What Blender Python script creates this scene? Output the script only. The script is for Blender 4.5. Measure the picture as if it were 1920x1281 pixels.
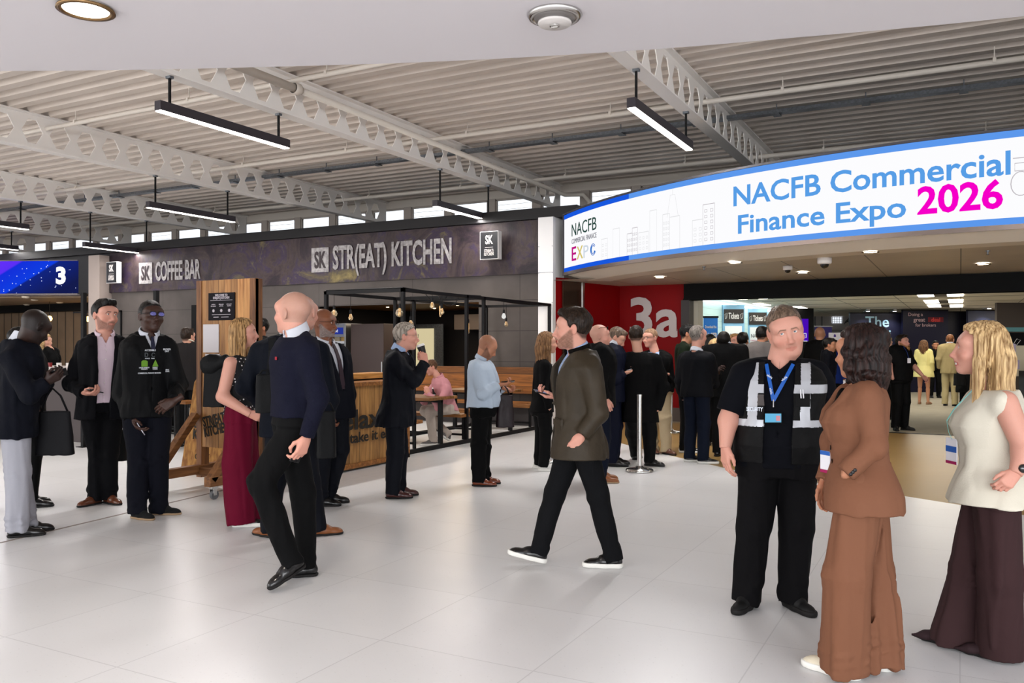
import bpy, bmesh, math, random
import numpy as np
from mathutils import Vector, Matrix
random.seed(7)
for _o in list(bpy.data.objects): bpy.data.objects.remove(_o)
SC = bpy.context.scene
COL = SC.collection
# ---------------------------------------------------------------- camera, sky, exposure
FPX, HOR, CAMH = 1580.0, 650.0, 1.55
YAW = math.radians(28.0)
SN, CS = math.sin(YAW), math.cos(YAW)
cam_d = bpy.data.cameras.new('camera'); cam = bpy.data.objects.new('camera', cam_d); COL.objects.link(cam)
cam_d.sensor_width = 36.0; cam_d.lens = 36.0*FPX/1920.0; cam_d.shift_y = (HOR-640.5)/1920.0
cam_d.clip_start = 0.05; cam_d.clip_end = 300
cam.location = (0, 0, CAMH); cam.rotation_euler = (math.radians(90), 0, YAW)
SC.camera = cam
world = bpy.data.worlds.new('world'); SC.world = world; world.use_nodes = True
bg = world.node_tree.nodes['Background']
bg.inputs[0].default_value = (0.93, 0.96, 1.0, 1); bg.inputs[1].default_value = 1.45
SC.view_settings.view_transform = 'Standard'; SC.view_settings.look = 'None'
EXPO = 0.45; SC.view_settings.exposure = EXPO; SC.view_settings.gamma = 1.0; SC.view_settings.use_curve_mapping = False
SC.cycles.max_bounces = 8; SC.cycles.diffuse_bounces = 4; SC.cycles.glossy_bounces = 3
SC.cycles.transparent_max_bounces = 8; SC.cycles.transmission_bounces = 4
SC.cycles.sample_clamp_indirect = 4.0; SC.cycles.caustics_reflective = False; SC.cycles.caustics_refractive = False
def lamp(name, kind, loc, energy, color=(1,1,1), size=0.2, size_y=None, rot=(0,0,0), spot=None, blend=.6):
    d = bpy.data.lights.new(name, kind); d.energy = energy; d.color = color
    if kind == 'AREA':
        d.size = size
        if size_y: d.shape = 'RECTANGLE'; d.size_y = size_y
    elif kind == 'SPOT':
        d.shadow_soft_size = size; d.spot_size = spot or 2.4; d.spot_blend = blend
    else: d.shadow_soft_size = size
    o = bpy.data.objects.new(name, d); o.location = loc; o.rotation_euler = rot; COL.objects.link(o); return o
# area lamps behind the camera for daylight from a likely, unseen glazed front
lamp('daylight_front_glazing', 'AREA', (5.5, -8.5, 3.0), 1500, (0.96,0.98,1.0), 16, 4.5, (math.radians(82), 0, math.radians(26)))
lamp('daylight_side', 'AREA', (-15.0, -6.0, 3.2), 600, (1.0,0.98,0.95), 12, 4.5, (math.radians(82), 0, math.radians(-38)))

TUBE_W = 100
sun = lamp('sun','SUN',(0,-20,20),2.3,(1,.97,.92)); sun.data.angle = .02; sun.rotation_euler = (math.radians(32),0,math.radians(8))
# ---------------------------------------------------------------- measuring helpers
def ray(px, py): 
    t = (px-960.0)/FPX; v = (HOR-py)/FPX
    return Vector((-SN+CS*t, CS+SN*t, v))
def at_d(px, py, d): return Vector((0,0,CAMH)) + ray(px,py)*d            # point at depth d
def at_z(px, py, z): return at_d(px, py, (z-CAMH)*FPX/(HOR-py))
def at_Y(px, py, Y): r = ray(px,py); return at_d(px, py, Y/r.y)
def at_X(px, py, X): r = ray(px,py); return at_d(px, py, X/r.x)
RV, FV, UV = Vector((CS,SN,0)), Vector((-SN,CS,0)), Vector((0,0,1))

# ---------------------------------------------------------------- materials
def lin(c):
    out = []
    for v in c[:3]:
        v = v/255.0
        out.append(v/12.92 if v <= 0.04045 else ((v+0.055)/1.055)**2.4)
    return (*out, 1.0)
MATS = {}
def nn(nt, t, **kw):
    n = nt.nodes.new(t)
    for k, v in kw.items():
        if k in n.inputs.keys(): n.inputs[k].default_value = v
        else: setattr(n, k, v)
    return n
def mat(name, col, rough=0.6, metal=0.0, bump=0.0, bscale=40.0, vary=0.0, vscale=3.0, emit=0.0, ecol=None, coat=0.0, stretch=(1,1,1), sheen=0.0, sub=0.0, alpha=None, trans=0.0, col2=None, spec=0.3):
    if name in MATS: return MATS[name]
    m = bpy.data.materials.new(name); MATS[name] = m; m.use_nodes = True
    nt = m.node_tree; b = nt.nodes['Principled BSDF']; L = nt.links
    b.inputs['Base Color'].default_value = lin(col); b.inputs['Roughness'].default_value = rough
    b.inputs['Metallic'].default_value = metal; b.inputs['Coat Weight'].default_value = coat
    b.inputs['Coat Roughness'].default_value = 0.08; b.inputs['Specular IOR Level'].default_value = spec
    b.inputs['Sheen Weight'].default_value = sheen; b.inputs['Transmission Weight'].default_value = trans
    if sub: b.inputs['Subsurface Weight'].default_value = sub; b.inputs['Subsurface Scale'].default_value = 0.01
    if alpha is not None: b.inputs['Alpha'].default_value = alpha
    if emit:
        b.inputs['Emission Color'].default_value = lin(ecol or col); b.inputs['Emission Strength'].default_value = emit
    if bump or vary or col2:
        tc = nn(nt, 'ShaderNodeTexCoord'); mp = nn(nt, 'ShaderNodeMapping'); mp.inputs['Scale'].default_value = stretch
        L.new(tc.outputs['Object'], mp.inputs['Vector'])
    if vary or col2:
        nz = nn(nt, 'ShaderNodeTexNoise', Scale=vscale, Detail=4.0); L.new(mp.outputs[0], nz.inputs['Vector'])
        mx = nn(nt, 'ShaderNodeMix', data_type='RGBA')
        c = lin(col); v = vary
        mx.inputs[6].default_value = (*[x*(1-v) for x in c[:3]], 1)
        mx.inputs[7].default_value = lin(col2) if col2 else (*[min(1, x*(1+v)) for x in c[:3]], 1)
        cr = nn(nt, 'ShaderNodeValToRGB'); cr.color_ramp.elements[0].position = .35; cr.color_ramp.elements[1].position = .65
        L.new(nz.outputs['Fac'], cr.inputs[0]); L.new(cr.outputs[0], mx.inputs[0]); L.new(mx.outputs[2], b.inputs['Base Color'])
    if bump:
        n2 = nn(nt, 'ShaderNodeTexNoise', Scale=bscale, Detail=3.0); L.new(mp.outputs[0], n2.inputs['Vector'])
        bp = nn(nt, 'ShaderNodeBump', Strength=bump, Distance=0.02); L.new(n2.outputs['Fac'], bp.inputs['Height']); L.new(bp.outputs[0], b.inputs['Normal'])
    return m
def emis(name, col, s): 
    if s <= 1.3: s *= 2**-EXPO      # screens and signs read at their own brightness
    if name in MATS: return MATS[name]
    m = bpy.data.materials.new(name); MATS[name] = m; m.use_nodes = True; nt = m.node_tree
    nt.nodes.remove(nt.nodes['Principled BSDF']); e = nn(nt, 'ShaderNodeEmission'); e.inputs[0].default_value = lin(col); e.inputs[1].default_value = s
    nt.links.new(e.outputs[0], nt.nodes['Material Output'].inputs[0]); return m
def wood(name, c1, c2, axis='z', plank=0.0, paxis='y', rough=.55, grain=1.0):
    """timber: grain stretched along one axis, optional boards side by side along paxis"""
    if name in MATS: return MATS[name]
    m = mat(name, c1, rough); nt = m.node_tree; L = nt.links; b = nt.nodes['Principled BSDF']
    tc = nn(nt, 'ShaderNodeTexCoord'); mp = nn(nt, 'ShaderNodeMapping')
    s = {'x':(1.2,14,14),'y':(14,1.2,14),'z':(14,14,1.2)}[axis]; mp.inputs['Scale'].default_value = [q*grain for q in s]
    L.new(tc.outputs['Object'], mp.inputs[0])
    nz = nn(nt, 'ShaderNodeTexNoise', Scale=1.6, Detail=5.0, Distortion=.8); L.new(mp.outputs[0], nz.inputs[0])
    cr = nn(nt, 'ShaderNodeValToRGB'); cr.color_ramp.elements[0].position=.3; cr.color_ramp.elements[1].position=.72
    cr.color_ramp.elements[0].color = lin(c2); cr.color_ramp.elements[1].color = lin(c1); L.new(nz.outputs['Fac'], cr.inputs[0])
    out = cr.outputs[0]
    if plank:
        sx = nn(nt, 'ShaderNodeSeparateXYZ'); L.new(tc.outputs['Object'], sx.inputs[0])
        dv = nn(nt, 'ShaderNodeMath', operation='DIVIDE'); dv.inputs[1].default_value = plank; L.new(sx.outputs['xyz'.index(paxis)], dv.inputs[0])
        fl = nn(nt, 'ShaderNodeMath', operation='FLOOR'); L.new(dv.outputs[0], fl.inputs[0])
        fr = nn(nt, 'ShaderNodeMath', operation='FRACT'); L.new(dv.outputs[0], fr.inputs[0])
        wn = nn(nt, 'ShaderNodeTexWhiteNoise', noise_dimensions='1D'); L.new(fl.outputs[0], wn.inputs['W'])
        mr = nn(nt, 'ShaderNodeMapRange'); mr.inputs[3].default_value=.62; mr.inputs[4].default_value=1.15; L.new(wn.outputs['Value'], mr.inputs[0])
        gt = nn(nt, 'ShaderNodeMath', operation='GREATER_THAN'); gt.inputs[1].default_value=.05; L.new(fr.outputs[0], gt.inputs[0])
        m2 = nn(nt, 'ShaderNodeMath', operation='MULTIPLY'); L.new(mr.outputs[0], m2.inputs[0])
        m3 = nn(nt, 'ShaderNodeMath', operation='MAXIMUM'); m3.inputs[1].default_value=.22; L.new(gt.outputs[0], m3.inputs[0]); L.new(m3.outputs[0], m2.inputs[1])
        vm = nn(nt, 'ShaderNodeVectorMath', operation='SCALE'); L.new(out, vm.inputs[0]); L.new(m2.outputs[0], vm.inputs['Scale']); out = vm.outputs[0]
    L.new(out, b.inputs['Base Color'])
    bp = nn(nt, 'ShaderNodeBump', Strength=.25, Distance=.01); L.new(nz.outputs['Fac'], bp.inputs['Height']); L.new(bp.outputs[0], b.inputs['Normal'])
    return m

# ---------------------------------------------------------------- object helpers
def tag(o, label=None, cat=None, group=None, kind=None):
    if label: o['label'] = label
    if cat: o['category'] = cat
    if group: o['group'] = group
    if kind: o['kind'] = kind
    return o
def empty(name, loc=(0,0,0), rz=0.0, label=None, cat=None, group=None):
    o = bpy.data.objects.new(name, None); COL.objects.link(o); o.location = loc; o.rotation_euler = (0,0,rz); o.empty_display_size = .1
    return tag(o, label, cat, group)
class MB:
    """collects shapes; build() links them as one mesh"""
    def __init__(s): s.v = []; s.f = []; s.m = []
    def add(s, vs, fs, mi=0):
        k = len(s.v); s.v += [tuple(v) for v in vs]; s.f += [tuple(i+k for i in f) for f in fs]; s.m += [mi]*len(fs); return s
    def box(s, lo, hi, mi=0, M=None):
        (a,b,c),(d,e,f) = lo, hi
        v = [Vector(p) for p in ((a,b,c),(d,b,c),(d,e,c),(a,e,c),(a,b,f),(d,b,f),(d,e,f),(a,e,f))]
        if M is not None: v = [M@p for p in v]
        return s.add(v, ((0,3,2,1),(4,5,6,7),(0,1,5,4),(1,2,6,5),(2,3,7,6),(3,0,4,7)), mi)
    def bar(s, a, b, w, h=None, up=(0,0,1), mi=0):
        a, b = Vector(a), Vector(b); h = h or w; d = (b-a).normalized(); u = Vector(up)
        if abs(d.dot(u)) > .95: u = Vector((0,1,0))
        x = d.cross(u).normalized(); z = x.cross(d).normalized()
        vs = [p+x*(i*w/2)+z*(j*h/2) for p in (a,b) for i,j in ((-1,-1),(1,-1),(1,1),(-1,1))]
        return s.add(vs, ((0,1,2,3),(7,6,5,4),(0,4,5,1),(1,5,6,2),(2,6,7,3),(3,7,4,0)), mi)
    def tube(s, pts, r, n=8, mi=0, cap=True):
        pts = [Vector(p) for p in pts]; rs = r if isinstance(r,(list,tuple)) else [r]*len(pts)
        k = []; up = Vector((0,0,1)); vs = []
        for i,p in enumerate(pts):
            d = (pts[min(i+1,len(pts)-1)]-pts[max(i-1,0)]).normalized()
            if abs(d.dot(up)) > .98: up = Vector((1,0,0)) if abs(d.x)<.9 else Vector((0,1,0))
            x = d.cross(up).normalized(); up = x.cross(d).normalized()
            vs += [p+(x*math.cos(t)+up*math.sin(t))*rs[i] for t in (2*math.pi*j/n for j in range(n))]
        fs = [(i*n+j, i*n+(j+1)%n, (i+1)*n+(j+1)%n, (i+1)*n+j) for i in range(len(pts)-1) for j in range(n)]
        if cap: fs += [tuple(range(n-1,-1,-1)), tuple((len(pts)-1)*n+j for j in range(n))]
        return s.add(vs, fs, mi)
    def lathe(s, prof, c=(0,0,0), n=20, mi=0, M=None):
        c = Vector(c); vs = []
        for r,z in prof:
            for j in range(n):
                t = 2*math.pi*j/n; p = Vector((r*math.cos(t), r*math.sin(t), z)); vs.append((M@p if M is not None else p)+c)
        fs = [(i*n+j, i*n+(j+1)%n, (i+1)*n+(j+1)%n, (i+1)*n+j) for i in range(len(prof)-1) for j in range(n)]
        return s.add(vs, fs, mi)
    def prism(s, poly, lo, hi, axis='z', mi=0, M=None):
        """poly: 2D outline, extruded along axis"""
        def p3(u,v,w): return {'z':Vector((u,v,w)),'y':Vector((u,w,v)),'x':Vector((w,u,v))}[axis]
        n = len(poly); vs = [p3(u,v,lo) for u,v in poly]+[p3(u,v,hi) for u,v in poly]
        if M is not None: vs = [M@p for p in vs]
        return s.add(vs, [tuple(range(n)), tuple(range(2*n-1,n-1,-1))]+[(i,i+n,(i+1)%n+n,(i+1)%n) for i in range(n)], mi)
    def build(s, name, m=None, parent=None, smooth=False, bevel=0.0, local=True):
        me = bpy.data.meshes.new(name); me.from_pydata(s.v, [], s.f)
        ms = m if isinstance(m,(list,tuple)) else [m]
        for x in ms: me.materials.append(x)
        for p,i in zip(me.polygons, s.m): p.material_index = i; p.use_smooth = smooth
        bm = bmesh.new(); bm.from_mesh(me); bmesh.ops.recalc_face_normals(bm, faces=bm.faces); bm.to_mesh(me); bm.free()
        o = bpy.data.objects.new(name, me); COL.objects.link(o)
        if parent is not None: o.parent = parent
        if bevel:
            b = o.modifiers.new('bevel','BEVEL'); b.width = bevel; b.segments = 2; b.limit_method = 'ANGLE'
        return o
def put(o, loc=(0,0,0), rz=0): o.location = loc; o.rotation_euler = (0,0,rz); return o
def struct(o): o['kind'] = 'structure'; return o
def copy_tree(o, parent=None):
    c = o.copy(); COL.objects.link(c)
    if parent is not None: c.parent = parent
    for ch in list(o.children): copy_tree(ch, c)
    return c
def text(name, s, size, m, origin, right=(1,0,0), up=(0,0,1), parent=None, xs=1.0, bold=0.0, align='CENTER', depth=0.003, bend=None, spacing=1.0, lines=1.0):
    """writing as solid mesh letters: lies in the plane of right/up at origin"""
    cu = bpy.data.curves.new(name, 'FONT'); cu.body = s; cu.size = size; cu.align_x = align; cu.align_y = 'CENTER'; cu.offset = bold*size
    cu.extrude = depth/2; cu.space_character = spacing; cu.resolution_u = 3; cu.space_line = lines
    t = bpy.data.objects.new(name, cu); COL.objects.link(t); bpy.context.view_layer.update()
    dg = bpy.context.evaluated_depsgraph_get(); me = bpy.data.meshes.new_from_object(t.evaluated_get(dg)); bpy.data.objects.remove(t); bpy.data.curves.remove(cu)
    R, U = Vector(right).normalized(), Vector(up).normalized(); N = R.cross(U); O = Vector(origin)
    for v in me.vertices:
        x,y,z = v.co.x*xs, v.co.y, v.co.z
        v.co = bend(x,y,z) if bend else O+R*x+U*y+N*z
    me.materials.clear(); me.materials.append(m)
    o = bpy.data.objects.new(name, me); COL.objects.link(o)
    if parent is not None: o.parent = parent
    return o
# ================================================================= materials of the setting
M_white = mat('white_paint', (214,208,204), .55)
M_soffit = mat('soffit_paint', (226,221,224), .5)
M_deck = mat('deck_paint', (216,205,195), .5, vary=.06, vscale=.6)
M_beam = mat('beam_paint', (246,242,238), .45)
M_pipe = mat('pipe_paint', (214,206,196), .4)
M_black = mat('black_steel', (6,5,7), .55, spec=.2)
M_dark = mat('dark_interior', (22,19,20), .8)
M_chrome = mat('brushed_steel', (205,203,200), .22, 1.0)
M_alu = mat('aluminium', (170,170,170), .4, 1.0)
M_galv = mat('galvanised_steel', (120,124,130), .4, .9, vary=.2, vscale=30)
M_glass = mat('window_glass', (235,240,245), .05, trans=1.0)
M_led = emis('lamp_white', (255,244,226), 16.0)
M_red = mat('red_panel', (128,2,6), .55, vary=.06, vscale=1, spec=.12)
M_trimdk = mat('dark_bulkhead', (7,7,8), .7, spec=.15)
M_hallceil = mat('hall_ceiling_tile', (176,168,156), .55)

# concrete look cladding with board joints
def panel_mat(name, c, ph, pw, jx='x', rough=.7, joint=.012, dark=.45, vary=.18):
    if name in MATS: return MATS[name]
    m = mat(name, c, rough, vary=vary, vscale=1.3); nt = m.node_tree; L = nt.links; b = nt.nodes['Principled BSDF']
    src = b.inputs['Base Color'].links[0].from_socket
    tc = nn(nt,'ShaderNodeTexCoord'); sx = nn(nt,'ShaderNodeSeparateXYZ'); L.new(tc.outputs['Object'], sx.inputs[0])
    prev = None
    for ax, per in (('z',ph),(jx,pw)):
        if not per: continue
        dv = nn(nt,'ShaderNodeMath',operation='DIVIDE'); dv.inputs[1].default_value = per; L.new(sx.outputs['xyz'.index(ax)], dv.inputs[0])
        fr = nn(nt,'ShaderNodeMath',operation='FRACT'); L.new(dv.outputs[0], fr.inputs[0])
        gt = nn(nt,'ShaderNodeMath',operation='LESS_THAN'); gt.inputs[1].default_value = joint/per; L.new(fr.outputs[0], gt.inputs[0])
        if prev is None: prev = gt.outputs[0]
        else:
            mm = nn(nt,'ShaderNodeMath',operation='MAXIMUM'); L.new(prev, mm.inputs[0]); L.new(gt.outputs[0], mm.inputs[1]); prev = mm.outputs[0]
    mr = nn(nt,'ShaderNodeMapRange'); mr.inputs[3].default_value = 1; mr.inputs[4].default_value = dark; L.new(prev, mr.inputs[0])
    vm = nn(nt,'ShaderNodeVectorMath',operation='SCALE'); L.new(src, vm.inputs[0]); L.new(mr.outputs[0], vm.inputs['Scale']); L.new(vm.outputs[0], b.inputs['Base Color'])
    return m
M_conc = panel_mat('grey_cladding', (74,68,65), .62, 2.6)
M_ctile = panel_mat('ceiling_tiles', (205,195,182), 0, 1.2, 'x', .45, .02, .35, .05)
M_cyan = panel_mat('pale_cyan_cladding', (190,222,220), .16, 0, 'x', .6, .012, .8, .03)

def floor_mat(name, c, size, rough, jd):
    m = mat(name, c, rough, vary=.03, vscale=.8, spec=.4); nt = m.node_tree; L = nt.links; b = nt.nodes['Principled BSDF']
    src = b.inputs['Base Color'].links[0].from_socket
    tc = nn(nt,'ShaderNodeTexCoord'); mp = nn(nt,'ShaderNodeMapping'); L.new(tc.outputs['Object'], mp.inputs[0])
    br = nn(nt,'ShaderNodeTexBrick'); br.offset = 0.0; br.squash = 1.0
    for k,v in (('Scale',1.0),('Mortar Size',.004),('Mortar Smooth',.3),('Brick Width',size),('Row Height',size)): br.inputs[k].default_value = v
    br.inputs['Color1'].default_value = (1,1,1,1); br.inputs['Color2'].default_value = (.965,.965,.96,1); br.inputs['Mortar'].default_value = (jd,jd,jd,1)
    L.new(mp.outputs[0], br.inputs['Vector'])
    mx = nn(nt,'ShaderNodeMix',data_type='RGBA',blend_type='MULTIPLY'); mx.inputs[0].default_value = 1
    L.new(src, mx.inputs[6]); L.new(br.outputs['Color'], mx.inputs[7])
    # scuffs
    n2 = nn(nt,'ShaderNodeTexNoise',Scale=60.0,Detail=2.0); L.new(mp.outputs[0], n2.inputs[0])
    cr = nn(nt,'ShaderNodeValToRGB'); cr.color_ramp.elements[0].position=.27; cr.color_ramp.elements[0].color=(.86,.86,.85,1); cr.color_ramp.elements[1].position=.33
    L.new(n2.outputs['Fac'], cr.inputs[0]); m2 = nn(nt,'ShaderNodeMix',data_type='RGBA',blend_type='MULTIPLY'); m2.inputs[0].default_value=1
    L.new(mx.outputs[2], m2.inputs[6]); L.new(cr.outputs[0], m2.inputs[7]); L.new(m2.outputs[2], b.inputs['Base Color'])
    n3 = nn(nt,'ShaderNodeTexNoise',Scale=3.0,Detail=2.0); L.new(mp.outputs[0], n3.inputs[0])
    bp = nn(nt,'ShaderNodeBump',Strength=.12,Distance=.01); L.new(n3.outputs['Fac'], bp.inputs['Height']); L.new(bp.outputs[0], b.inputs['Normal'])
    return m
M_floor = floor_mat('white_floor_tile', (219,219,220), .9, .31, .8)
M_hfloor = floor_mat('beige_hall_floor', (146,119,74), .9, .36, .9)
M_hfloor.node_tree.nodes['Principled BSDF'].inputs['Specular IOR Level'].default_value = .1
M_carpet = mat('hall_carpet', (150,142,126), .9, vary=.05, vscale=3)

# ================================================================= floors
FB = [(-7.0,14.98),(-4.06,12.0),(-2.52,10.66),(-.65,9.7),(.52,9.05),(2.6,8.3),(8,7.6)]
b = MB(); b.prism([(-45,-14),(14,-14),(14,7.0),(8,7.6),(2.6,8.3),(.52,9.05),(-.65,9.7),(-2.52,10.66),(-4.06,12.0),(-7.0,14.98),(-45,14.98)], -.12, 0.0)
struct(b.build('floor', M_floor))
b = MB(); b.prism([(14,7.0),(14,16.6),(-6.9,16.6),(-6.9,14.98)]+FB[1:], -.12, 0.0); struct(b.build('floor_foyer', M_hfloor))
b = MB(); b.prism([(14,16.6),(22,48),(-30,48),(-6.9,16.6)], -.12, 0.0); struct(b.build('floor_hall', M_carpet))
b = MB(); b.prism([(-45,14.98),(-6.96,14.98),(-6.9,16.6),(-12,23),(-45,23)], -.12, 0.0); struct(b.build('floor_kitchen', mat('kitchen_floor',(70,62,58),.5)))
b = MB(); b.box((-1.6,16.55,0),(14,16.63,.008)); struct(b.build('trim_1', M_black))

# ================================================================= roof
ZD = 5.5
b = MB(); p = .35; prof = []
y = -6.0
while y < 19.0:
    prof += [(y,ZD),(y+.15,ZD),(y+.20,ZD+.09),(y+.30,ZD+.09)]; y += p
prof += [(y,ZD)]
n = len(prof); vs = [(-42,u,v) for u,v in prof]+[(9.5,u,v) for u,v in prof]
b.add(vs, [(i,i+1,i+1+n,i+n) for i in range(n-1)])
o = struct(b.build('ceiling', M_deck)); md = o.modifiers.new('t','SOLIDIFY'); md.thickness = .05; md.offset = 1
def beam_mesh(y0, y1, H=.6, per=.5):
    b = MB(); t = .012; W = .2
    b.box((-W/2,y0,0),(W/2,y1,.02)); b.box((-W/2,y0,H-.02),(W/2,y1,H))
    a, c, h = .19, .075, .2; zc = H/2
    yy = y0
    while yy + per <= y1+.001:
        m = yy+per/2; pts = [(-a,0),(-c,h),(c,h),(a,0),(c,-h),(-c,-h)]
        for s in (-t/2, t/2):
            P = lambda u,v: (s, m+u, zc+v)
            e = per/2; B, T = -zc+.02, zc-.02
            b.add([P(-e,B),P(e,B),P(e,T),P(-e,T)]+[P(*q) for q in pts]+[P(-e,0),P(e,0)],
                  [(0,1,8,9),(1,11,7,8),(0,9,4,10),(3,5,6,2),(10,4,5,3),(7,11,2,6)])
        k = [(0,m+u,zc+v) for u,v in pts]
        for i in range(6):
            q, r = k[i], k[(i+1)%6]
            b.add([(-t/2,q[1],q[2]),(-t/2,r[1],r[2]),(t/2,r[1],r[2]),(t/2,q[1],q[2])],[(0,1,2,3)])
        yy += per
    b.box((-t/2,yy,.02),(t/2,y1,H-.02))
    return b
BX = [1.8,-3.45,-8.65,-13.9,-19.1,-24.3,-29.5]
bm0 = None
blab = ['white castellated roof beam running over the large illuminated expo sign','white castellated roof beam coming out above the sign beside the right pendant lamp','white castellated roof beam with a fat pipe alongside, in the middle of the roof','long white castellated roof beam left of the one with the fat pipe','white castellated roof beam above the coffee bar lettering','farther white castellated roof beam above the blue screen','farthest white castellated roof beam at the left edge']
for X,lb in zip(BX,blab):
    if bm0 is None:
        bm0 = beam_mesh(1.05, 18.78).build('roof_beam', M_beam); o = bm0
    else: o = bm0.copy(); COL.objects.link(o)
    o.location = (X,0,ZD-.6); tag(o, lb, 'beam', 'castellated roof beams')
# pipes under the deck
def long_pipe(pts, r, lb, m=M_pipe, cat='pipe', grp='white pipes under the roof'):
    b = MB(); b.tube(pts, r, 12); o = b.build('pipe', m, smooth=True); tag(o, lb, cat, grp)
    for k in range(1, len(pts)):
        L = (Vector(pts[k])-Vector(pts[k-1])).length; n = int(L/2.6)
    q0, q1 = Vector(pts[0]), Vector(pts[-1]); c = MB()
    d = (q1-q0); nn_ = int(d.length/2.6); c.bar((0,0,r*.9),(0,0,ZD+.01-q0.z),.012); c.box((-.02,-r-.008,-.01),(.02,r+.008,r+.01)); hg = c.build('hanger', M_pipe, o)
    for i in range(1, nn_):
        h_ = hg if i == 1 else hg.copy()
        if i > 1: COL.objects.link(h_)
        h_.location = q0+d*(i/nn_)
    return o
for Y,r,lb in ((9.05,.035,'thin white sprinkler pipe under the roof, nearest of three'),(12.8,.04,'thin white sprinkler pipe crossing under the middle of the roof'),(17.0,.045,'thin white pipe running along just before the high windows')):
    long_pipe([(-32,Y,5.3),(8.5,Y,5.3)], r, lb)
b = MB(); b.tube([(-8.3,1,5.2),(-8.3,9.2,5.2)], .06, 14); b.tube([(-8.3,9.2,5.2),(-8.3,18.3,5.16),(-7.9,18.45,5.16),(-7.8,18.6,5.0),(-7.8,18.62,4.3)], .05, 14)
b.lathe([(.075,-.06),(.085,-.05),(.085,.05),(.075,.06)], (0,0,0), 14, M=Matrix.Translation((-8.3,9.1,5.2))@Matrix.Rotation(math.pi/2,4,'X'))
o = b.build('pipe', M_pipe, smooth=True); tag(o,'fat white drainage pipe running beside the middle roof beam','pipe','white pipes under the roof')
# cable tray
b = MB(); b.bar((-32,14.2,5.36),(8.5,14.2,5.36),.16,.012); b.box((-32,14.11,5.36),(8.5,14.12,5.41)); b.box((-32,14.28,5.36),(8.5,14.29,5.41))
o = b.build('cable_tray', M_galv); tag(o,'long grey perforated cable tray hung below the roof deck','cable tray')
c = MB(); 
c.bar((0,0,5.35),(0,0,5.52),.015); c.box((-.06,-.12,5.335),(.06,.12,5.35)); hg = c.build('hanger', M_galv, o)
for i in range(30):
    h_ = hg if i == 0 else hg.copy()
    if i: COL.objects.link(h_)
    h_.location = (-31+i*1.35,14.2,0)
c = MB(); c.tube([(-32+i*.8,14.2+.02*math.sin(i*1.7),5.39) for i in range(51)], .022, 6); c.tube([(-32+i*.8,14.15+.01*math.sin(i*2.7),5.385) for i in range(51)], .015, 6); c.build('cable', M_black, o)

# window wall above the kitchen
WY = 18.85
b = MB(); b.box((-36,WY,3.2),(9.5,WY+.1,4.45)); b.box((-36,WY-.04,5.32),(9.5,WY+.1,5.56)); struct(b.build('wall_back', M_pipe))
pane_i = 0
M_frame = mat('window_frame', (176,166,158), .5)
for i in range(-27, 7):
    x0 = -.2+i*1.3
    if x0 > 8: continue
    pane_i += 1
    f = MB(); f.box((x0-.11,WY-.05,4.44),(x0+.11,WY+.08,5.33)); f.box((x0+.11,WY-.02,4.44),(x0+1.19,WY+.05,4.5)); f.box((x0+.11,WY-.02,5.27),(x0+1.19,WY+.05,5.33))
    f.box((x0+.11,WY-.02,4.44),(x0+.15,WY+.05,5.3)); f.box((x0+1.15,WY-.02,4.44),(x0+1.19,WY+.05,5.3))
    w = f.build('window_%d'%pane_i, M_frame); struct(w)
    g = MB(); g.box((x0+.15,WY+.01,4.5),(x0+1.15,WY+.018,5.27)); g.build('pane', M_glass, w)
    if i % 2 == 0:
        s = MB()
        for k in range(6): s.box((x0+.16,WY-.045,4.55+k*.12),(x0+1.14,WY-.03,4.556+k*.12))
        s.build('louvre', M_frame, w)
# cladding of the building next door, seen through the panes
b = MB(); prof = []; x = -48.0
while x < 14: prof += [(x,24.0),(x+.12,24.0),(x+.15,23.93),(x+.27,23.93)]; x += .3
n = len(prof); b.add([(u,v,3.4) for u,v in prof]+[(u,v,9.0) for u,v in prof], [(i,i+1,i+1+n,i+n) for i in range(n-1)])
struct(b.build('wall_neighbour', mat('white_cladding',(245,246,248),.5)))
b = MB(); b.box((-30,18.96,3.12),(12,23.8,3.2)); struct(b.build('ceiling_hall_roof', mat('roof_felt',(150,150,150),.8)))

# ================================================================= kitchen front
KY = 15.0; XL, XR = -20.2, -7.28
OX0, OX1 = -13.1, -8.75
b = MB()
b.box((XL,KY,2.47),(XR,KY+.15,3.0)); b.box((XL,KY,0),(OX0,KY+.15,2.47)); b.box((OX1,KY,0),(XR,KY+.15,2.47)); b.box((-10.6,KY,0),(OX1,KY+.15,1.1))
struct(b.build('wall_kitchen', M_conc))
b = MB(); b.box((-26,KY-.12,4.07),(-6.5,KY+.3,4.28)); b.box((-26,KY-.0,3.0),(XR-.0,KY+.2,4.07)); struct(b.build('trim_2', mat('parapet',(22,20,22),.5)))
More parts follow.
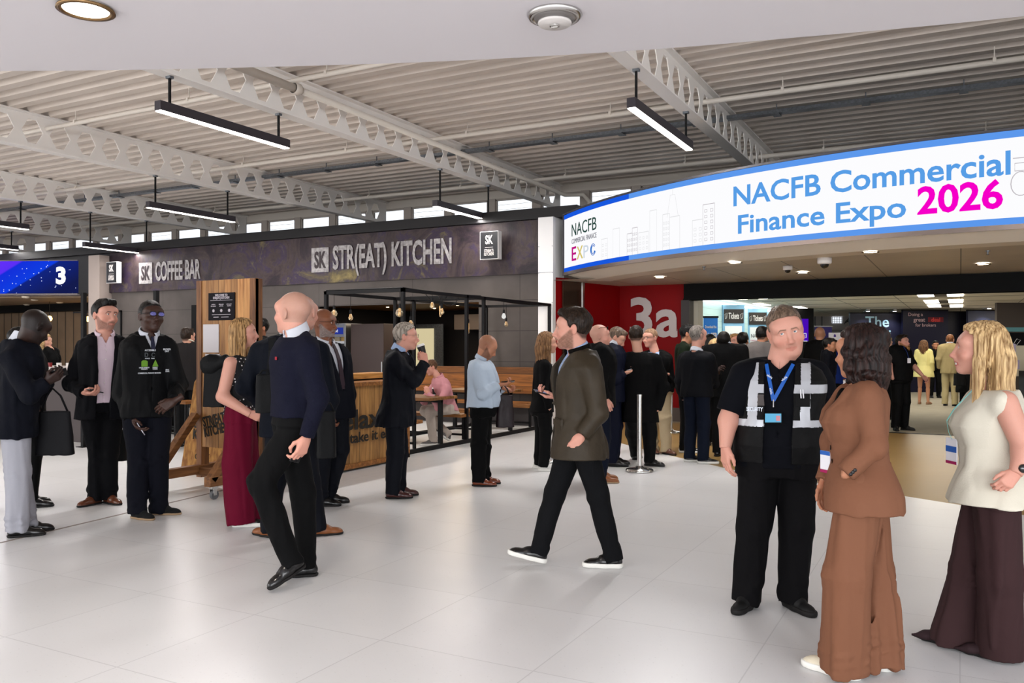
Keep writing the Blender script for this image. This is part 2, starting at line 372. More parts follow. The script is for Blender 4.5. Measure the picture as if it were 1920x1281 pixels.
# mural
def mural_mat():
    m = mat('mural_print', (60,48,52), .55); nt = m.node_tree; L = nt.links; b = nt.nodes['Principled BSDF']
    tc = nn(nt,'ShaderNodeTexCoord'); n1 = nn(nt,'ShaderNodeTexNoise',Scale=.9,Detail=8.0,Roughness=.68,Distortion=1.2); L.new(tc.outputs['Object'], n1.inputs[0])
    cr = nn(nt,'ShaderNodeValToRGB'); e = cr.color_ramp.elements; e[0].position=.32; e[0].color=lin((20,14,18)); e[1].position=.74; e[1].color=lin((128,112,68))
    for ps,c in ((.42,(38,26,34)),(.5,(60,48,46)),(.56,(44,32,58)),(.63,(86,76,50))): q = e.new(ps); q.color = lin(c)
    L.new(n1.outputs['Fac'], cr.inputs[0]); n2 = nn(nt,'ShaderNodeTexNoise',Scale=5.0,Detail=6.0,Roughness=.8); L.new(tc.outputs['Object'], n2.inputs[0])
    mx = nn(nt,'ShaderNodeMix',data_type='RGBA',blend_type='OVERLAY'); mx.inputs[0].default_value=.75; L.new(cr.outputs[0], mx.inputs[6]); L.new(n2.outputs['Fac'], mx.inputs[7]); L.new(mx.outputs[2], b.inputs['Base Color']); return m
b = MB(); b.box((XL,KY-.05,3.0),(XR,KY-.005,4.06)); o = b.build('mural_panel', mural_mat()); tag(o,'long dark abstract paint splashed mural band above the kitchen front','mural')
M_lett = mat('worn_letter_paint', (150,146,146), .7, vary=.28, vscale=14)
def lettering(px0, px1, yc0, string, size, xs, lb, sqw, sqh, boxpx):
    zc = at_Y((px0+px1)/2, yc0, KY).z
    x0 = at_Y(px0, yc0, KY).x; x1 = at_Y(px1, yc0, KY).x
    r = empty('wall_sign', (x0,KY-.06,zc-.4), 0, lb, 'sign')
    q = MB(); q.box((0,-.012,.4-sqh/2),(sqw,0,.4+sqh/2)); q.build('logo_square', M_lett, r)
    text('logo_letters', 'SK', sqh*.92, mat('logo_dark',(48,38,42),.6), (sqw/2,-.02,.4-.02), (1,0,0),(0,0,1), r, .56, .03)
    t = text('letters', string, size, M_lett, (sqw+.12,-.012,.4), (1,0,0),(0,0,1), r, 1.0, .03, 'LEFT')
    w = max(v.co.x for v in t.data.vertices)-(sqw+.12); k = (x1-x0-sqw-.12)/w
    for v in t.data.vertices: v.co.x = sqw+.12+(v.co.x-sqw-.12)*k
    return r
lettering(588,850,481,'STR(EAT) KITCHEN',.72,.6,'worn white SK STR(EAT) KITCHEN lettering on the mural',.5,.56,0)
lettering(265,380,510,'COFFEE BAR',.66,.6,'worn white SK COFFEE BAR lettering on the mural',.5,.55,0)
def blade_sign(px, py, lb, W=.42, H=.56):
    c = at_Y(px, py, KY-.35); r = empty('projecting_sign', (c.x,c.y,c.z-H/2), 0, lb, 'sign')
    b = MB(); b.box((-W/2,0,0),(W/2,.14,H)); b.build('case', mat('sign_case',(222,220,218),.4), r)
    b = MB(); b.box((-W/2+.012,-.006,.012),(W/2-.012,0,H-.012)); b.build('face', mat('sign_face',(24,24,28),.35), r)
    text('letters','SK',.24,M_white,(0,-.01,H*.68),(1,0,0),(0,0,1),r,.62,.03)
    b = MB(); b.box((-.09,-.01,H*.42),(.09,-.005,H*.435)); b.build('rule', M_white, r)
    text('small_letters','STR(EAT)\nKITCHEN',.085,M_white,(0,-.01,H*.24),(1,0,0),(0,0,1),r,.62,.02,lines=.8)
    b = MB(); b.box((-.03,.14,H*.3),(.03,.35,H*.36)); b.build('bracket', M_black, r)
blade_sign(917,460,'small black SK sign box projecting near the right end of the mural')
blade_sign(209,511,'small black SK sign box projecting at the left end of the mural')

# kitchen interior
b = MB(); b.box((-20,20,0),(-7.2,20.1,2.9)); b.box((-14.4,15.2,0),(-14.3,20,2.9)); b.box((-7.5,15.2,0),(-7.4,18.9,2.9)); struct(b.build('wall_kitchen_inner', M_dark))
b = MB(); b.box((-14.4,15.2,2.56),(-7.4,20,2.62)); struct(b.build('ceiling_kitchen', wood('ceiling_timber',(150,106,58),(96,62,30),'x')))
r = empty('serving_hatch', (-10.6,19.4,0), 0, 'cream lit serving hatch in a steel frame inside the dark kitchen','hatch')
p0 = at_Y(776,690,19.3); p1 = at_Y(812,616,19.3)
b = MB(); b.box((p0.x+10.6-.08,-.06,p0.z-.1),(p1.x+10.6+.3,-.02,p1.z+.12)); b.build('frame', M_galv, r)
b = MB(); b.box((p0.x+10.6,-.1,p0.z),(p1.x+10.6,-.06,p1.z)); b.build('lit_panel', emis('hatch_glow',(238,222,176),.75), r)
r = empty('extractor_hood', (-9.9,19.0,0), 0, 'brown steel extractor hood on the back wall of the kitchen','hood')
b = MB(); b.box((-2.0,.1,2.0),(.1,.9,2.4)); b.build('canopy', mat('hood_brown',(96,84,76),.4,.5), r); text('letters','BAKERY',.12,M_dark,(-.9,.09,2.25),(1,0,0),(0,0,1),r,1,.01,spacing=1.6)
r = empty('shutter_stack', (-9.0,17.0,0), 0, 'stack of upright steel slats inside the kitchen opening','shutter')
b = MB()
for k in range(7): b.box((-.4+k*.13,0,1.1),(-.3+k*.13,.05,2.3))
b.build('slat', mat('slat_brown',(140,112,82),.35,.7), r)
b = MB(); b.box((-.72,-.05,1.1),(-.5,.02,1.95)); b.build('control_panel', mat('tan_panel',(186,160,124),.5), r)
# display fridge
fp = at_Y(592,640,15.9); r = empty('display_fridge', (fp.x-.25,15.7,0), 0, 'open display fridge with sandwich shelves and a blue header','fridge')
b = MB(); b.box((0,.55,0),(1.35,.6,2.05)); b.box((0,0,0),(.04,.6,2.05)); b.box((0,0,0),(1.35,.6,.25)); b.box((0,0,2.0),(1.35,.6,2.1)); b.build('body', mat('fridge_grey',(150,150,152),.4), r)
b = MB(); b.box((0.04,-.02,1.78),(1.31,0.03,2.08)); b.build('header', emis('fridge_header',(120,120,130),.8), r)
b = MB(); b.box((0.3,-.03,1.84),(1.28,-.02,2.0)); b.build('sign_strip', emis('fridge_blue',(40,56,150),.9), r)
text('letters','honestly good food',.1,emis('soft_white',(230,230,235),1),(.8,-.035,1.92),(1,0,0),(0,0,1),r,.85,.01)
b = MB(); b.box((1.31,-.02,0),(1.36,.6,2.08)); b.build('side_panel', M_alu, r)
for k in range(5):
    z = .45+k*.3; b = MB(); b.box((.04,.05,z),(1.31,.55,z+.02)); s = b.build('shelf', M_alu, r)
    b = MB(); b.box((.04,.03,z-.03),(1.31,.05,z+.03)); b.build('price_rail', emis('price_white',(215,215,220),.6), s)
for k in range(5):
    z = .472+k*.3
    for j in range(6):
        b = MB(); x = .1+j*.2; b.prism([(0,0),(.13,0),(.13,.05),(0,.12)], x, x+.15, 'x'); c = .08 if j%2 else 0
        o = b.build('sandwich_pack', mat('sandwich_%d'%((j+k)%3), [(196,160,96),(150,96,58),(206,190,160)][(j+k)%3], .5))
        o.location = (fp.x-.25, 15.82, z)
        tag(o,'packed sandwich, %s from the left on the %s shelf of the display fridge'%(('first','second','third','fourth','fifth','last')[j],('bottom','second lowest','middle','second highest','top')[k]),'sandwich','sandwiches in the display fridge')
r = empty('storage_cabinet', (fp.x+1.2,15.75,0), 0, 'tall plain dark brown cabinet right of the display fridge','cabinet')
b = MB(); b.box((0,0,0),(.95,.6,2.08)); b.build('body', mat('cabinet_brown',(62,50,48),.5), r, bevel=.005); b = MB(); b.box((.9,-.03,.4),(.93,0,1.2)); b.build('handle', M_alu, r)
for k in range(9):
    x = -13.6+k*.7; b = MB(); b.lathe([(0,0),(.035,0),(.035,.012),(0,.012)],(x,16.4+(k%3)*1.1,2.548),12)
    o = b.build('downlight', emis('warm_spot',(255,226,180),10)); tag(o,'tiny warm downlight in the kitchen ceiling, %s from the left'%('first','second','third','fourth','fifth','sixth','seventh','eighth','last')[k],'ceiling light','tiny downlights in the kitchen ceiling')
lamp('kitchen_light','AREA',(-11,17.2,2.5),80,(1,.82,.6),4,2,(0,0,0))
lamp('kitchen_ceiling_fill','POINT',(-9.8,15.9,2.25),9,(1,.72,.4),.1)  # added bare lamp without a fitting, warms the kitchen ceiling
lamp('bench_light','AREA',(-9.2,13.6,2.9),26,(1,.86,.68),3,1.6,(0,0,0))

# pillar, red entrance wall, foyer
b = MB(); b.box((-7.28,KY-.22,0),(-6.96,KY+.3,3.0)); b.box((-7.28,KY-.22,3.0),(-6.96,KY+.3,4.07)); struct(b.build('wall_pillar', mat('white_panel',(238,236,235),.35)))
b = MB()
for z in (.6,1.2,1.8,2.4,2.985,3.5): 
    for x in (-7.265,-6.975): b.lathe([(0,0),(.008,0),(.008,.006),(0,.006)],(0,0,0),8,M=Matrix.Translation((x,KY-.22,z))@Matrix.Rotation(math.pi/2,4,'X'))
b.box((-7.28,KY-.223,2.988),(-6.96,KY-.22,2.996)); struct(b.build('trim_3', M_galv))
b = MB(); b.prism([(-6.96,15.0),(-6.96,14.9),(-6.78,15.5),(-6.42,17.05),(-6.55,17.2),(-6.96,15.6)], 0, 2.9); struct(b.build('wall_red_side', M_red))
b = MB(); b.prism([(-6.45,17.0),(-5.0,17.0),(-5.0,17.15),(-6.5,17.15)], .28, 2.9); b.box((-6.42,16.99,1.2),(-5.03,17.0,1.215),0); struct(b.build('wall_red', M_red))
b = MB(); b.prism([(-6.45,16.98),(-5.0,16.98),(-5.0,17.16),(-6.5,17.16)], 0, .28); struct(b.build('baseboard_red', mat('skirting_grey',(92,82,78),.6)))
# glazed door leaf pane with steel edge in the red side wall
d0, d1 = Vector((-6.90,15.05,0)), Vector((-6.74,15.72,0)); nrm = Vector((.973,-.23,0))
r = empty('door_1', d0, math.atan2((d1-d0).y,(d1-d0).x)); r['kind'] = 'structure'
b = MB(); b.box((0,-.04,0),(.62,-.015,2.86)); b.build('glass_leaf', mat('smoked_glass',(66,50,40),.08,.3,coat=1), r)
b = MB(); b.box((.62,-.06,0),(.68,0.0,2.88)); b.build('edge', M_chrome, r)
t0 = at_Y(1226,595,16.97)
o = text('wall_number','3a',1.28,mat('off_white_vinyl',(196,186,184),.5),(at_Y(1226,595,16.97).x,16.975,t0.z+.12),(1,0,0),(0,0,1),None,.98,.022); tag(o,'huge white 3a painted on the red wall','number')
tw = at_Y(1269,600,16.97).x-at_Y(1180,600,16.97).x; xsv=[v.co.x for v in o.data.vertices]; zs=[v.co.z for v in o.data.vertices]
zt, zb = at_Y(1205,557,16.97).z, at_Y(1250,633,16.97).z; x0 = at_Y(1181,600,16.97).x
for v in o.data.vertices:
    v.co.x = x0+min(1.0,(v.co.x-min(xsv))/(max(xsv)-min(xsv))/.945)*tw; v.co.z = zb+(v.co.z-min(zs))/(max(zs)-min(zs))*(zt-zb)
b = MB(); b.box((-5.0,16.9,2.5),(14,17.15,2.83)); b.box((-5.0,16.85,2.5),(14,17.2,2.53)); struct(b.build('trim_4', M_trimdk))
b = MB(); b.box((-5.05,16.88,0),(-4.88,17.2,2.5)); struct(b.build('trim_5', mat('dark_jamb',(36,24,22),.4)))
# foyer soffit: plaster ring under the sign + tiles
ZS = 2.83
def arc(n=48):
    """plan curve of the illuminated sign"""
    P = [Vector((-6.75,14.85)),Vector((-2.84,12.19)),Vector((.66,11.45))]
    (ax,ay),(bx,by),(cx,cy) = P
    d = 2*(ax*(by-cy)+bx*(cy-ay)+cx*(ay-by))
    ux = ((ax*ax+ay*ay)*(by-cy)+(bx*bx+by*by)*(cy-ay)+(cx*cx+cy*cy)*(ay-by))/d
    uy = ((ax*ax+ay*ay)*(cx-bx)+(bx*bx+by*by)*(ax-cx)+(cx*cx+cy*cy)*(bx-ax))/d
    R = math.hypot(ax-ux, ay-uy); return Vector((ux,uy)), R, P
AC, AR, AP = arc()
a0 = math.atan2(AP[0].y-AC.y, AP[0].x-AC.x); a1 = math.atan2(AP[2].y-AC.y, AP[2].x-AC.x)
if a1 < a0: a1 += 2*math.pi
def arcp(s, off=0.0, z=0.0):
    """s metres along the sign from its left end; off>0 outwards"""
    a = a0 + s/AR; return Vector((AC.x+(AR+off)*math.cos(a), AC.y+(AR+off)*math.sin(a), z))
SL = (a1-a0)*AR; SX = SL*1.22
N = 60
def ribbon(s0, s1, z0, z1, off, off2=None, n=N):
    off2 = off if off2 is None else off2; vs = []; 
    for i in range(n+1):
        s = s0+(s1-s0)*i/n; vs += [arcp(s,off,z0), arcp(s,off2,z1)]
    return vs, [(2*i,2*i+2,2*i+3,2*i+1) for i in range(n)]
b = MB(); b.add(*ribbon(0,SX,2.93,ZS,-.06,-.5)); b.add(*ribbon(0,SX,ZS,ZS,-.5,-.95)); struct(b.build('ceiling_ring', mat('ring_plaster',(236,228,216),.5)))
b = MB(); vs = [arcp(SX*i/N,-.93,ZS+.01) for i in range(N+1)]; k = [(v.x,v.y) for v in vs]
b.add([(x,y,ZS+.01) for x,y in k]+[(x,17.0,ZS+.01) for x,y in k], [(i,i+1,i+N+2,i+N+1) for i in range(N)]); b.add([(-7.1,14.8,ZS+.012),(k[0][0],14.8,ZS+.012),(k[6][0],17,ZS+.012),(-7.1,17,ZS+.012)],[(0,1,2,3)])
b.add([(3,8,ZS+.02),(14,8,ZS+.02),(14,17,ZS+.02),(3,17,ZS+.02)],[(0,1,2,3)])
struct(b.build('ceiling_foyer', M_ctile))
b = MB(); b.add([(-7.2,14.9,4.0),(14,9,4.0),(14,18.85,4.0),(-7.2,18.85,4.0)],[(0,1,2,3)]); 
b = MB(); vs=[arcp(SX*i/N,-.3,4.0) for i in range(N+1)]; b.add([tuple(v) for v in vs]+[(v.x,18.8,4.0) for v in vs],[(i,i+1,i+N+2,i+N+1) for i in range(N)]); struct(b.build('ceiling_canopy_top', M_trimdk))
# illuminated expo sign
r = empty('illuminated_sign', (0,0,0), 0, 'huge curved white illuminated expo sign with a blue edge','sign')
b = MB(); b.add(*ribbon(0,SX,2.98,4.08,0)); b.build('screen', emis('sign_white',(250,250,252),1.02), r)
SB1, SB2 = emis('sign_blue_left',(24,88,222),1.0), emis('sign_blue',(92,152,236),1.0)
b = MB(); b.add(*ribbon(0,SL*.3,3.995,4.08,.006)); b.add(*ribbon(0,SL*.3,2.98,3.06,.006)); b.add(*ribbon(SL*.3,SX,3.995,4.08,.006),1); b.add(*ribbon(SL*.3,SX,2.98,3.06,.006),1); b.build('blue_border', [SB1,SB2], r)
b = MB(); b.add(*ribbon(-.02,SX,2.92,2.98,.02)); b.add(*ribbon(-.02,SX,2.92,2.93,.02,-.08)); b.build('steel_edge', mat('sign_edge',(110,98,92),.3,.8), r)
b = MB(); b.add(*ribbon(-.02,SX,4.08,4.11,.03)); b.add(*ribbon(-.02,SX,4.11,4.11,.03,-.3)); b.add(*ribbon(-.02,SX,2.93,4.11,-.3)); e=[arcp(-.02,.03,2.92),arcp(-.02,-.3,2.92),arcp(-.02,-.3,4.11),arcp(-.02,.03,4.11)]; b.add(e,[(0,1,2,3)]); b.build('casing', mat('casing_grey',(70,68,72),.5), r)
def sign_s(px):   # arc length where the column px meets the sign
    best = min((abs((lambda q: ((q.x*CS+q.y*SN)/(-q.x*SN+q.y*CS))*FPX+960-px)(arcp(SX*i/800.0))), SX*i/800.0) for i in range(801)); return best[1]
def sign_z(px, py):
    q = arcp(sign_s(px)); return CAMH+(HOR-py)/FPX*(-q.x*SN+q.y*CS)
def sign_text(s, px0, px1, py0t, py0b, m, nm, bold=.012, fit=True, size=None):
    s0, s1 = sign_s(px0), sign_s(px1); zt, zb = sign_z(px0, py0t), sign_z(px0, py0b)
    t = text(nm, s, 1.0, m, (0,0,0), parent=r, bold=bold, depth=.004)
    X = [v.co.x for v in t.data.vertices]; Z = [v.co.z for v in t.data.vertices]; xa, xb, za, zb_ = min(X), max(X), min(Z), max(Z)
    for v in t.data.vertices:
        u = (v.co.x-xa)/(xb-xa); w = (v.co.z-za)/(zb_-za); y = v.co.y
        v.co = arcp(s0+(s1-s0)*u, .008-y, zb+(zt-zb)*w)
    return t
TB = emis('sign_text_blue',(88,158,230),1.0)
sign_text('NACFB Commercial',1376,1896,350,388,TB,'title_letters',.018)
sign_text('Finance Expo',1385,1699,404,450,TB,'title_letters',.018)
sign_text('2026',1720,1880,350,404,emis('sign_magenta',(246,0,200),1.0),'year_letters',.025)
sign_text('NACFB',1073,1119,421,444,emis('sign_green',(40,72,64),1.0),'logo_letters',.0)
sign_text('COMMERCIAL FINANCE',1073,1119,449,458,emis('sign_greyt',(120,120,130),1.0),'tagline_letters',-.005)
sign_text('E',1073,1081,464,490,emis('sign_pink',(190,24,130),1.0),'logo_letters',.01)
sign_text('X',1082,1094,463,487,emis('sign_gold',(214,196,110),1.0),'logo_letters',.01)
sign_text('P',1095,1104,461,484,emis('sign_pale',(206,216,226),1.0),'logo_letters',.0)
b = MB(); sc, zc = sign_s(1113), sign_z(1113,468)
for rr in (.07,.1):
    pts = [arcp(sc+rr*.9*math.cos(t), .01, zc+rr*math.sin(t)) for t in (math.radians(40+300*i/20) for i in range(21))]; b.tube([tuple(p) for p in pts], .008, 4)
b.build('logo_swirl', emis('sign_swirl',(40,110,200),1.0), r)
# skyline drawing: outlines of towers with window rows
b = MB(); GL = emis('sign_line',(222,222,224),1.0); GD = emis('sign_line_dark',(190,184,190),1.0)
def sline(s0,z0,s1,z1,w=.006,mi=0):
    n = max(1,int(abs(s1-s0)/.3)); 
    for i in range(n):
        A = arcp(s0+(s1-s0)*i/n,.006,z0+(z1-z0)*i/n); B = arcp(s0+(s1-s0)*(i+1)/n,.006,z0+(z1-z0)*(i+1)/n)
        d = (B-A); u = Vector((0,0,1)) if abs(d.z) < .5*d.length else arcp(s0+.01,.006,0)-arcp(s0,.006,0); u = u.normalized()*w/2
        b.add([A-u,B-u,B+u,A+u],[(0,1,2,3)],mi)
def tower(px0,px1,zt,win=2,mi=0,z0=3.06):
    s0,s1 = sign_s(px0),sign_s(px1); sline(s0,z0,s0,zt,mi=mi); sline(s1,z0,s1,zt,mi=mi); sline(s0,zt,s1,zt,.01,mi)
    if win:
        k = int((zt-z0-.08)/.085)
        for i in range(k):
            for j in range(win):
                a = s0+(s1-s0)*(j+.5)/win; z = z0+.06+i*.085; w=(s1-s0)/win*.22
                sline(a-w,z,a+w,z,.006,mi); sline(a-w,z+.04,a+w,z+.04,.006,mi); sline(a-w,z,a-w,z+.04,.006,mi); sline(a+w,z,a+w,z+.04,.006,mi)
for q in ((1128,1140,3.42,2,0),(1150,1162,3.55,0,0),(1176,1186,3.42,3,1),(1186,1196,3.5,3,1),(1198,1217,3.4,3,0),(1219,1232,3.72,0,0),(1243,1256,3.62,3,0),(1299,1318,3.45,2,0),(1319,1340,3.66,2,1),(1256,1275,3.56,0,0)): tower(q[0],q[1],q[2],q[3],q[4])
s1=sign_s(1262); sline(s1-.12,3.56,s1-.05,3.9); sline(s1+.12,3.56,s1+.05,3.9); sline(s1,3.9,s1,4.0); sline(s1-.05,3.9,s1+.05,3.9)
b.build('skyline_drawing', [GL,GD], r)
b = MB()
s2 = sign_s(1915); 
b.tube([tuple(arcp(s2+.1*math.cos(t)*k, .008, 3.45+.14*math.sin(t))) for k in (1,) for t in [math.radians(20+i*320/16) for i in range(17)]], .005, 4); b.tube([tuple(arcp(s2+x,.008,z)) for x,z in ((-.08,3.75),(.1,3.75),(.1,3.69),(-.06,3.69),(-.06,3.6),(.09,3.6))],.005,4)
b.build('figure_drawing', GD, r)

def downlight(p, lb, R=.11, s=1.0, grp='round downlights in the foyer soffit'):
    r = empty('downlight', p, 0, lb, 'ceiling light', grp)
    b = MB(); b.lathe([(R*.78,.0),(R,-.004),(R*1.02,-.012),(R*.84,-.014),(R*.78,-.002)],(0,0,0),32); b.build('rim', mat('brass_rim',(150,120,84),.25,.9), r, smooth=True)
    b = MB(); b.lathe([(0,-.006),(R*.8,-.006)],(0,0,0),32); b.build('lens', M_led, r)
    lamp('downlight_beam','SPOT',(p[0],p[1],p[2]-.05),50*s,(1,.88,.74),.08,spot=2.5,blend=.8)
for px,py,lb in ((1237,520,'lit downlight in front of the red wall'),(1378,492,'lit downlight left of the two dome cameras'),(1505,511,'small lit downlight behind the larger dome camera'),(1632,472,'large lit downlight right of the dome cameras'),(1843,495,'lit downlight farthest right under the sign')):
    q = at_z(px,py,ZS-.004); downlight(q, lb)
for px,py,sz,lb in ((1546,484,.10,'larger white dome camera with a black eye on the foyer soffit'),(1477,499,.075,'smaller white dome camera on the foyer soffit')):
    q = at_z(px,py,ZS); r = empty('dome_camera', q, 0, lb, 'security camera', 'dome cameras on the foyer soffit')
    b = MB(); b.lathe([(0,0),(sz,0),(sz,-sz*.7),(sz*.9,-sz*.85),(sz*.6,-sz*.9)],(0,0,0),24); b.build('housing', M_white, r, smooth=True)
    b = MB(); b.lathe([(sz*.62,-sz*.88),(sz*.55,-sz*1.2),(sz*.35,-sz*1.4),(0,-sz*1.48)],(0,0,0),20); b.build('dome', mat('dome_black',(12,12,14),.08,coat=1), r, smooth=True)
for k,(px,py) in enumerate(((1320,500),(1595,530),(1852,470),(1545,497))):
    q = at_z(px,py,ZS); b = MB(); b.lathe([(0,0),(.03,0),(.03,-.012),(.01,-.015),(.01,-.05),(.025,-.055),(0,-.06)],q,10); o = b.build('sprinkler_head', M_galv); tag(o,('tiny sprinkler head between the two leftmost foyer downlights','tiny sprinkler head nearest the dark bulkhead','tiny sprinkler head near the farthest right foyer downlight','tiny sprinkler head just behind the larger dome camera')[k],'sprinkler','sprinkler heads on the foyer soffit')

# ================================================================= soffit above the camera
E = [(-10,-1.6),(-8,.2),(-6.2,1.6),(-4.46,2.65),(-2.66,3.48),(-1.49,3.9),(-.66,4.12),(.25,4.32),(1.6,4.5),(6,4.5)]
def smooth2(P, n=6):
    out = []
    for i in range(len(P)-1):
        p0,p1,p2,p3 = [Vector(P[max(0,min(len(P)-1,i+k))]) for k in (-1,0,1,2)]
        for j in range(n):
            t = j/n; out.append(.5*((2*p1)+(p2-p0)*t+(2*p0-5*p1+4*p2-p3)*t*t+(3*p1-p0-3*p2+p3)*t**3))
    return [(v.x,v.y) for v in out]+[P[-1]]
e2 = smooth2(E); b = MB(); b.prism([(-10,-4),(6,-4)][::1]+e2[::-1], 3.0, 3.3); struct(b.build('ceiling_soffit', M_soffit))
q = at_z(161,15,3.0); downlight((q.x,q.y,2.998), 'large lit round downlight in the white soffit at top left', .115, 1.2, 'fittings in the near soffit')
q = at_z(1040,27,3.0); r = empty('ceiling_speaker', (q.x,q.y,3.0), 0, 'round chrome ceiling diffuser with ring slots in the near white soffit','diffuser')
b = MB(); b.lathe([(.118,0),(.12,-.006),(.112,-.018),(.098,-.024),(.09,-.016)],(0,0,0),40); b.build('rim', M_chrome, r, smooth=True)
b = MB(); b.lathe([(.092,-.012),(.084,-.03),(.082,-.012)],(0,0,0),40); b.lathe([(.084,-.012),(.078,-.036),(.074,-.012)],(0,0,0),40); b.build('slot_ring', mat('satin_steel',(180,176,174),.35,.8), r, smooth=True)
b = MB(); b.lathe([(.072,-.01),(.074,-.04),(.07,-.045),(0,-.048)],(0,0,0),40); b.build('centre_disc', mat('disc_white',(214,208,204),.4), r, smooth=True)
b = MB(); b.lathe([(.022,-.048),(.022,-.054),(.018,-.056),(0,-.056)],(0,0,0),24); b.box((-.016,-.003,-.059),(.016,.003,-.056)); b.build('boss', M_chrome, r, smooth=False)

# ================================================================= pendant tube lamps
fx = [(-8.65,7.05,9.3,(293,205),'long lit tube lamp hanging nearest, upper left'),(-13.9,11.1,13.3,(290,388),'lit tube lamp hanging above the coffee bar sign, second row'),(-3.45,9.5,11.95,(1190,200),'short looking lit tube lamp hanging at upper right'),
      (-8.65,13.2,15.4,(820,386),'lit tube lamp hanging above the kitchen lettering'),(-19.1,10.0,12.0,(70,408),'lit tube lamp hanging at left, third row'),(-24.3,12.9,14.95,(64,454),'lit tube lamp hanging above the blue screen'),
      (-19.1,13.4,15.4,(320,462),'lit tube lamp hanging low in front of the coffee bar lettering'),(-29.5,12.6,14.6,(4,474),'lit tube lamp hanging farthest away at the left edge')]
proto = None
def fixture(X,Y0,Y1,zb,ztop,lb):
    r = empty('pendant_lamp', (X,Y0,zb), 0, lb, 'pendant lamp', 'long tube lamps under the roof beams'); L = Y1-Y0
    b = MB(); b.box((-.055,0,.012),(.055,L,.13)); b.build('housing', mat('lamp_housing',(52,48,54),.4), r, bevel=.004)
    b = MB(); b.box((-.048,.01,0),(.048,L-.01,.013)); b.build('diffuser', emis('tube_light',(255,246,236),7.0), r)
    for y in (.18,L-.18):
        b = MB(); b.box((-.013,y-.013,.13),(.013,y+.013,ztop-zb)); b.build('rod', M_black, r)
        b = MB(); b.box((-.04,y-.03,ztop-zb-.03),(.04,y+.03,ztop-zb)); b.build('clamp', M_galv, r)
    lamp('tube_lamp_beam','AREA',(X,(Y0+Y1)/2,zb-.03),TUBE_W*(1 if Y0 < 12 else .45),(1,.97,.95),.12,L)
for X,Y0,Y1,(px,py),lb in fx:
    zb = at_X(px,py,X).z if 0 else None
    dd = (-X*SN+Y0*CS); zb = CAMH+(HOR-py)/FPX*dd
    fixture(X,Y0,Y1,zb-.02,ZD-.6,lb)
# ================================================================= exhibition hall beyond the foyer
b = MB(); b.add([(-8,17.2,2.84),(22,17.2,2.84),(26,47,2.84),(-20,47,2.84)],[(0,1,2,3)]); struct(b.build('ceiling_hall', panel_mat('hall_ceiling_tiles',(232,224,210),0,1.5,'x',.6,.03,.4,.04)))
b = MB()
for y in (18.6,20.4,22.4,24.6,27,30): b.box((-5,y,2.832),(14,y+.03,2.838))
struct(b.build('trim_6', mat('ceiling_grid',(120,112,104),.6)))
b = MB(); b.box((-5.02,17.3,0),(-4.82,17.7,2.84)); struct(b.build('trim_7', mat('cream_jamb',(224,216,196),.5)))
b = MB(); b.prism([(-6.2,17.7),(-6.05,17.7),(-5.55,34),(-5.7,34)],0,2.84); struct(b.build('wall_hall_left', M_cyan))
b = MB(); b.prism([(-6.0,19),(-5.9,19),(-5.45,33),(-5.55,33)],2.72,2.76); o = b.build('strip_light', emis('strip_white',(240,248,255),2.6)); tag(o,'long white strip light along the top of the pale cyan wall','strip light')
b = MB(); b.box((-22,46,0),(26,46.2,2.9)); b.box((15,17,0),(15.2,46,2.9)); struct(b.build('wall_hall_back', mat('hall_wall_dark',(96,88,84),.7)))
SM = emis('hall_panel_light',(255,246,228),6.0)
for px,py,n in ((1735,553,0),(1791,552,0),(1747,566,0),(1792,565,0),(1752,574,0),(1793,574,0)):
    q = at_z(px,py,2.83); b = MB(); b.box((-.18,-.95 if n<1 else -.9,-.004),(.18,.95,.004)); o = b.build('ceiling_panel_light', SM); o.location = q
    tag(o, {1735:'square ceiling light, nearest in the left column of the hall lights',1791:'square ceiling light, nearest in the right column of the hall lights',1747:'square ceiling light, middle of the left column in the hall',1792:'square ceiling light, middle of the right column in the hall',1752:'square ceiling light, farthest of the left column in the hall',1793:'square ceiling light, farthest of the right column in the hall'}[px],'ceiling light','square hall ceiling lights')
for i,(px,py) in enumerate(((1763,553),(1770,566),(1773,574))):
    q = at_z(px,py,2.83); b = MB(); b.box((-.26,-.8,-.003),(.26,.8,.003)); o = b.build('air_grille', mat('grille_grey',(104,98,92),.5)); o.location = q
    tag(o, 'grey air grille between the square hall lights, %s'%('nearest','middle','farthest')[i],'grille','air grilles in the hall ceiling')
for i,(px,py) in enumerate(((1381,559),(1420,558),(1429,571),(1501,577))):
    q = at_z(px,py,2.83); b = MB(); b.box((-.12,-.75,-.004),(.12,.75,.004)); o = b.build('linear_light', SM); o.location = q
    tag(o, 'narrow ceiling light in the hall, %s from the left'%('first','second','third','fourth')[i],'ceiling light','narrow hall ceiling lights')
_q = at_z(1763,562,2.76); lamp('hall_light_near','AREA',(_q.x,_q.y,2.76),75,(1,.93,.82),1.6,6.5)
lamp('hall_light_far','AREA',(5.5,31,2.78),240,(1,.95,.88),6,3)
lamp('ticket_wall_light','AREA',(-4.6,24,2.78),60,(.9,.97,1),1.5,8)

def facing(px, d, off=0): # base point on the ground and the turn that faces a thing to the camera side
    q = at_d(px, HOR, d); return (q.x,q.y,0), YAW+off
def pxw(px0,px1,d): return (px1-px0)*d/FPX
def pz(py,d): return CAMH+(HOR-py)*d/FPX
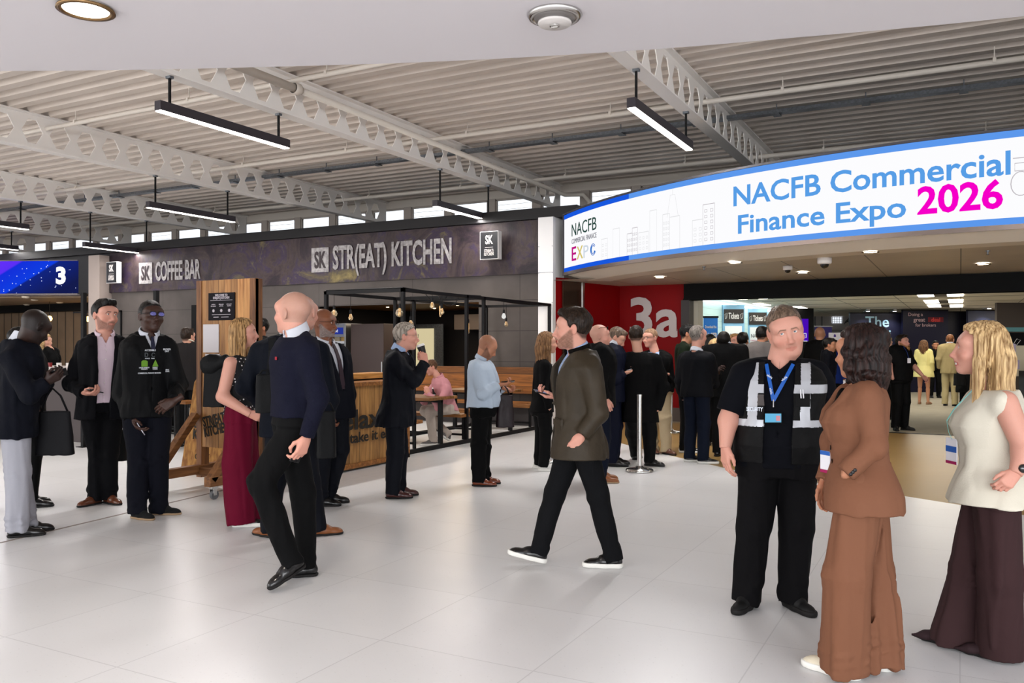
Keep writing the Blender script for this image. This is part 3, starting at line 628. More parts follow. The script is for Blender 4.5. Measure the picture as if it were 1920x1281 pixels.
# ticket pods
for px0,px1,d,yt,yb,lb in ((1357,1394,23.5,580,606,'ticket booth with black Tickets header, left of two on the cyan wall'),(1404,1437,26,586,609,'ticket booth with black Tickets header, behind the grey suited man')):
    (x,y,z),a = facing((px0+px1)/2,d); w = pxw(px0,px1,d); r = empty('ticket_booth',(x,y,0),a,lb,'booth','ticket booths in the hall')
    zb,zt = pz(yb,d),pz(yt,d)
    b = MB(); b.box((-w/2-.03,0,0),(w/2+.03,.4,zt+.12)); b.build('frame', mat('booth_blue',(132,180,208),.5), r)
    b = MB(); b.box((-w/2,-.03,zb),(w/2,0,zt)); b.build('header', mat('booth_header',(44,38,34),.5), r)
    text('letters','Tickets',.24,M_white,(0,-.035,(zb+zt)/2),(1,0,0),(0,0,1),r,.42,.02)
    b = MB()
    for s in (-1,1): b.tube([(s*w*.4-.02,-.035,(zb+zt)/2-.08),(s*w*.4-.03,-.035,(zb+zt)/2+.05),(s*w*.4+.03,-.035,(zb+zt)/2+.09),(s*w*.4+.02,-.035,(zb+zt)/2-.05),(s*w*.4-.02,-.035,(zb+zt)/2-.08)],.006,4)
    b.build('ticket_icon', M_white, r)
    b = MB(); b.box((-w/2+.03,-.02,.9),(w/2-.05,0,zb-.08)); b.build('poster', mat('poster_white',(228,228,226),.6), r)
    text('poster_letters','NACFB',.16,mat('text_dark',(50,60,60),.6),(-.03,-.025,zb-.35),(1,0,0),(0,0,1),r,.72,0)
    text('poster_small','COMMERCIAL FINANCE\nEXPO',.06,mat('text_pink',(180,100,130),.6),(-.03,-.025,zb-.52),(1,0,0),(0,0,1),r,.7,0)
(x,y,z),a = facing(1332.5,21.5); r = empty('roll_up_banner',(x,y,0),a,'blue roll up banner inviting a download beside the cyan wall','banner')
b = MB(); b.box((-.18,0,.1),(.18,.02,2.28)); b.build('panel', mat('banner_blue',(36,112,190),.5), r); b = MB(); b.box((-.2,-.01,2.28),(.2,.03,2.33)); b.box((-.2,-.08,0),(.2,.1,.1)); b.build('rail', M_black, r)
text('letters','Download the',.1,M_white,(0,-.005,2.05),(1,0,0),(0,0,1),r,.5,.02); text('large_letters','NACFB\nAPP',.2,M_white,(0,-.005,1.72),(1,0,0),(0,0,1),r,.5,.03)
# black portal with purple screen
(x,y,z),a = facing(1506,27.5); r = empty('screen_totem',(x,y,0),a,'black booth wall with a bright purple screen behind the security man','screen')
b = MB(); b.box((-.45,0,0),(.34,.3,2.8)); b.build('body', M_trimdk, r); b = MB(); b.box((-.3,-.03,pz(640,27.5)),(.16,0,pz(598,27.5))); b.build('screen', emis('purple_screen',(72,12,176),1.0), r)
b = MB(); b.tube([(.0,-.04,1.98),(.08,-.04,1.98),(.08,-.04,1.84),(0,-.04,1.84),(0,-.04,1.98)],.01,4); b.box((-.08,-.04,1.72),(.12,-.035,1.74)); b.build('screen_mark', emis('white_mark',(240,240,255),1.0), r)
# far bright wall with lattice window and ducts
(x,y,z),a = facing(1562,36); r = empty('far_gallery',(x,y,0),a,'far pale gallery wall with a gridded window and pipes','wall')
b = MB(); b.box((-.95,0,1.9),(.95,.1,3.2)); b.build('panel', mat('far_white',(206,204,206),.6), r)
b = MB(); b.box((-.05,-.02,2.55),(.38,0,2.82)); b.build('window', emis('far_window',(236,242,250),1.1), r)
b = MB(); 
for k in range(5): b.box((-.05+k*.1,-.04,2.55),(-.035+k*.1,-.02,2.82))
for k in range(3): b.box((-.05,-.04,2.6+k*.09),(.38,-.02,2.61+k*.09))
b.build('glazing_bars', M_galv, r)
b = MB(); 
for k in range(5): b.tube([(.42+.06*k,-.1,2.5+.05*k),(.5+.05*k,-.1,2.62),(.62,-.1,2.75-.05*k),(.8,-.1,2.6+.03*k)],.018,6)
b.box((-.7,-.06,2.1),(.95,-.0,2.25)); b.box((-.8,-.05,1.9),(-.76,0,2.85)); b.box((-.5,-.05,2.2),(-.47,0,2.85)); b.build('pipes', M_galv, r)
b = MB(); b.box((-.95,-.02,0),(.95,0.08,2.1)); b.build('lower_wall', mat('far_brown',(122,108,100),.6), r)
(x,y,z),a = facing(1544,30); r = empty('purple_banner',(x,y,0),a,'plain purple banner left of the white logo banner','banner'); b = MB(); b.box((-.3,0,.1),(.3,.03,pz(613,30))); b.build('panel', mat('banner_purple',(74,62,140),.5), r); b=MB(); b.box((-.32,-.02,pz(613,30)),(.32,.05,pz(611,30))); b.box((-.32,-.1,0),(.32,.12,.08)); b.build('rail', M_white, r)
(x,y,z),a = facing(1570,28); r = empty('white_banner',(x,y,0),a,'white banner with a small purple shield logo behind the crowd','banner'); b = MB(); b.box((-.28,0,.1),(.28,.03,pz(624,28))); b.build('panel', mat('banner_white',(220,216,226),.5), r)
b = MB(); b.prism([(-.12,0),(-.05,0),(-.05,.06),(-.085,.1),(-.12,.06)],-.01,-.004,'y',M=Matrix.Translation((0,0,pz(632,28)))); b.prism([(-.28,-.4),(.05,-.1),(.05,-.55),(-.28,-.6)],-.01,-.004,'y',M=Matrix.Translation((0,0,pz(632,28)))); b.build('shield_logo', mat('logo_purple',(70,44,140),.5), r); b=MB(); b.box((-.3,-.1,0),(.3,.12,.1)); b.build('rail', M_white, r)
# stands
def stand(nm,lb,px0,px1,d,yt,m,spots=0,off=0):
    (x,y,z),a = facing((px0+px1)/2,d,off); w = pxw(px0,px1,d); r = empty(nm,(x,y,0),a,lb,'exhibition stand','dark exhibition stand walls at the far end'); h = pz(yt,d)
    b = MB(); b.box((-w/2,0,0),(w/2,.12,h)); b.build('wall_panel', m, r)
    b = MB(); b.box((-w/2,-.01,h),(w/2,.13,h+.04)); b.build('top_rail', M_black, r)
    for k in range(spots):
        X = -w/2+w*(k+.5)/spots; b = MB(); b.bar((X,0,h+.05),(X,-.35,h+.12),.025); b.box((X-.05,-.42,h+.06),(X+.05,-.33,h+.14)); s = b.build('arm_light', M_alu, r)
        b = MB(); b.box((X-.045,-.41,h+.052),(X+.045,-.34,h+.06)); b.build('lens', emis('arm_white',(230,236,255),12), s)
        p = Matrix.Rotation(a,3,'Z')@Vector((X,-.42,0))+Vector((x,y,h-.02)); lamp('stand_spot','SPOT',p,26,(.85,.9,1),.04,rot=(math.radians(22),0,a),spot=1.7,blend=.9)
    return r, w, h
r,w,h = stand('exhibition_stand','dark exhibition stand wall reading The Deci in pale blue',1594,1693,29,588,mat('stand_navy',(34,34,52),.3),2)
text('letters','The\nDeci',.52,mat('pale_blue_text',(176,214,232),.5),(.02,-.012,pz(617,29)),(1,0,0),(0,0,1),r,1.0,.012,lines=.88)
r,w,h = stand('exhibition_stand','navy exhibition stand wall reading Doing a great deal for brokers',1693,1778,28.6,583,mat('stand_blue',(12,12,38),.4))
text('letters','Doing a',.16,mat('pink_grey_text',(176,150,156),.5),(-.35,-.012,pz(590,28.6)),(1,0,0),(0,0,1),r,1,.01); text('letters','great',.19,MATS['pink_grey_text'],(-.22,-.012,pz(600,28.6)),(1,0,0),(0,0,1),r,1,.015); text('red_letters','deal',.19,mat('red_text',(196,60,60),.5),(.34,-.012,pz(600,28.6)),(1,0,0),(0,0,1),r,1,.02); text('letters','for brokers',.15,MATS['pink_grey_text'],(-.0,-.012,pz(610,28.6)),(1,0,0),(0,0,1),r,1,.01)
b = MB(); b.box((.08,-.006,pz(604,28.6)),(.6,-.001,pz(595,28.6))); b.build('red_block', mat('dark_red',(96,16,26),.5), r)
stand('exhibition_stand','plain black exhibition stand wall behind the tan suit man',1778,1815,28.8,586,mat('stand_black',(18,18,30),.35),0)
stand('exhibition_stand','dark grey exhibition stand wall with a bright top light',1815,1871,28.4,583,mat('stand_grey',(60,62,84),.25),1)
(x,y,z),a = facing(1935,24); r = empty('stand_side_wall',(x,y,0),a,'plain dark taupe partition above the right ticket desk','partition'); b = MB(); b.box((-1.0,0,0),(1.2,.1,2.8)); b.build('panel', mat('taupe',(74,66,62),.6), r); b = MB(); b.box((-.18,-.01,2.1),(-.16,0,2.8)); b.build('joint', M_black, r)
(x,y,z),a = facing(1940,18.5); r = empty('ticket_desk',(x,y,0),a,'ticket desk with teal fascia and a black header at the right edge','booth')
D = 18.5
b = MB(); b.box((-.8,-.02,pz(622,D)),(1.2,.3,pz(614,D))); b.build('teal_fascia', mat('teal',(96,150,150),.5), r)
b = MB(); b.box((-.8,-.04,pz(648,D)),(1.2,.3,pz(624,D))); b.build('header', M_trimdk, r); text('letters','Tickets',.22,M_white,(.1,-.05,pz(636,D)),(1,0,0),(0,0,1),r,.8,.02)
b = MB(); b.tube([(-.5,-.05,1.6),(-.42,-.05,1.72),(-.34,-.05,1.69),(-.43,-.05,1.58),(-.5,-.05,1.6)],.007,4); b.build('ticket_icon', M_white, r)
b = MB(); b.box((-.55,0,.9),(1.2,.04,pz(648,D))); b.build('back_panel', mat('cream_panel',(226,212,182),.6), r)
b = MB(); b.box((-.62,-.06,pz(673,D)),(-.45,-.05,pz(645,D))); b.box((-.55,-.08,pz(692,D)),(-.38,-.07,pz(675,D))); b.build('notice', mat('lilac_paper',(196,180,206),.6), r)
b = MB(); b.box((-.35,-.5,0),(1.2,0,1.02)); b.build('counter', mat('desk_dark',(40,40,44),.5), r); b = MB(); b.box((-.2,-.45,1.02),(.1,-.2,1.22)); b.build('till', mat('till_teal',(120,170,160),.5), r)

# ================================================================= dark steel seating pen with festoon bulbs
PX0, PX1, PY0, PY1, PZ = -8.4, -7.0, 9.86, 14.75, 2.38
r = empty('pergola_frame', (PX1,PY0,0), 0, 'black steel pergola frame with hanging festoon bulbs around the seating','pergola')
W_ = PX0-PX1
def post(y, x=0.0, h=PZ, w=.05): b = MB(); b.box((x-w/2,y-w/2,0),(x+w/2,y+w/2,h)); b.build('post', M_black, r)
for y in (0,1.75,2.3,4.84): post(y)
for y in (0,1.75,2.3,4.84): post(y, W_)
b = MB()
for x in (0,W_):
    b.box((x-.025,-.025,PZ-.05),(x+.025,4.87,PZ)); b.box((x-.03,-.2,0),(x+.03,4.87,.06))
for y in (0,1.75,2.3,4.84): b.box((W_,y-.025,PZ-.05),(0,y+.025,PZ))
b.build('rail', M_black, r)
b = MB()
def droop(p,q,n=12,s=.06): return [Vector(p).lerp(Vector(q),i/n)+Vector((0,0,-s*4*(i/n)*(1-i/n))) for i in range(n+1)]
b.tube(droop((0,0,PZ+.01),(0,2.2,PZ+.01),14,.02),.008,5); b.tube(droop((0,2.2,PZ),(0,4.8,PZ-.02),14,.05),.008,5); b.tube(droop((W_,0,PZ+.01),(0,0,PZ+.01),10,.0),.009,5); b.tube(droop((-.05,.6,PZ),(-.05,1.3,PZ),10,.16),.006,5); b.tube(droop((-.05,.95,PZ),(-.02,1.6,PZ),10,.2),.006,5); b.tube(droop((W_,0,PZ),(W_,1.7,PZ),8,.01),.008,5)
b.build('cable', mat('cable_black',(14,14,14),.5), r)
M_bulb = mat('bulb_glass',(250,232,196),.05,trans=.85); M_fil = emis('filament',(255,196,120),1.3)
BULBS = [(-1.25,0,.17,'g'),(-1.22,.35,.22,'p'),(-.04,-.02,.17,'G'),(-.7,1.2,.3,'e'),(-.5,1.75,.05,'t'),(0,.75,.05,'p'),(-.02,1.05,.13,'p'),(-.3,2.3,.32,'t'),(-.6,4.2,.24,'p'),(0,3.0,.14,'w')]
BLB = ['round festoon bulb at the left front corner of the pergola','festoon bulb just behind the one at the left front corner','large round festoon bulb beside the front post','long pear festoon bulb hanging inside, above the coffee drinker','slim tube festoon bulb right of the front post','small festoon bulb near the front post under the top rail','pear festoon bulb in the middle of the side rail','long tube festoon bulb hanging lowest in the middle','festoon bulb hanging behind the second post pair','small white opal bulb hanging towards the grey wall']
for (x,y,dz,k),lb in zip(BULBS,BLB):
    z = PZ-.05-dz; q = empty('festoon_bulb',(PX1+x,PY0+y,z),0,lb,'light bulb','festoon bulbs on the pergola')
    b = MB(); b.lathe([(0,.0),(.018,0),(.02,-.06),(0,-.06)],(0,0,0),10); b.tube([(0,0,0),(0,0,dz+.02)],.004,5); b.build('socket', M_black, q)
    pr = {'G':[(.016,-.06),(.05,-.09),(.065,-.13),(.05,-.175),(0,-.195)],'g':[(.016,-.06),(.04,-.09),(.05,-.12),(.04,-.155),(0,-.17)],'p':[(.015,-.06),(.022,-.08),(.036,-.12),(.03,-.15),(0,-.165)],'e':[(.016,-.06),(.04,-.1),(.044,-.14),(.03,-.18),(0,-.2)],'t':[(.014,-.06),(.018,-.08),(.018,-.22),(.012,-.245),(0,-.25)],'w':[(.015,-.06),(.03,-.09),(.038,-.12),(.03,-.145),(0,-.16)]}[k]
    b = MB(); b.lathe(pr,(0,0,0),16); b.build('glass', emis('opal_bulb',(240,240,236),.9) if k=='w' else M_bulb, q, smooth=True)
    if k!='w': b = MB(); b.tube([(.008,0,-.07),(.01,0,pr[-1][1]+.04),(-.01,0,pr[-1][1]+.04),(-.008,0,-.07)],.003,4); b.build('filament', M_fil, q)
M_wtop = wood('table_oak',(160,110,58),(100,62,28),'x',.14,'y'); M_wbench = wood('bench_oak',(158,104,50),(98,58,24),'x')
def table(y0,y1,lb,x0=-8.25,x1=-6.98):
    t = empty('dining_table',((x0+x1)/2,(y0+y1)/2,0),0,lb,'table','wooden tables in the seating pen'); L=(x1-x0)/2; W=(y1-y0)/2
    b = MB(); b.box((-L,-W,.735),(L,W,.78)); b.build('tabletop', M_wtop, t, bevel=.004)
    for s in (-1,1): b = MB(); b.box((s*(L-.06)-.03,-.03,.06),(s*(L-.06)+.03,.03,.735)); b.build('leg', M_black, t)
    b = MB(); b.box((-L+.03,-.02,.69),(L-.03,.02,.735)); b.build('apron', M_black, t)
def bench(yc,lb,x0=-8.2,x1=-6.99,w=.15):
    t = empty('bench',((x0+x1)/2,yc,0),0,lb,'bench','wooden benches in the seating pen'); L=(x1-x0)/2
    b = MB(); b.box((-L,-w,.42),(L,w,.47)); b.build('seat', M_wbench, t, bevel=.004)
    for s in (-1,1): b = MB(); b.box((s*(L-.05)-.02,-.02,.06),(s*(L-.05)+.02,.02,.42)); b.build('leg', M_black, t)
    b = MB(); b.box((-L+.05,-.02,.12),(L-.05,.02,.15)); b.build('stretcher', M_black, t)
table(10.5,11.3,'oak table with a coffee cup where the seated man leans'); table(12.8,13.55,'oak table behind the man in the white shirt')
bench(10.2,'bench at the near side of the front table, beside the wooden counter'); bench(11.58,'bench the man in the pink shirt sits on'); bench(12.45,'bench at the near side of the far table'); bench(13.95,'bench at the far side of the far table')
r = empty('banquette', (-9.0,14.6,0), 0, 'long wooden banquette with a high plank back along the grey wall','bench')
b = MB(); b.box((-1.6,.2,.62),(1.68,.28,1.14)); b.build('backrest', wood('banquette_wood',(150,92,36),(100,58,18),'x',.25,'z'), r)
b = MB(); b.box((-1.6,-.2,.42),(1.68,.2,.47)); b.build('seat', M_wbench, r); b = MB(); b.box((-1.6,.1,0),(1.68,.2,.42)); b.build('plinth', mat('plinth_grey',(60,56,56),.7), r)

def cup(p, lb, tilt=None, M=None):
    r = empty('coffee_cup', p, 0, lb, 'cup')
    b = MB(); b.lathe([(0,0),(.029,0),(.041,.1),(0,.1)],(0,0,0),20); b.build('cup_wall', mat('cup_black',(26,24,24),.5), r, smooth=False)
    b = MB(); b.lathe([(.043,.098),(.044,.106),(.04,.11),(.038,.122),(0,.122)],(0,0,0),20); b.lathe([(.028,-.0),(.031,.012),(.03,-.001)],(0,0,0),20); b.build('lid', mat('cup_lid',(226,224,222),.4), r)
    if tilt is not None: r.rotation_euler = tilt
    return r
q = at_z(815,741,.781); cup((q.x,q.y,.781),'black paper coffee cup with white lid standing on the oak table')
def phone(p, rot, lb, m=None, sc=1.0):
    r = empty('phone', p, 0, lb, 'phone'); r.rotation_mode = 'XYZ'; r.rotation_euler = rot
    b = MB(); b.box((-.036*sc,-.075*sc,-.004),(.036*sc,.075*sc,.004)); b.build('case', m or mat('phone_black',(14,14,16),.3), r, bevel=.003)
    b = MB(); b.box((-.033*sc,-.071*sc,.004),(.033*sc,.071*sc,.0048)); b.build('screen', mat('phone_screen',(30,34,44),.08,coat=1), r)
    b = MB(); b.box((.01*sc,.045*sc,-.006),(.032*sc,.07*sc,-.004)); b.build('camera_lens', mat('lens_dark',(8,8,10),.1), r)
    return r

# wooden counter "relax"
r = empty('wooden_counter', (-6.7,7.3,0), 0, 'long plank clad wooden counter painted with relax take it easy','counter')
M_pl = wood('counter_planks',(176,130,74),(112,76,38),'z',.2,'y')
b = MB(); b.box((-.62,0,.02),(0,2.24,1.05)); b.build('body', M_pl, r)
b = MB(); b.box((0,0,.03),(.03,2.26,.09)); b.box((0,2.2,.03),(.03,2.26,1.07)); b.box((-.64,-.02,1.05),(.04,2.28,1.1)); b.build('trim', M_wbench, r, bevel=.003)
b = MB(); b.box((-.64,-.02,1.12),(-.3,2.28,1.19)); b.build('top_shelf', wood('counter_top',(206,150,80),(140,94,44),'y'), r, bevel=.004)
b = MB(); b.box((-.6,.02,1.09),(-.34,2.24,1.13)); b.build('gap_strip', M_black, r)
def lay(px,py): q = at_X(px,py,-6.67); return q.y-7.3, q.z
M_bl = mat('stencil_black',(26,22,18),.7)
def wtext(s,pa,pb,yt,yb,nm):   # fit letters on the front between two measured columns
    (ya,za),(yb_,zb) = lay(pa,yb),lay(pb,yb); t = text(nm,s,1,M_bl,(0,0,0),parent=r,bold=.02,depth=.004)
    X=[v.co.x for v in t.data.vertices]; Z=[v.co.z for v in t.data.vertices]; H=lay((pa+pb)/2,yt)[1]-lay((pa+pb)/2,yb)[1]; z0=lay((pa+pb)/2,yb)[1]
    for v in t.data.vertices:
        u=(v.co.x-min(X))/(max(X)-min(X)); w=(v.co.z-min(Z))/(max(Z)-min(Z)); v.co=(.034-v.co.y, ya+(yb_-ya)*u, z0+H*w)
wtext('relax',622,716,768,806,'large_letters'); wtext('take it easy',655,746,806,831,'small_letters')
b = MB(); 
for y in (.25,2.0): b.lathe([(0,0),(.16,0),(.16,.012),(.03,.02),(0,.02)],(-.05,y,0),24)
b.build('foot_plate', M_black, r)

# welcome board on casters
r = empty('welcome_board', (-7.08,6.64,0), 0, 'tall wooden plank welcome board on a timber frame with casters','notice board')
M_bd = wood('board_planks',(206,152,92),(150,98,50),'z',.095,'x'); M_tb = wood('dark_timber',(140,92,52),(84,50,26),'z'); M_tl = wood('dark_timber_y',(142,96,56),(84,50,26),'y')
b = MB(); b.box((-.34,0,.44),(.46,.04,2.28)); b.build('plank_panel', M_bd, r)
for x in (-.385,.42): b = MB(); b.box((x-.04,-.01,.1),(x+.04,.1,2.28)); b.build('upright', M_tb, r, bevel=.004)
for x,px_ in ((-.385,0),(.42,0)):
    b = MB(); b.bar((x-.0,-.62,.19),(x,.62,.19),.09,.1); b.build('foot_beam', M_tl, r, bevel=.006)
    for s in (-1,1): b = MB(); b.bar((x,s*.58,.2),(x,s*.05,.8),.07,.09,up=(1,0,0)); b.build('brace', M_tl, r, bevel=.004)
    for s in (-1,1):
        b = MB(); b.box((x-.04,s*.55-.04,.125),(x+.04,s*.55+.04,.14)); b.box((x-.03,s*.55-.012,.05),(x-.024,s*.55+.03,.13)); b.box((x+.024,s*.55-.012,.05),(x+.03,s*.55+.03,.13)); c = b.build('caster', M_chrome, r)
        b = MB(); b.lathe([(0,-.018),(.045,-.018),(.05,0),(.045,.018),(0,.018)],(0,0,0),20,M=Matrix.Translation((x,s*.55+.02,.052))@Matrix.Rotation(math.pi/2,4,'Y')); b.build('wheel', mat('wheel_grey',(90,90,92),.5), c)
b = MB(); b.bar((-.4,.0,.17),(.44,.0,.17),.09,.09); b.build('cross_beam', wood('dark_timber_x',(142,96,56),(84,50,26),'x'), r, bevel=.005)
def brd(px,py): q = at_Y(px,py,6.63); return q.x+7.08, q.z
def brect(x0,y0,x1,y1,nm,m,y=-.012):
    (a,c),(d,e) = brd(x0,y1),brd(x1,y0); b = MB(); b.box((a,y,c),(d,y+.01,e)); o = b.build(nm,m,r); o['label']=None if 0 else nm.replace('_',' '); return (a+d)/2,(c+e)/2,d-a,e-c
cx,cz,w,h = brect(391,548,440,601,'black_notice',mat('notice_dark',(14,11,18),.6,spec=.1))
M_nt = mat('notice_text',(190,182,190),.6)
text('notice_title','WELCOME TO\nSTR(EAT) KITCHEN',.036,M_nt,(cx,-.014,cz+h*.36),(1,0,0),(0,0,1),r,.8,.02,lines=.8)
for k,s in enumerate(('order at\nthe counter','take a seat\nand relax','return your\ntray here')): text('notice_text',s,.018,M_nt,(cx+(k-1)*w*.3,-.014,cz+h*.05),(1,0,0),(0,0,1),r,.9,.02)
b = MB(); b.box((cx-w*.42,-.014,cz+h*.22),(cx+w*.42,-.0125,cz+h*.235)); b.box((cx-w*.36,-.014,cz-h*.3),(cx+w*.36,-.0125,cz-h*.285))
for k in (-1,0,1): b.lathe([(0,0),(.018,0),(.012,.002)],(0,0,0),10,M=Matrix.Translation((cx+k*w*.3,-.0135,cz-h*.15))@Matrix.Rotation(math.pi/2,4,'X'))
b.box((cx-w*.3,-.014,cz-h*.4),(cx-w*.1,-.0125,cz-h*.37)); b.box((cx,-.014,cz-h*.4),(cx+w*.28,-.0125,cz-h*.375)); b.build('notice_marks', M_nt, r)
M_pp = mat('white_paper',(206,202,206),.7)
brect(381,608,410,661,'paper_sheet',M_pp); brect(385,664,412,716,'paper_sheet',M_pp)
x,z = brd(403,797); t = text('stencil','STR(EAT)\nKITCHEN',.15,M_bl,(x+.0,-.006,z),(math.cos(.22),0,math.sin(.22)),(-math.sin(.22),0,math.cos(.22)),r,.6,.03,lines=.75)
# OSB sandwich board behind
q = at_z(352,905,0); r = empty('sandwich_board',(q.x-.35,q.y+.55,0),math.radians(8),'chipboard sandwich board stencilled SK STR(EAT) KITCHEN behind the timber frame','sign')
M_osb = mat('chipboard',(186,136,72),.75,col2=(120,78,36),vary=.2,vscale=26,stretch=(1,1,.35),bump=.4,bscale=30)
M1 = Matrix.Rotation(math.radians(-8),4,'X')
b = MB(); b.prism([(-.36,0),(.36,0),(.36,1.12),(.3,1.2),(-.22,1.2),(-.28,1.12)],0,.02,'y',M=M1); b.build('front_panel', M_osb, r)
b = MB(); b.prism([(-.36,0),(.36,0),(.28,1.16),(-.28,1.16)],0,.02,'y',M=Matrix.Translation((0,.36,0))@Matrix.Rotation(math.radians(8),4,'X')); b.build('back_panel', M_osb, r)
text('large_letters','SK',.34,M_bl,M1@Vector((.02,-.006,.9)),(1,0,0),M1@Vector((0,0,1)),r,.62,.03); text('small_letters','STR(EAT)\nKITCHEN',.17,M_bl,M1@Vector((0,-.006,.54)),(1,0,0),M1@Vector((0,0,1)),r,.62,.03,lines=.8); text('lowest_letters','EAT IN\nOR OUT',.09,M_bl,M1@Vector((-.05,-.006,.24)),(1,0,0),M1@Vector((0,0,1)),r,.62,.02,lines=.8)
b = MB(); b.box((-.18,-.008,.735),(.2,-.002,.75),M=M1); b.build('rule', M_bl, r)

# ================================================================= far left: blue screen, slatted booth, coffee counter
S0, S1 = Vector((-21.6,15.0,0)), Vector((-26.2,12.9,0)); dd_ = (S0-S1).normalized(); aa = math.atan2(dd_.y,dd_.x); LN = (S0-S1).length
r = empty('blue_screen', S1, aa, 'blue and violet illuminated screen with a white 3','screen')
def scr():
    m = mat('screen_blue',(20,40,160),.4); nt = m.node_tree; L = nt.links; nt.nodes.remove(nt.nodes['Principled BSDF'])
    tc = nn(nt,'ShaderNodeTexCoord'); sx = nn(nt,'ShaderNodeSeparateXYZ'); L.new(tc.outputs['Object'],sx.inputs[0])
    ad = nn(nt,'ShaderNodeMath',operation='MULTIPLY_ADD'); ad.inputs[1].default_value=-1.7; L.new(sx.outputs[2],ad.inputs[0]); L.new(sx.outputs[0],ad.inputs[2])
    cr = nn(nt,'ShaderNodeValToRGB'); mr = nn(nt,'ShaderNodeMapRange'); mr.inputs[1].default_value=LN-10.2; mr.inputs[2].default_value=LN-5.8; L.new(ad.outputs[0],mr.inputs[0]); L.new(mr.outputs[0],cr.inputs[0])
    e = cr.color_ramp.elements; e[0].position=0; e[0].color=lin((104,40,220)); e[1].position=1; e[1].color=lin((16,22,66))
    for p,c in ((.42,(78,40,214)),(.44,(16,40,190)),(.66,(12,52,196)),(.68,(14,30,110))): q=e.new(p); q.color=lin(c)
    vo = nn(nt,'ShaderNodeTexVoronoi',Scale=9.0); L.new(tc.outputs['Object'],vo.inputs[0]); lt = nn(nt,'ShaderNodeMath',operation='LESS_THAN'); lt.inputs[1].default_value=.13; L.new(vo.outputs['Distance'],lt.inputs[0])
    g = nn(nt,'ShaderNodeMath',operation='GREATER_THAN'); g.inputs[1].default_value=.5; L.new(mr.outputs[0],g.inputs[0]); mu = nn(nt,'ShaderNodeMath',operation='MULTIPLY'); L.new(lt.outputs[0],mu.inputs[0]); L.new(g.outputs[0],mu.inputs[1])
    mx = nn(nt,'ShaderNodeMix',data_type='RGBA'); mx.inputs[7].default_value=lin((190,200,240)); L.new(mu.outputs[0],mx.inputs[0]); L.new(cr.outputs[0],mx.inputs[6])
    em = nn(nt,'ShaderNodeEmission'); L.new(mx.outputs[2],em.inputs[0]); L.new(em.outputs[0],nt.nodes['Material Output'].inputs[0]); return m
b = MB(); b.box((0,0,3.03),(LN,.05,3.93)); b.build('screen', scr(), r)
b = MB(); b.box((0,.02,2.98),(LN+.03,.4,3.03)); b.box((LN,.0,2.98),(LN+.03,.4,3.96)); b.box((0,.02,3.93),(LN+.03,.4,3.96)); b.build('casing', mat('case_grey',(120,112,114),.5), r)
text('numeral','3',.62,emis('numeral_white',(250,250,255),1.1),(LN-.5,-.01,3.5),(1,0,0),(0,0,1),r,1,.05)
b = MB(); b.prism([(-6.58,3.0),(-6.55,3.0),(-7.08,7.2),(-7.11,7.2)],0,.002); b.prism([(-6.3,-5),(-6.27,-5),(-6.55,3),(-6.58,3)],0,.002); struct(b.build('trim_11', mat('floor_joint',(140,130,124),.7)))
b = MB(); b.prism([(-21.55,15.5),(-20.62,15.5),(-20.62,18),(-30,18),(-30,11.7)],2.94,2.975); struct(b.build('ceiling_left', mat('left_soffit',(150,128,104),.6)))
b = MB(); b.box((-20.75,14.7,0),(-20.3,15.1,4.0)); struct(b.build('wall_left_pillar', mat('left_pillar',(168,154,146),.5)))
b = MB(); b.box((-21.5,15.05,3.0),(-20.75,15.1,4.0)); struct(b.build('trim_8', mat('grey_return',(92,84,86),.5)))
b = MB(); b.box((-32,17.6,0),(-20.3,17.75,2.96)); struct(b.build('wall_slatted', panel_mat('slat_wall',(112,92,72),0,.42,'x',.5,.05,.25,.15)))
b = MB(); b.box((-32,17.2,2.7),(-20.3,17.6,2.96)); b.box((-40,19.5,3),(-20,19.6,4.2)); b.box((-40,18,3.0),(-26,18.1,4.3)); struct(b.build('trim_9', M_trimdk))
b = MB(); b.box((-42,10,0),(-41.8,19,5.5)); b.box((-32.2,11,0),(-32,17.7,3)); struct(b.build('wall_left', mat('left_wall',(120,108,100),.7)))
for i,(px,py,d) in enumerate(((93,596,26),(165,597,26.2),(177,604,26))):
    q = at_d(px,py,d); r = empty('glowing_bulb',q,0,'warm glowing filament bulb at far left, %s'%('beside the bowed dark head','left of the dark haired man','just behind the dark haired man')[i],'light bulb','glowing bulbs over the coffee bar')
    b = MB(); b.lathe([(0,-.11),(.06,-.085),(.078,-.025),(.06,.035),(.022,.06)],(0,0,0),16); b.build('glass', emis('amber_bulb',(255,196,110),6), r, smooth=True)
    b = MB(); b.lathe([(.022,.055),(.02,.12),(0,.12)],(0,0,0),10); b.tube([(0,0,.1),(0,0,2.945-q.z)],.006,5); b.build('socket', M_black, r)
lamp('coffee_bar_light','AREA',(-23.5,16.0,2.85),30,(1,.8,.58),4,1.5)
for i,(px,py) in enumerate(((48,556),(65,561),(112,566),(50,570))):
    q = at_z(px,py,2.955); b = MB(); b.lathe([(0,0),(.1,0),(.1,-.03),(.06,-.05),(0,-.05)],q,16); o = b.build('ceiling_fitting', mat('fit_white',(220,206,186),.5)); tag(o,'small round fitting under the soffit of the blue screen, %s'%('nearest left','largest','right one with light','farthest')[i],'ceiling fitting','fittings under the blue screen soffit')
def steel_post(px,pytop,d,lb):
    q = at_d(px,HOR,d); h = CAMH+(HOR-pytop)*d/FPX; b = MB(); b.box((-.03,-.03,0),(.03,.03,h)); b.box((-.08,-.08,0),(.08,.08,.01)); o = b.build('steel_post', M_black); o.location = (q.x,q.y,0); tag(o,lb,'post','black steel posts at the left')
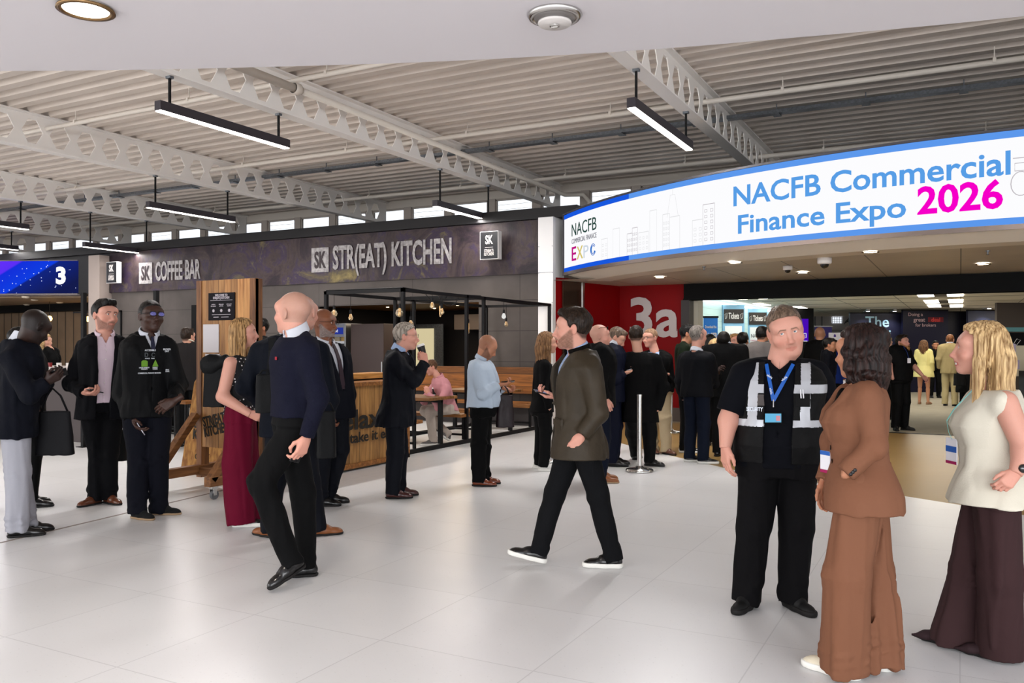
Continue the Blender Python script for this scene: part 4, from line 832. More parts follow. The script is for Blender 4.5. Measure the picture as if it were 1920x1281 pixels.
steel_post(157,549,13,'black steel post left of the man in the open pink shirt'); steel_post(293,545,12.3,'black steel post rising behind the man in blue glasses')
b = MB(); x0,z0 = at_Y(228,582,KY-.03).x, at_Y(228,582,KY-.03).z; b.box((x0-.04,KY-.05,0),(x0,KY-.02,z0)); b.box((x0-2.0,KY-.05,z0-.04),(x0,KY-.02,z0)); struct(b.build('trim_10', M_black))
xa,xb = at_Y(360,600,KY).x, at_Y(384,600,KY).x; b = MB(); b.box((xa,KY-.02,1.3),(xb+.4,KY,at_Y(370,572,KY).z)); o=b.build('dark_window_panel', M_trimdk); tag(o,'dark window panel in the grey cladding beside the welcome board','panel')
# coffee counter
r = empty('coffee_counter', (-13.0,8.75,0), 0, 'dark grey coffee counter with a white top behind the man in the navy jacket','counter')
b = MB(); b.box((-2.4,0,0),(.45,.7,1.12)); b.build('body', mat('counter_grey',(74,66,66),.6), r); b = MB(); b.box((-2.45,-.04,1.16),(.4,.74,1.21)); b.build('worktop', mat('worktop_white',(190,180,176),.4), r); b = MB(); b.box((-2.3,.05,1.12),(.3,.65,1.16)); b.build('recess', M_black, r)
for i in range(3):
    b = MB(); b.lathe([(0,0),(.04,0),(.04,.07),(0,.07)],(0,0,0),14); o = b.build('pot', mat('pot_red',(120,24,26),.4) if i<1 else M_white); o.location=(-13.5+i*.25,8.85,1.21); tag(o,('small red pot on the coffee counter','small white pot in the middle of the coffee counter','small white pot at the end of the coffee counter')[i],'pot','pots on the coffee counter')
# high tables with stools behind the security man
def high_table(p,lb):
    r = empty('high_table',p,0,lb,'table','high tables at the left'); b = MB(); b.box((-.6,-.35,1.02),(.6,.35,1.07)); b.build('tabletop', M_wtop, r)
    for sx in (-1,1):
        for sy in (-1,1): b = MB(); b.box((sx*.55-.02,sy*.3-.02,0),(sx*.55+.02,sy*.3+.02,1.02)); b.build('leg', M_black, r)
q = at_d(345,HOR,14.3); high_table((q.x,q.y,0),'high wooden table where the man in the grey jacket stands'); q = at_d(296,HOR,16.0); high_table((q.x,q.y,0),'high wooden table behind the security man in blue glasses')
for i,(px,d) in enumerate(((350,12.6),(322,13.4))):
    q = at_d(px,HOR,d); r = empty('bar_stool',(q.x,q.y,0),.3*i,('bar stool in front of the grey jacket man','bar stool beside the high table at left')[i],'stool','bar stools at the left'); b = MB(); b.box((-.16,-.16,.7),(.16,.16,.74)); b.build('seat', M_wbench, r)
    for sx in (-1,1):
        for sy in (-1,1): b = MB(); b.bar((sx*.14,sy*.14,.7),(sx*.18,sy*.18,0),.025); b.build('leg', M_black, r)
    b = MB(); b.box((-.16,-.17,.25),(.16,-.15,.27)); b.box((-.16,.15,.25),(.16,.17,.27)); b.build('footrest', M_black, r)

# ================================================================= queue barriers
def stanchion(q, lb, belts=()):
    r = empty('queue_post',(q.x,q.y,0),0,lb,'queue barrier','steel queue posts')
    b = MB(); b.lathe([(0,0),(.17,0),(.175,.012),(.165,.03),(.06,.045),(.035,.07),(0,.07)],(0,0,0),32); b.build('base', M_chrome, r, smooth=True)
    b = MB(); b.lathe([(.031,.04),(.031,.93),(.034,.932),(.034,.955),(0,.957)],(0,0,0),24); b.build('pole', M_chrome, r)
    for e,z in belts:
        e = Vector(e)-q; b = MB(); a = Vector((0,0,z)); d = Vector((e.x,e.y,0)).normalized()*.036; n = 8
        for i in range(n):
            P0 = (a+d).lerp(Vector((e.x,e.y,z)),i/n); P1 = (a+d).lerp(Vector((e.x,e.y,z)),(i+1)/n); s = lambda t:-.05*4*t*(1-t)
            P0.z += s(i/n); P1.z += s((i+1)/n); b.bar(P0,P1,.004,.05)
        b.build('belt', mat('belt_black',(12,12,14),.6), r)
    return r
Q1 = at_z(1199,884,0); Q2 = at_z(1029,866,0); Q3 = at_z(1258,812,0); Q4 = at_z(1345,830,0); Q5 = at_z(1395,800,0)
stanchion(Q1,'steel queue post standing free beside the black suited man'); stanchion(Q2,'steel queue post behind the walking man in the olive jacket')
stanchion(Q3,'steel queue post behind the man in beige trousers',((Q4,.88),)); stanchion(Q4,'steel queue post behind the man in the dark blazer and jeans',((Q5,.88),)); stanchion(Q5,'steel queue post farthest right, beyond the queue',((Q3,.9),))
# ================================================================= sculpting with distance fields
def vv(*a): return np.array(a, float)
def unit(v): v = np.asarray(v, float); return v/(np.linalg.norm(v)+1e-9)
class Field:
    def __init__(s, lo, hi, h):
        s.h = h; s.ax = [np.arange(lo[i]-2*h, hi[i]+3*h, h, dtype=np.float32) for i in range(3)]
        s.f = np.ones([len(a) for a in s.ax], np.float32)
    def put(s, fn, lo, hi, k=.02, op='u'):
        m = k+3*s.h; ix = []
        for i in range(3):
            a = np.searchsorted(s.ax[i], lo[i]-m); b = np.searchsorted(s.ax[i], hi[i]+m)
            if b <= a: return
            ix.append(slice(a, b))
        x = s.ax[0][ix[0]][:,None,None]; y = s.ax[1][ix[1]][None,:,None]; z = s.ax[2][ix[2]][None,None,:]
        d = fn(x,y,z).astype(np.float32); f = s.f[tuple(ix)]
        if op == 'u': h = np.clip(.5+.5*(f-d)/k,0,1); s.f[tuple(ix)] = np.where(f>.9, np.minimum(f,d), f+(d-f)*h-k*h*(1-h))
        elif op == 's': h = np.clip(.5-.5*(f+d)/k,0,1); s.f[tuple(ix)] = f+(-d-f)*h+k*h*(1-h)
        elif op == 'i': s.f[tuple(ix)] = np.maximum(f,d)
        elif op == 'add': s.f[tuple(ix)] = f+d
    def cone(s, a, b, ra, rb, k=.02, op='u', flat=None, fs=1.0, cutb=None):
        a, b = vv(*a), vv(*b); ba = b-a; L = float(ba@ba)+1e-9; r = max(ra, rb)*max(1,fs)
        def fn(x,y,z):
            h = np.clip(((x-a[0])*ba[0]+(y-a[1])*ba[1]+(z-a[2])*ba[2])/L,0,1); qx = x-a[0]-h*ba[0]; qy = y-a[1]-h*ba[1]; qz = z-a[2]-h*ba[2]
            q2 = qx*qx+qy*qy+qz*qz
            if flat is not None: c = qx*flat[0]+qy*flat[1]+qz*flat[2]; q2 = q2-c*c+(c/fs)**2
            d = (np.sqrt(np.maximum(q2,0))-(ra+(rb-ra)*h))*(min(1,fs) if flat is not None else 1)
            if cutb is not None: n = ba/math.sqrt(L); d = np.maximum(d,(x-b[0])*n[0]+(y-b[1])*n[1]+(z-b[2])*n[2]-cutb)
            return d
        s.put(fn, np.minimum(a,b)-r, np.maximum(a,b)+r, k, op)
    def ell(s, c, r, R=None, k=.02, op='u'):
        c, r = vv(*c), vv(*r); R = np.eye(3) if R is None else R; m = r.max()
        def fn(x,y,z):
            X = x-c[0]; Y = y-c[1]; Z = z-c[2]; q = [(X*R[0,i]+Y*R[1,i]+Z*R[2,i])/r[i] for i in range(3)]
            return (np.sqrt(q[0]**2+q[1]**2+q[2]**2)-1)*r.min()
        s.put(fn, c-m, c+m, k, op)
    def cut(s, p, n):   # keep the side against n
        p, n = vv(*p), unit(n); s.put(lambda x,y,z:(x-p[0])*n[0]+(y-p[1])*n[1]+(z-p[2])*n[2], vv(-9,-9,-9), vv(9,9,9), .01, 'i')
    def mesh(s):
        f = s.f; ins = f < 0; nx,ny,nz = f.shape
        c = np.zeros((nx-1,ny-1,nz-1), np.uint8)
        for i in (0,1):
            for j in (0,1):
                for k in (0,1): c += ins[i:nx-1+i, j:ny-1+j, k:nz-1+k]
        act = (c>0)&(c<8); I,J,K = np.nonzero(act); idx = -np.ones(act.shape, np.int32); idx[I,J,K] = np.arange(len(I))
        P = np.zeros((len(I),3), np.float32); N = np.zeros(len(I), np.float32)
        cs = [(i,j,k) for i in (0,1) for j in (0,1) for k in (0,1)]
        for a in cs:
            for ax in range(3):
                if a[ax]: continue
                b = list(a); b[ax] = 1; fa = f[I+a[0],J+a[1],K+a[2]]; fb = f[I+b[0],J+b[1],K+b[2]]; m = (fa<0)!=(fb<0)
                t = np.where(m, fa/(fa-fb+1e-12), 0); q = np.stack([np.full(len(I),a[0],np.float32),np.full(len(I),a[1],np.float32),np.full(len(I),a[2],np.float32)],1); q[:,ax] += t
                P += q*m[:,None]; N += m
        P = P/np.maximum(N,1)[:,None]; V = np.stack([s.ax[0][I]+P[:,0]*s.h, s.ax[1][J]+P[:,1]*s.h, s.ax[2][K]+P[:,2]*s.h],1)
        F = []
        for ax in range(3):
            sl0 = [slice(None)]*3; sl1 = [slice(None)]*3; sl0[ax] = slice(0,-1); sl1[ax] = slice(1,None)
            A = ins[tuple(sl0)]; B = ins[tuple(sl1)]; e = np.argwhere(A!=B); u,v = (ax+1)%3,(ax+2)%3
            ok = (e[:,u]>0)&(e[:,v]>0)&(e[:,u]<f.shape[u]-1)&(e[:,v]<f.shape[v]-1); e = e[ok]; fl = A[tuple(e.T)]
            def cell(du,dv): q = e.copy(); q[:,u] += du; q[:,v] += dv; return idx[tuple(q.T)]
            q = np.stack([cell(-1,-1),cell(0,-1),cell(0,0),cell(-1,0)],1); q[~fl] = q[~fl][:,::-1]; F.append(q)
        F = np.concatenate(F); return V, F[(F>=0).all(1)]
def to_obj(name, parts, m, parent, cols=None, midx=None):
    """parts: list of (V, F); linked as one mesh object"""
    V = np.concatenate([p[0] for p in parts]); o = 0; F = []
    for p in parts: F.append(p[1]+o); o += len(p[0])
    F = np.concatenate(F); me = bpy.data.meshes.new(name); me.vertices.add(len(V)); me.vertices.foreach_set('co', V.astype(np.float32).ravel())
    me.loops.add(F.size); me.loops.foreach_set('vertex_index', F.astype(np.int32).ravel()); me.polygons.add(len(F)); me.polygons.foreach_set('loop_start', np.arange(0,F.size,4,dtype=np.int32))
    me.update(calc_edges=True); me.polygons.foreach_set('use_smooth', np.ones(len(F),bool))
    for x in (m if isinstance(m,(list,tuple)) else [m]): me.materials.append(x)
    if midx is not None: me.polygons.foreach_set('material_index', midx.astype(np.int32))
    if cols is not None:
        at = me.color_attributes.new('Col','FLOAT_COLOR','POINT'); at.data.foreach_set('color', cols.astype(np.float32).ravel())
    me.validate(); ob = bpy.data.objects.new(name, me); COL.objects.link(ob); ob.parent = parent; return ob
_rs = np.random.RandomState(3); _W = [( _rs.normal(size=3), _rs.normal(size=3), _rs.uniform(0,6)) for _ in range(7)]
def folds(x,y,z, fr=(20,20,9), seed=0.0, n=4):
    s = 0
    for i in range(n):
        k, k2, ph = _W[(i+int(seed))%7]; w = 1+.35*i
        s = s+np.sin((k[0]*x*fr[0]+k[1]*y*fr[1]+k[2]*z*fr[2])*w+ph+seed+1.2*np.sin(k2[0]*x*fr[0]*.5+k2[1]*y*fr[1]*.5+k2[2]*z*fr[2]*.6+seed*2))/w
    s = s/2.2; return s*.7+(.45-np.abs(s))*.75

SKIN = {'fair':(200,150,128),'pink':(200,146,128),'tan':(182,128,98),'olive':(172,118,90),'brown':(122,74,50),'dark':(58,36,28),'deep':(42,26,21)}
def skin_mat():
    if 'skin' in MATS: return MATS['skin']
    m = mat('skin',(220,170,150),.48,bump=.12,bscale=220); nt = m.node_tree; a = nn(nt,'ShaderNodeVertexColor'); a.layer_name = 'Col'
    nt.links.new(a.outputs[0], nt.nodes['Principled BSDF'].inputs['Base Color']); nt.nodes['Principled BSDF'].inputs['Subsurface Weight'].default_value = .08; nt.nodes['Principled BSDF'].inputs['Subsurface Scale'].default_value = .006; return m
def hair_mat(nm, c1, c2, st=(90,90,6)): return mat('hair_'+nm, c1, .42, vary=.35, vscale=1.0, col2=c2, stretch=st, bump=.35, bscale=1.6, spec=.18)
def cloth(nm, c, rough=.85, **kw):
    if max(c) < 70: c = tuple(v*.5 for v in c)
    return mat('cloth_'+nm, c, rough, bump=kw.pop('bump',.4), bscale=kw.pop('bscale',11), sheen=kw.pop('sheen',.0), spec=kw.pop('spec',.12), **kw)

def headR(yaw, pitch, roll):   # columns: side(x), forward(y), up(z) in the person's frame
    a = math.radians(yaw); F = vv(math.sin(a),-math.cos(a),0); L = vv(math.cos(a),math.sin(a),0); U = vv(0,0,1)
    p = math.radians(pitch); F2 = F*math.cos(p)-U*math.sin(p); U2 = U*math.cos(p)+F*math.sin(p)
    r = math.radians(roll); L3 = L*math.cos(r)+U2*math.sin(r); U3 = U2*math.cos(r)-L*math.sin(r); return np.stack([L3,F2,U3],1)

def build_head(S, h):
    """returns (V,F,colours) of head and neck in the person's frame"""
    hd = S['head']; R = headR(*hd['rot']); C = hd['c']; k = hd['s']; fat = S.get('fat',0)*.6; fem = S.get('fem',0)
    f = Field((-.11,-.14,-.26),(.11,.15,.14),h)
    f.ell((0,-.018,.036),(.077,.097,.086),k=.02)                   # skull
    f.ell((0,.012,-.005),(.068,.078,.085),k=.03)
    jw = .054+fat*.02-fem*.004; f.ell((0,.025,-.055),(jw,.062,.058+fat*.006),k=.03)        # jaw
    f.ell((0,.066,-.096),(.024-fem*.006,.02,.017),k=.025)             # chin
    f.cone((-.042,.052,.037),(.042,.052,.037),.03,.03,k=.02)
    f.cone((-.036,.071,.031),(.036,.071,.031),.0105-fem*.003,.0105-fem*.003,k=.016)    # brow
    for s in (-1,1):
        f.ell((s*.043,.055,-.028),(.026+fat*.008,.024,.022),k=.02)    # cheek
        f.ell((s*.031,.094,.012),(.0165,.014,.0125),k=.012,op='s')  # socket
        f.ell((s*.031,.0735,.0115),(.0155,.0135,.0135),k=.004)       # lids
        f.ell((s*.031,.0875,.0105),(.0125,.009,.0046),k=.0025,op='s')  # opening
        f.ell((s*.079,-.012,-.004),(.009,.019,.031),np.array([[math.cos(.35),-s*math.sin(.35),0],[s*math.sin(.35),math.cos(.35),0],[0,0,1]]),k=.005)   # ear
        f.ell((s*.087,-.004,-.001),(.005,.009,.015),k=.005,op='s')
    f.cone((0,.079,.022),(0,.104,-.026),.008,.0118,k=.01)            # nose
    f.ell((0,.108,-.03),(.0125,.011,.0105),k=.008)
    for s in (-1,1): f.ell((s*.0125,.098,-.034),(.0075,.009,.0065),k=.006); f.ell((s*.006,.104,-.0405),(.0035,.005,.003),k=.002,op='s')
    f.cone((-.008,.086,-.045),(.008,.086,-.045),.012,.012,k=.016)
    sm = S.get('smile',0); up = .004*sm
    f.cone((-.021,.077,-.0635+up),(0,.0885,-.061),.0048,.0058,k=.006); f.cone((.021,.077,-.0635+up),(0,.0885,-.061),.0048,.0058,k=.006)
    f.cone((-.018,.077,-.0715+up*.6),(0,.086,-.073),.0052,.0064,k=.006); f.cone((.018,.077,-.0715+up*.6),(0,.086,-.073),.0052,.0064,k=.006)
    f.cone((-.022,.084,-.0665+up),(.022,.084,-.0665+up),.0012,.0012,k=.003,op='s'); f.cone((-.008,.098,-.0668),(.008,.098,-.0668),.002+.002*sm,.002+.002*sm,k=.003,op='s')
    if fat>.3: f.ell((0,.02,-.105),(.05,.05,.035),k=.03)
    # neck, expressed in the head's own frame
    nb = R.T@((S['neckb']-C)/k); nr = (.0555-fem*.01+fat*.01)
    f2 = f; f.ax  # grid reaches only to -.26
    f.cone((0,-.022,-.035),tuple(nb), nr*.95, nr*1.08, k=.025)
    V, F = f.mesh()
    sk = np.array(lin(SKIN[S.get('skin','fair')]))[:3]; col = np.tile(np.append(sk,1),(len(V),1)); x,y,z = V.T
    n_ = .5+.5*np.sin(x*311+np.sin(z*257)*2)*np.sin(y*283+np.cos(x*199)*2)
    def tint(m, c, a): m = np.clip(m*a,0,1)[:,None]; col[:,:3] = col[:,:3]*(1-m)+np.array(c)*m
    g = lambda c,r: np.exp(-(((x-c[0])/r[0])**2+((y-c[1])/r[1])**2+((z-c[2])/r[2])**2))
    red = sk*np.array([1.0,.62,.58])
    for s in (-1,1): tint(g((s*.045,.06,-.03),(.026,.05,.024)), red, .35 if S.get('skin') in ('fair','pink') else .1); tint(g((s*.08,0,0),(.012,.03,.04)), red, .35)
    tint(g((0,.11,-.03),(.016,.02,.014)), red, .3)
    lip = sk*np.array([.86,.5,.5]) if not fem else np.array(lin((176,84,84)))[:3]
    tint(((np.abs(x)<.026)&(y>.066)&(z<-.056-.25*np.abs(x)+up)&(z>-.081+.35*np.abs(x))).astype(float), lip, .8 if fem else .5)
    if sm: tint(((np.abs(x)<.017)&(y>.08)&(np.abs(z+.0668)<.0035+.0015)).astype(float), (.85,.84,.8), .9)
    br = np.array(lin(S.get('brow',(70,52,42))))[:3]
    ax_ = np.abs(x); tint(np.clip(1-np.abs(z-((.0335 if fem else .0305)+.05*(ax_-.03)-4*np.maximum(ax_-.035,0)**2*20))/.0052,0,1)*((ax_>.012)&(ax_<.05)&(y>.05)), br, 1.2)
    tint(np.clip(1-np.abs(z-.0165+.0)/.0016,0,1)*((np.abs(ax_-.031)<.014)&(y>.072)), br*.5, .7)
    bd = S.get('beard')
    if bd:
        bc, dens, bl = bd; ss = lambda v: np.clip(v,0,1)**2*(3-2*np.clip(v,0,1))
        zb = np.where(y>.012, -.004-.78*(y-.012), -.004); zb = np.where((ax_<.03)&(y>.06), np.minimum(zb,-.07), zb)
        m = ss((zb-z+.006)/.014)*ss((y+.012)/.018)*ss((z+.128-.25*np.minimum(y,.05))/.022)
        m = np.maximum(m, ss((.031-ax_)/.009)*ss((-.041-z)/.006)*ss((z+.062)/.006)*ss((y-.068)/.01)*.9)
        m = np.maximum(m, ss((.034-ax_)/.01)*ss((ax_-.019)/.007)*ss((-.046-z)/.008)*ss((y-.055)/.012)); m = m*(.82+.18*n_)
        tint(m, np.array(lin(bc))[:3]*1.0, dens)
        if bl: nrm = V/np.linalg.norm(V,axis=1)[:,None]; V = V+nrm*(m*bl)[:,None]*(.7+.6*n_[:,None])*np.array([1,1,1.3])
    if S.get('hair') and S['hair'][0] in ('short','crop'):
        hl = HL.copy(); hl[6:,1] -= S.get('recede',0); yf = np.interp(z,hl[:,0],hl[:,1]); tint(np.clip((yf+.006-y)/.016,0,1)*np.clip((z+.072)/.02,0,1)*(1-((ax_>.0765)&(z<.03)&(z>-.04)&(y>-.036))), np.array(lin(S['hair'][1][1]))[:3], .85)
    sh = S.get('stubble')     # shaved or thinning scalp
    if sh:
        m = ((z>-.05)&(y<.045+.4*(z-.04))&(z<sh[2] if len(sh)>2 else z<.2)).astype(float)*np.clip((.05-y)/.05,0,1); tint(m, np.array(lin(sh[0]))[:3], sh[1])
    return ((V*k)@R.T+C, F, col)

HL = np.array([(-.12,-.085),(-.075,-.062),(-.05,-.045),(-.02,-.022),(.0,.006),(.02,.024),(.045,.026),(.062,.044),(.078,.068),(.095,.1),(.13,.2)])
def build_hair(S, h):
    st = S.get('hair')
    if not st: return None
    hd = S['head']; R = headR(*hd['rot']); C = hd['c']; k = hd['s']; kind, L = st[0], (st[3] if len(st)>3 else .25)
    f = Field((-.16,-.2,-.16 if kind in('short','crop','curly','afro') else -L-.1),(.16,.13,.18),h); hl = HL.copy(); rec = S.get('recede',0); hl[6:,1] -= rec
    if kind in ('short','crop','curly','afro'):
        th = {'short':.013,'crop':.005,'curly':.02,'afro':.03}[kind]; th = S.get('hth',th)
        f.ell((0,-.018,.036),(.077+.45*th,.097+th*.6,.086+th),k=.02); f.ell((0,.008,.02),(.071+.45*th,.072+th*.5,.08+th*.6),k=.03)
        if kind=='short' and not rec: q_ = S.get('quiff',0); f.cone((-.03,.055,.1+th*.5+q_*.5),(.03,.06,.098+th*.5+q_),.018+q_*.6,.016+q_*.5,k=.03)
        f.put(lambda x,y,z: np.clip((y-np.interp(z,hl[:,0],hl[:,1])+.017+.004*np.sin(x*160))/.02,0,1)**1.5*(th*.9+.003)+0*x, vv(-1,-1,-1),vv(1,1,1),.01,'add')
        f.put(lambda x,y,z: (y-np.interp(z+.15*np.abs(x)*0,hl[:,0],hl[:,1])-.006-.004*np.sin(x*160))*.8, vv(-1,-1,-1),vv(1,1,1),.005,'i'); f.cut((0,0,-.068),(0,.3,-1))
        f.put(lambda x,y,z: (.0035 if kind=='short' else .0012 if kind=='crop' else .006)*folds(x,y,z,(120,60,50) if kind=='short' else (170,170,170),2.0)+0*x, vv(-1,-1,-1),vv(1,1,1),.01,'add')
        for s in (-1,1): f.ell((s*.084,-.012,-.008),(.012,.022,.034),k=.004,op='s')
    else:
        w = S.get('hw',1.0); fem_front = S.get('part',.05)
        f.ell((0,-.024,.04),(.09,.107,.098),k=.02); f.ell((0,.012,.045),(.083,.078,.078),k=.03)
        yb = S.get('hback',-.075)
        pts = [(0,-.05,.03),(0,yb-.005,-.06),(0,yb,-.06-(L-.06)*.5),(0,yb+S.get('hsw',0),-L)]
        for i in range(3): f.cone(pts[i],pts[i+1],(.094,.092*w,.09*w,0)[i],(.092*w,.09*w,S.get('hend',.062)*w)[i],k=.03,flat=(0,1,0),fs=.62)
        for s in (-1,1):
            fr = S.get('hfront',(.7,)); e = -L*fr[0]; f.cone((s*.07,.0,.02),(s*.083,-.008,-.06),.026,.028,k=.02); f.cone((s*.083,-.008,-.06),(s*.075*w,S.get('hfy',.0),e),.028,.018,k=.02)
        # keep the face free
        f.put(lambda x,y,z: np.maximum(np.maximum(-(y-(.034-.2*np.maximum(z,0))), z-(.1-.55*np.abs(x-S.get('part',.02)))),np.abs(x)-.105)*.9, vv(-.12,.0,-.6),vv(.12,.3,.12),.012,'s')
        f.ell((0,.03,-.02),(.066,.09,.09),k=.008,op='s')
        f.put(lambda x,y,z: np.clip((y-np.interp(z,[-.2,.02,.06,.09,.13],[.02,.026,.036,.05,.09])+.01)/.02,0,1)*.011*(z>-.02)+0*x, vv(-1,-1,-1),vv(1,1,1),.01,'add')
        wv = S.get('wave',0)
        f.put(lambda x,y,z: .0035*np.sin(np.arctan2(x,-(y+.03))*(26-9*wv)+folds(x,y,z,(10,10,2.5+22*wv),1.0)*(.6+3.4*wv))+(.0014+.0095*wv)*folds(x,y,z,(26,26,3+26*wv),1.5), vv(-1,-1,-1),vv(1,1,1),.01,'add')
    V,F = f.mesh()
    ln = 0 if kind in('short','crop','curly','afro') else 1
    W = (V*k)@R.T
    if ln:   # hair below the chin hangs plumb whatever the tilt
        lo = V[:,2] < -.08; plumb = (vv(0,0,-.08)*k)@R.T + ((V-vv(0,0,-.08))*k)@headR(hd['rot'][0],0,0).T; t = np.clip((-.08-V[:,2])/.06,0,1)[:,None]; W = W*(1-t)+plumb*t
    return W+C, F

def build_hand(wr, d, pn, thumb, curl, h, sc=1.0, kind='relax', fore=None):
    """wr wrist, d along the hand, pn palm normal, thumb side = direction towards the thumb"""
    Y = unit(d); Z = unit(pn-np.dot(pn,Y)*Y); X = np.cross(Y,Z)
    if np.dot(X,thumb) < 0: X = -X
    f = Field((-.062,-.07,-.075),(.085,.21,.11),h); kn = [(.029,.083),(.0095,.089),(-.010,.085),(-.028,.076)]
    ln = [(.042,.026,.019),(.046,.03,.02),(.043,.028,.02),(.034,.021,.018)]; cu = curl if isinstance(curl,(list,tuple)) else [curl*.9,curl,curl*1.08,curl*1.15]
    f.cone((0,-.065,0),(0,.012,0),.026,.026,k=.015,flat=(0,0,1),fs=.75)
    for i,(kx,ky) in enumerate(kn):
        f.cone((kx*.55,.012,0),(kx,ky,-.002),.0135,.0115,k=.014,flat=(0,0,1),fs=.95)
        p = vv(kx,ky,-.002); a = 0; sp = kx*1.6
        for j,l in enumerate(ln[i]):
            a += math.radians(cu[i]*(.75,1.1,.7)[j]); q = p+l*vv(math.sin(sp)*math.cos(a),math.cos(sp)*math.cos(a),math.sin(a)); f.cone(p,q,(.0092,.0086,.0078)[j],(.0086,.0078,.0066)[j],k=.005); p = q
    f.ell((.02,.035,.008),(.018,.028,.014),k=.015); f.ell((-.02,.035,.006),(.013,.03,.012),k=.015)
    if kind=='grip': T = [(.024,.022,.004),(.044,.05,.022),(.04,.078,.036),(.024,.096,.04)]
    elif kind=='phone': T = [(.024,.02,.004),(.05,.045,.02),(.052,.078,.034),(.036,.1,.038)]
    else: T = [(.022,.02,.003),(.043,.048,.012),(.05,.077,.018),(.051,.1,.021)]
    for j in range(3): f.cone(T[j],T[j+1],(.0145,.0105,.0092)[j],(.0105,.0092,.0075)[j],k=.008)
    V,F = f.mesh(); M = np.stack([X,Y,Z],1)
    if np.linalg.det(M) < 0: F = F[:,::-1]
    W = (V*sc)@M.T+wr
    nail = np.zeros(len(V)); return W, F, M

def build_shoe(S, an, toe_yaw, pitch, mu, msole, parent, h, style):
    a = math.radians(toe_yaw); fw = vv(math.sin(a),-math.cos(a),0); sd = vv(math.cos(a),math.sin(a),0); p = math.radians(pitch)
    F2 = fw*math.cos(p)+vv(0,0,1)*math.sin(p); U2 = vv(0,0,1)*math.cos(p)-fw*math.sin(p); M = np.stack([sd,F2,U2],1)
    org = vv(an[0],an[1],an[2])-U2*.085; f = Field((-.07,-.1,-.02),(.07,.25,.16),h); pt = style=='pump'; sn = style in('sneaker','trainer')
    f.cone((0,-.035,.042),(0,.06,.04),.036,.038,k=.02,flat=(1,0,0),fs=.95); f.cone((0,.06,.04),(0,.15 if not pt else .13,.03),.04,.03,k=.03,flat=(0,0,1),fs=.85)
    f.cone((0,.14,.026),(0,.178 if not pt else .2,.022),.031 if not pt else .02,.026 if not pt else .006,k=.03,flat=(0,0,1),fs=.8)
    if not pt: f.cone((0,-.022,.05),(0,-.018,.105),.036,.037,k=.02); f.cone((0,.0,.08),(0,.07,.055),.033,.03,k=.02,flat=(1,0,0),fs=.85)
    f.cut((0,0,.012),(0,0,-1)); V,F = f.mesh(); up = to_obj('shoe',[((V)@M.T+org,F)],mu,parent)
    f = Field((-.07,-.1,-.01),(.07,.25,.05),h); g = .006 if sn else .003
    zt = .034 if sn else .02
    f.cone((0,-.035,.02),(0,.06,.02),.037+g,.04+g,k=.02); f.cone((0,.06,.02),(0,.15,.02),.041+g,.034+g,k=.02) if not pt else f.cone((0,.06,.02),(0,.13,.02),.04,.022,k=.02); f.cone((0,.14,.02),(0,.178 if not pt else .2,.02),.034+g if not pt else .02,.029+g if not pt else .006,k=.02)
    f.cut((0,0,zt),(0,0,1)); f.cut((0,0,.001),(0,0,-1)); V,F = f.mesh(); so = to_obj('sole',[((V)@M.T+org,F)],msole,up)
    if style in ('sneaker','trainer','lace'):
        b = MB(); 
        for i in range(5):
            y = .035+i*.017; z = .088-i*.008; q = [M@vv(x,y+.004*(1 if i%2 else -1)*x/.02,z-abs(x)*.35)+org for x in (-.022,-.01,0,.01,.022)]; b.tube([tuple(v) for v in q],.0022,5)
        for s in (-1,1):
            q = [M@vv(s*t*.03,.03-.01*t,.093-.03*t*t+.02*t)+org for t in (0,.4,.8,1.2)]; b.tube([tuple(v) for v in q],.0018,5)
        b.build('laces', S.get('laces') or mat('lace_dark',(40,40,42),.7), up, smooth=True)
    return up

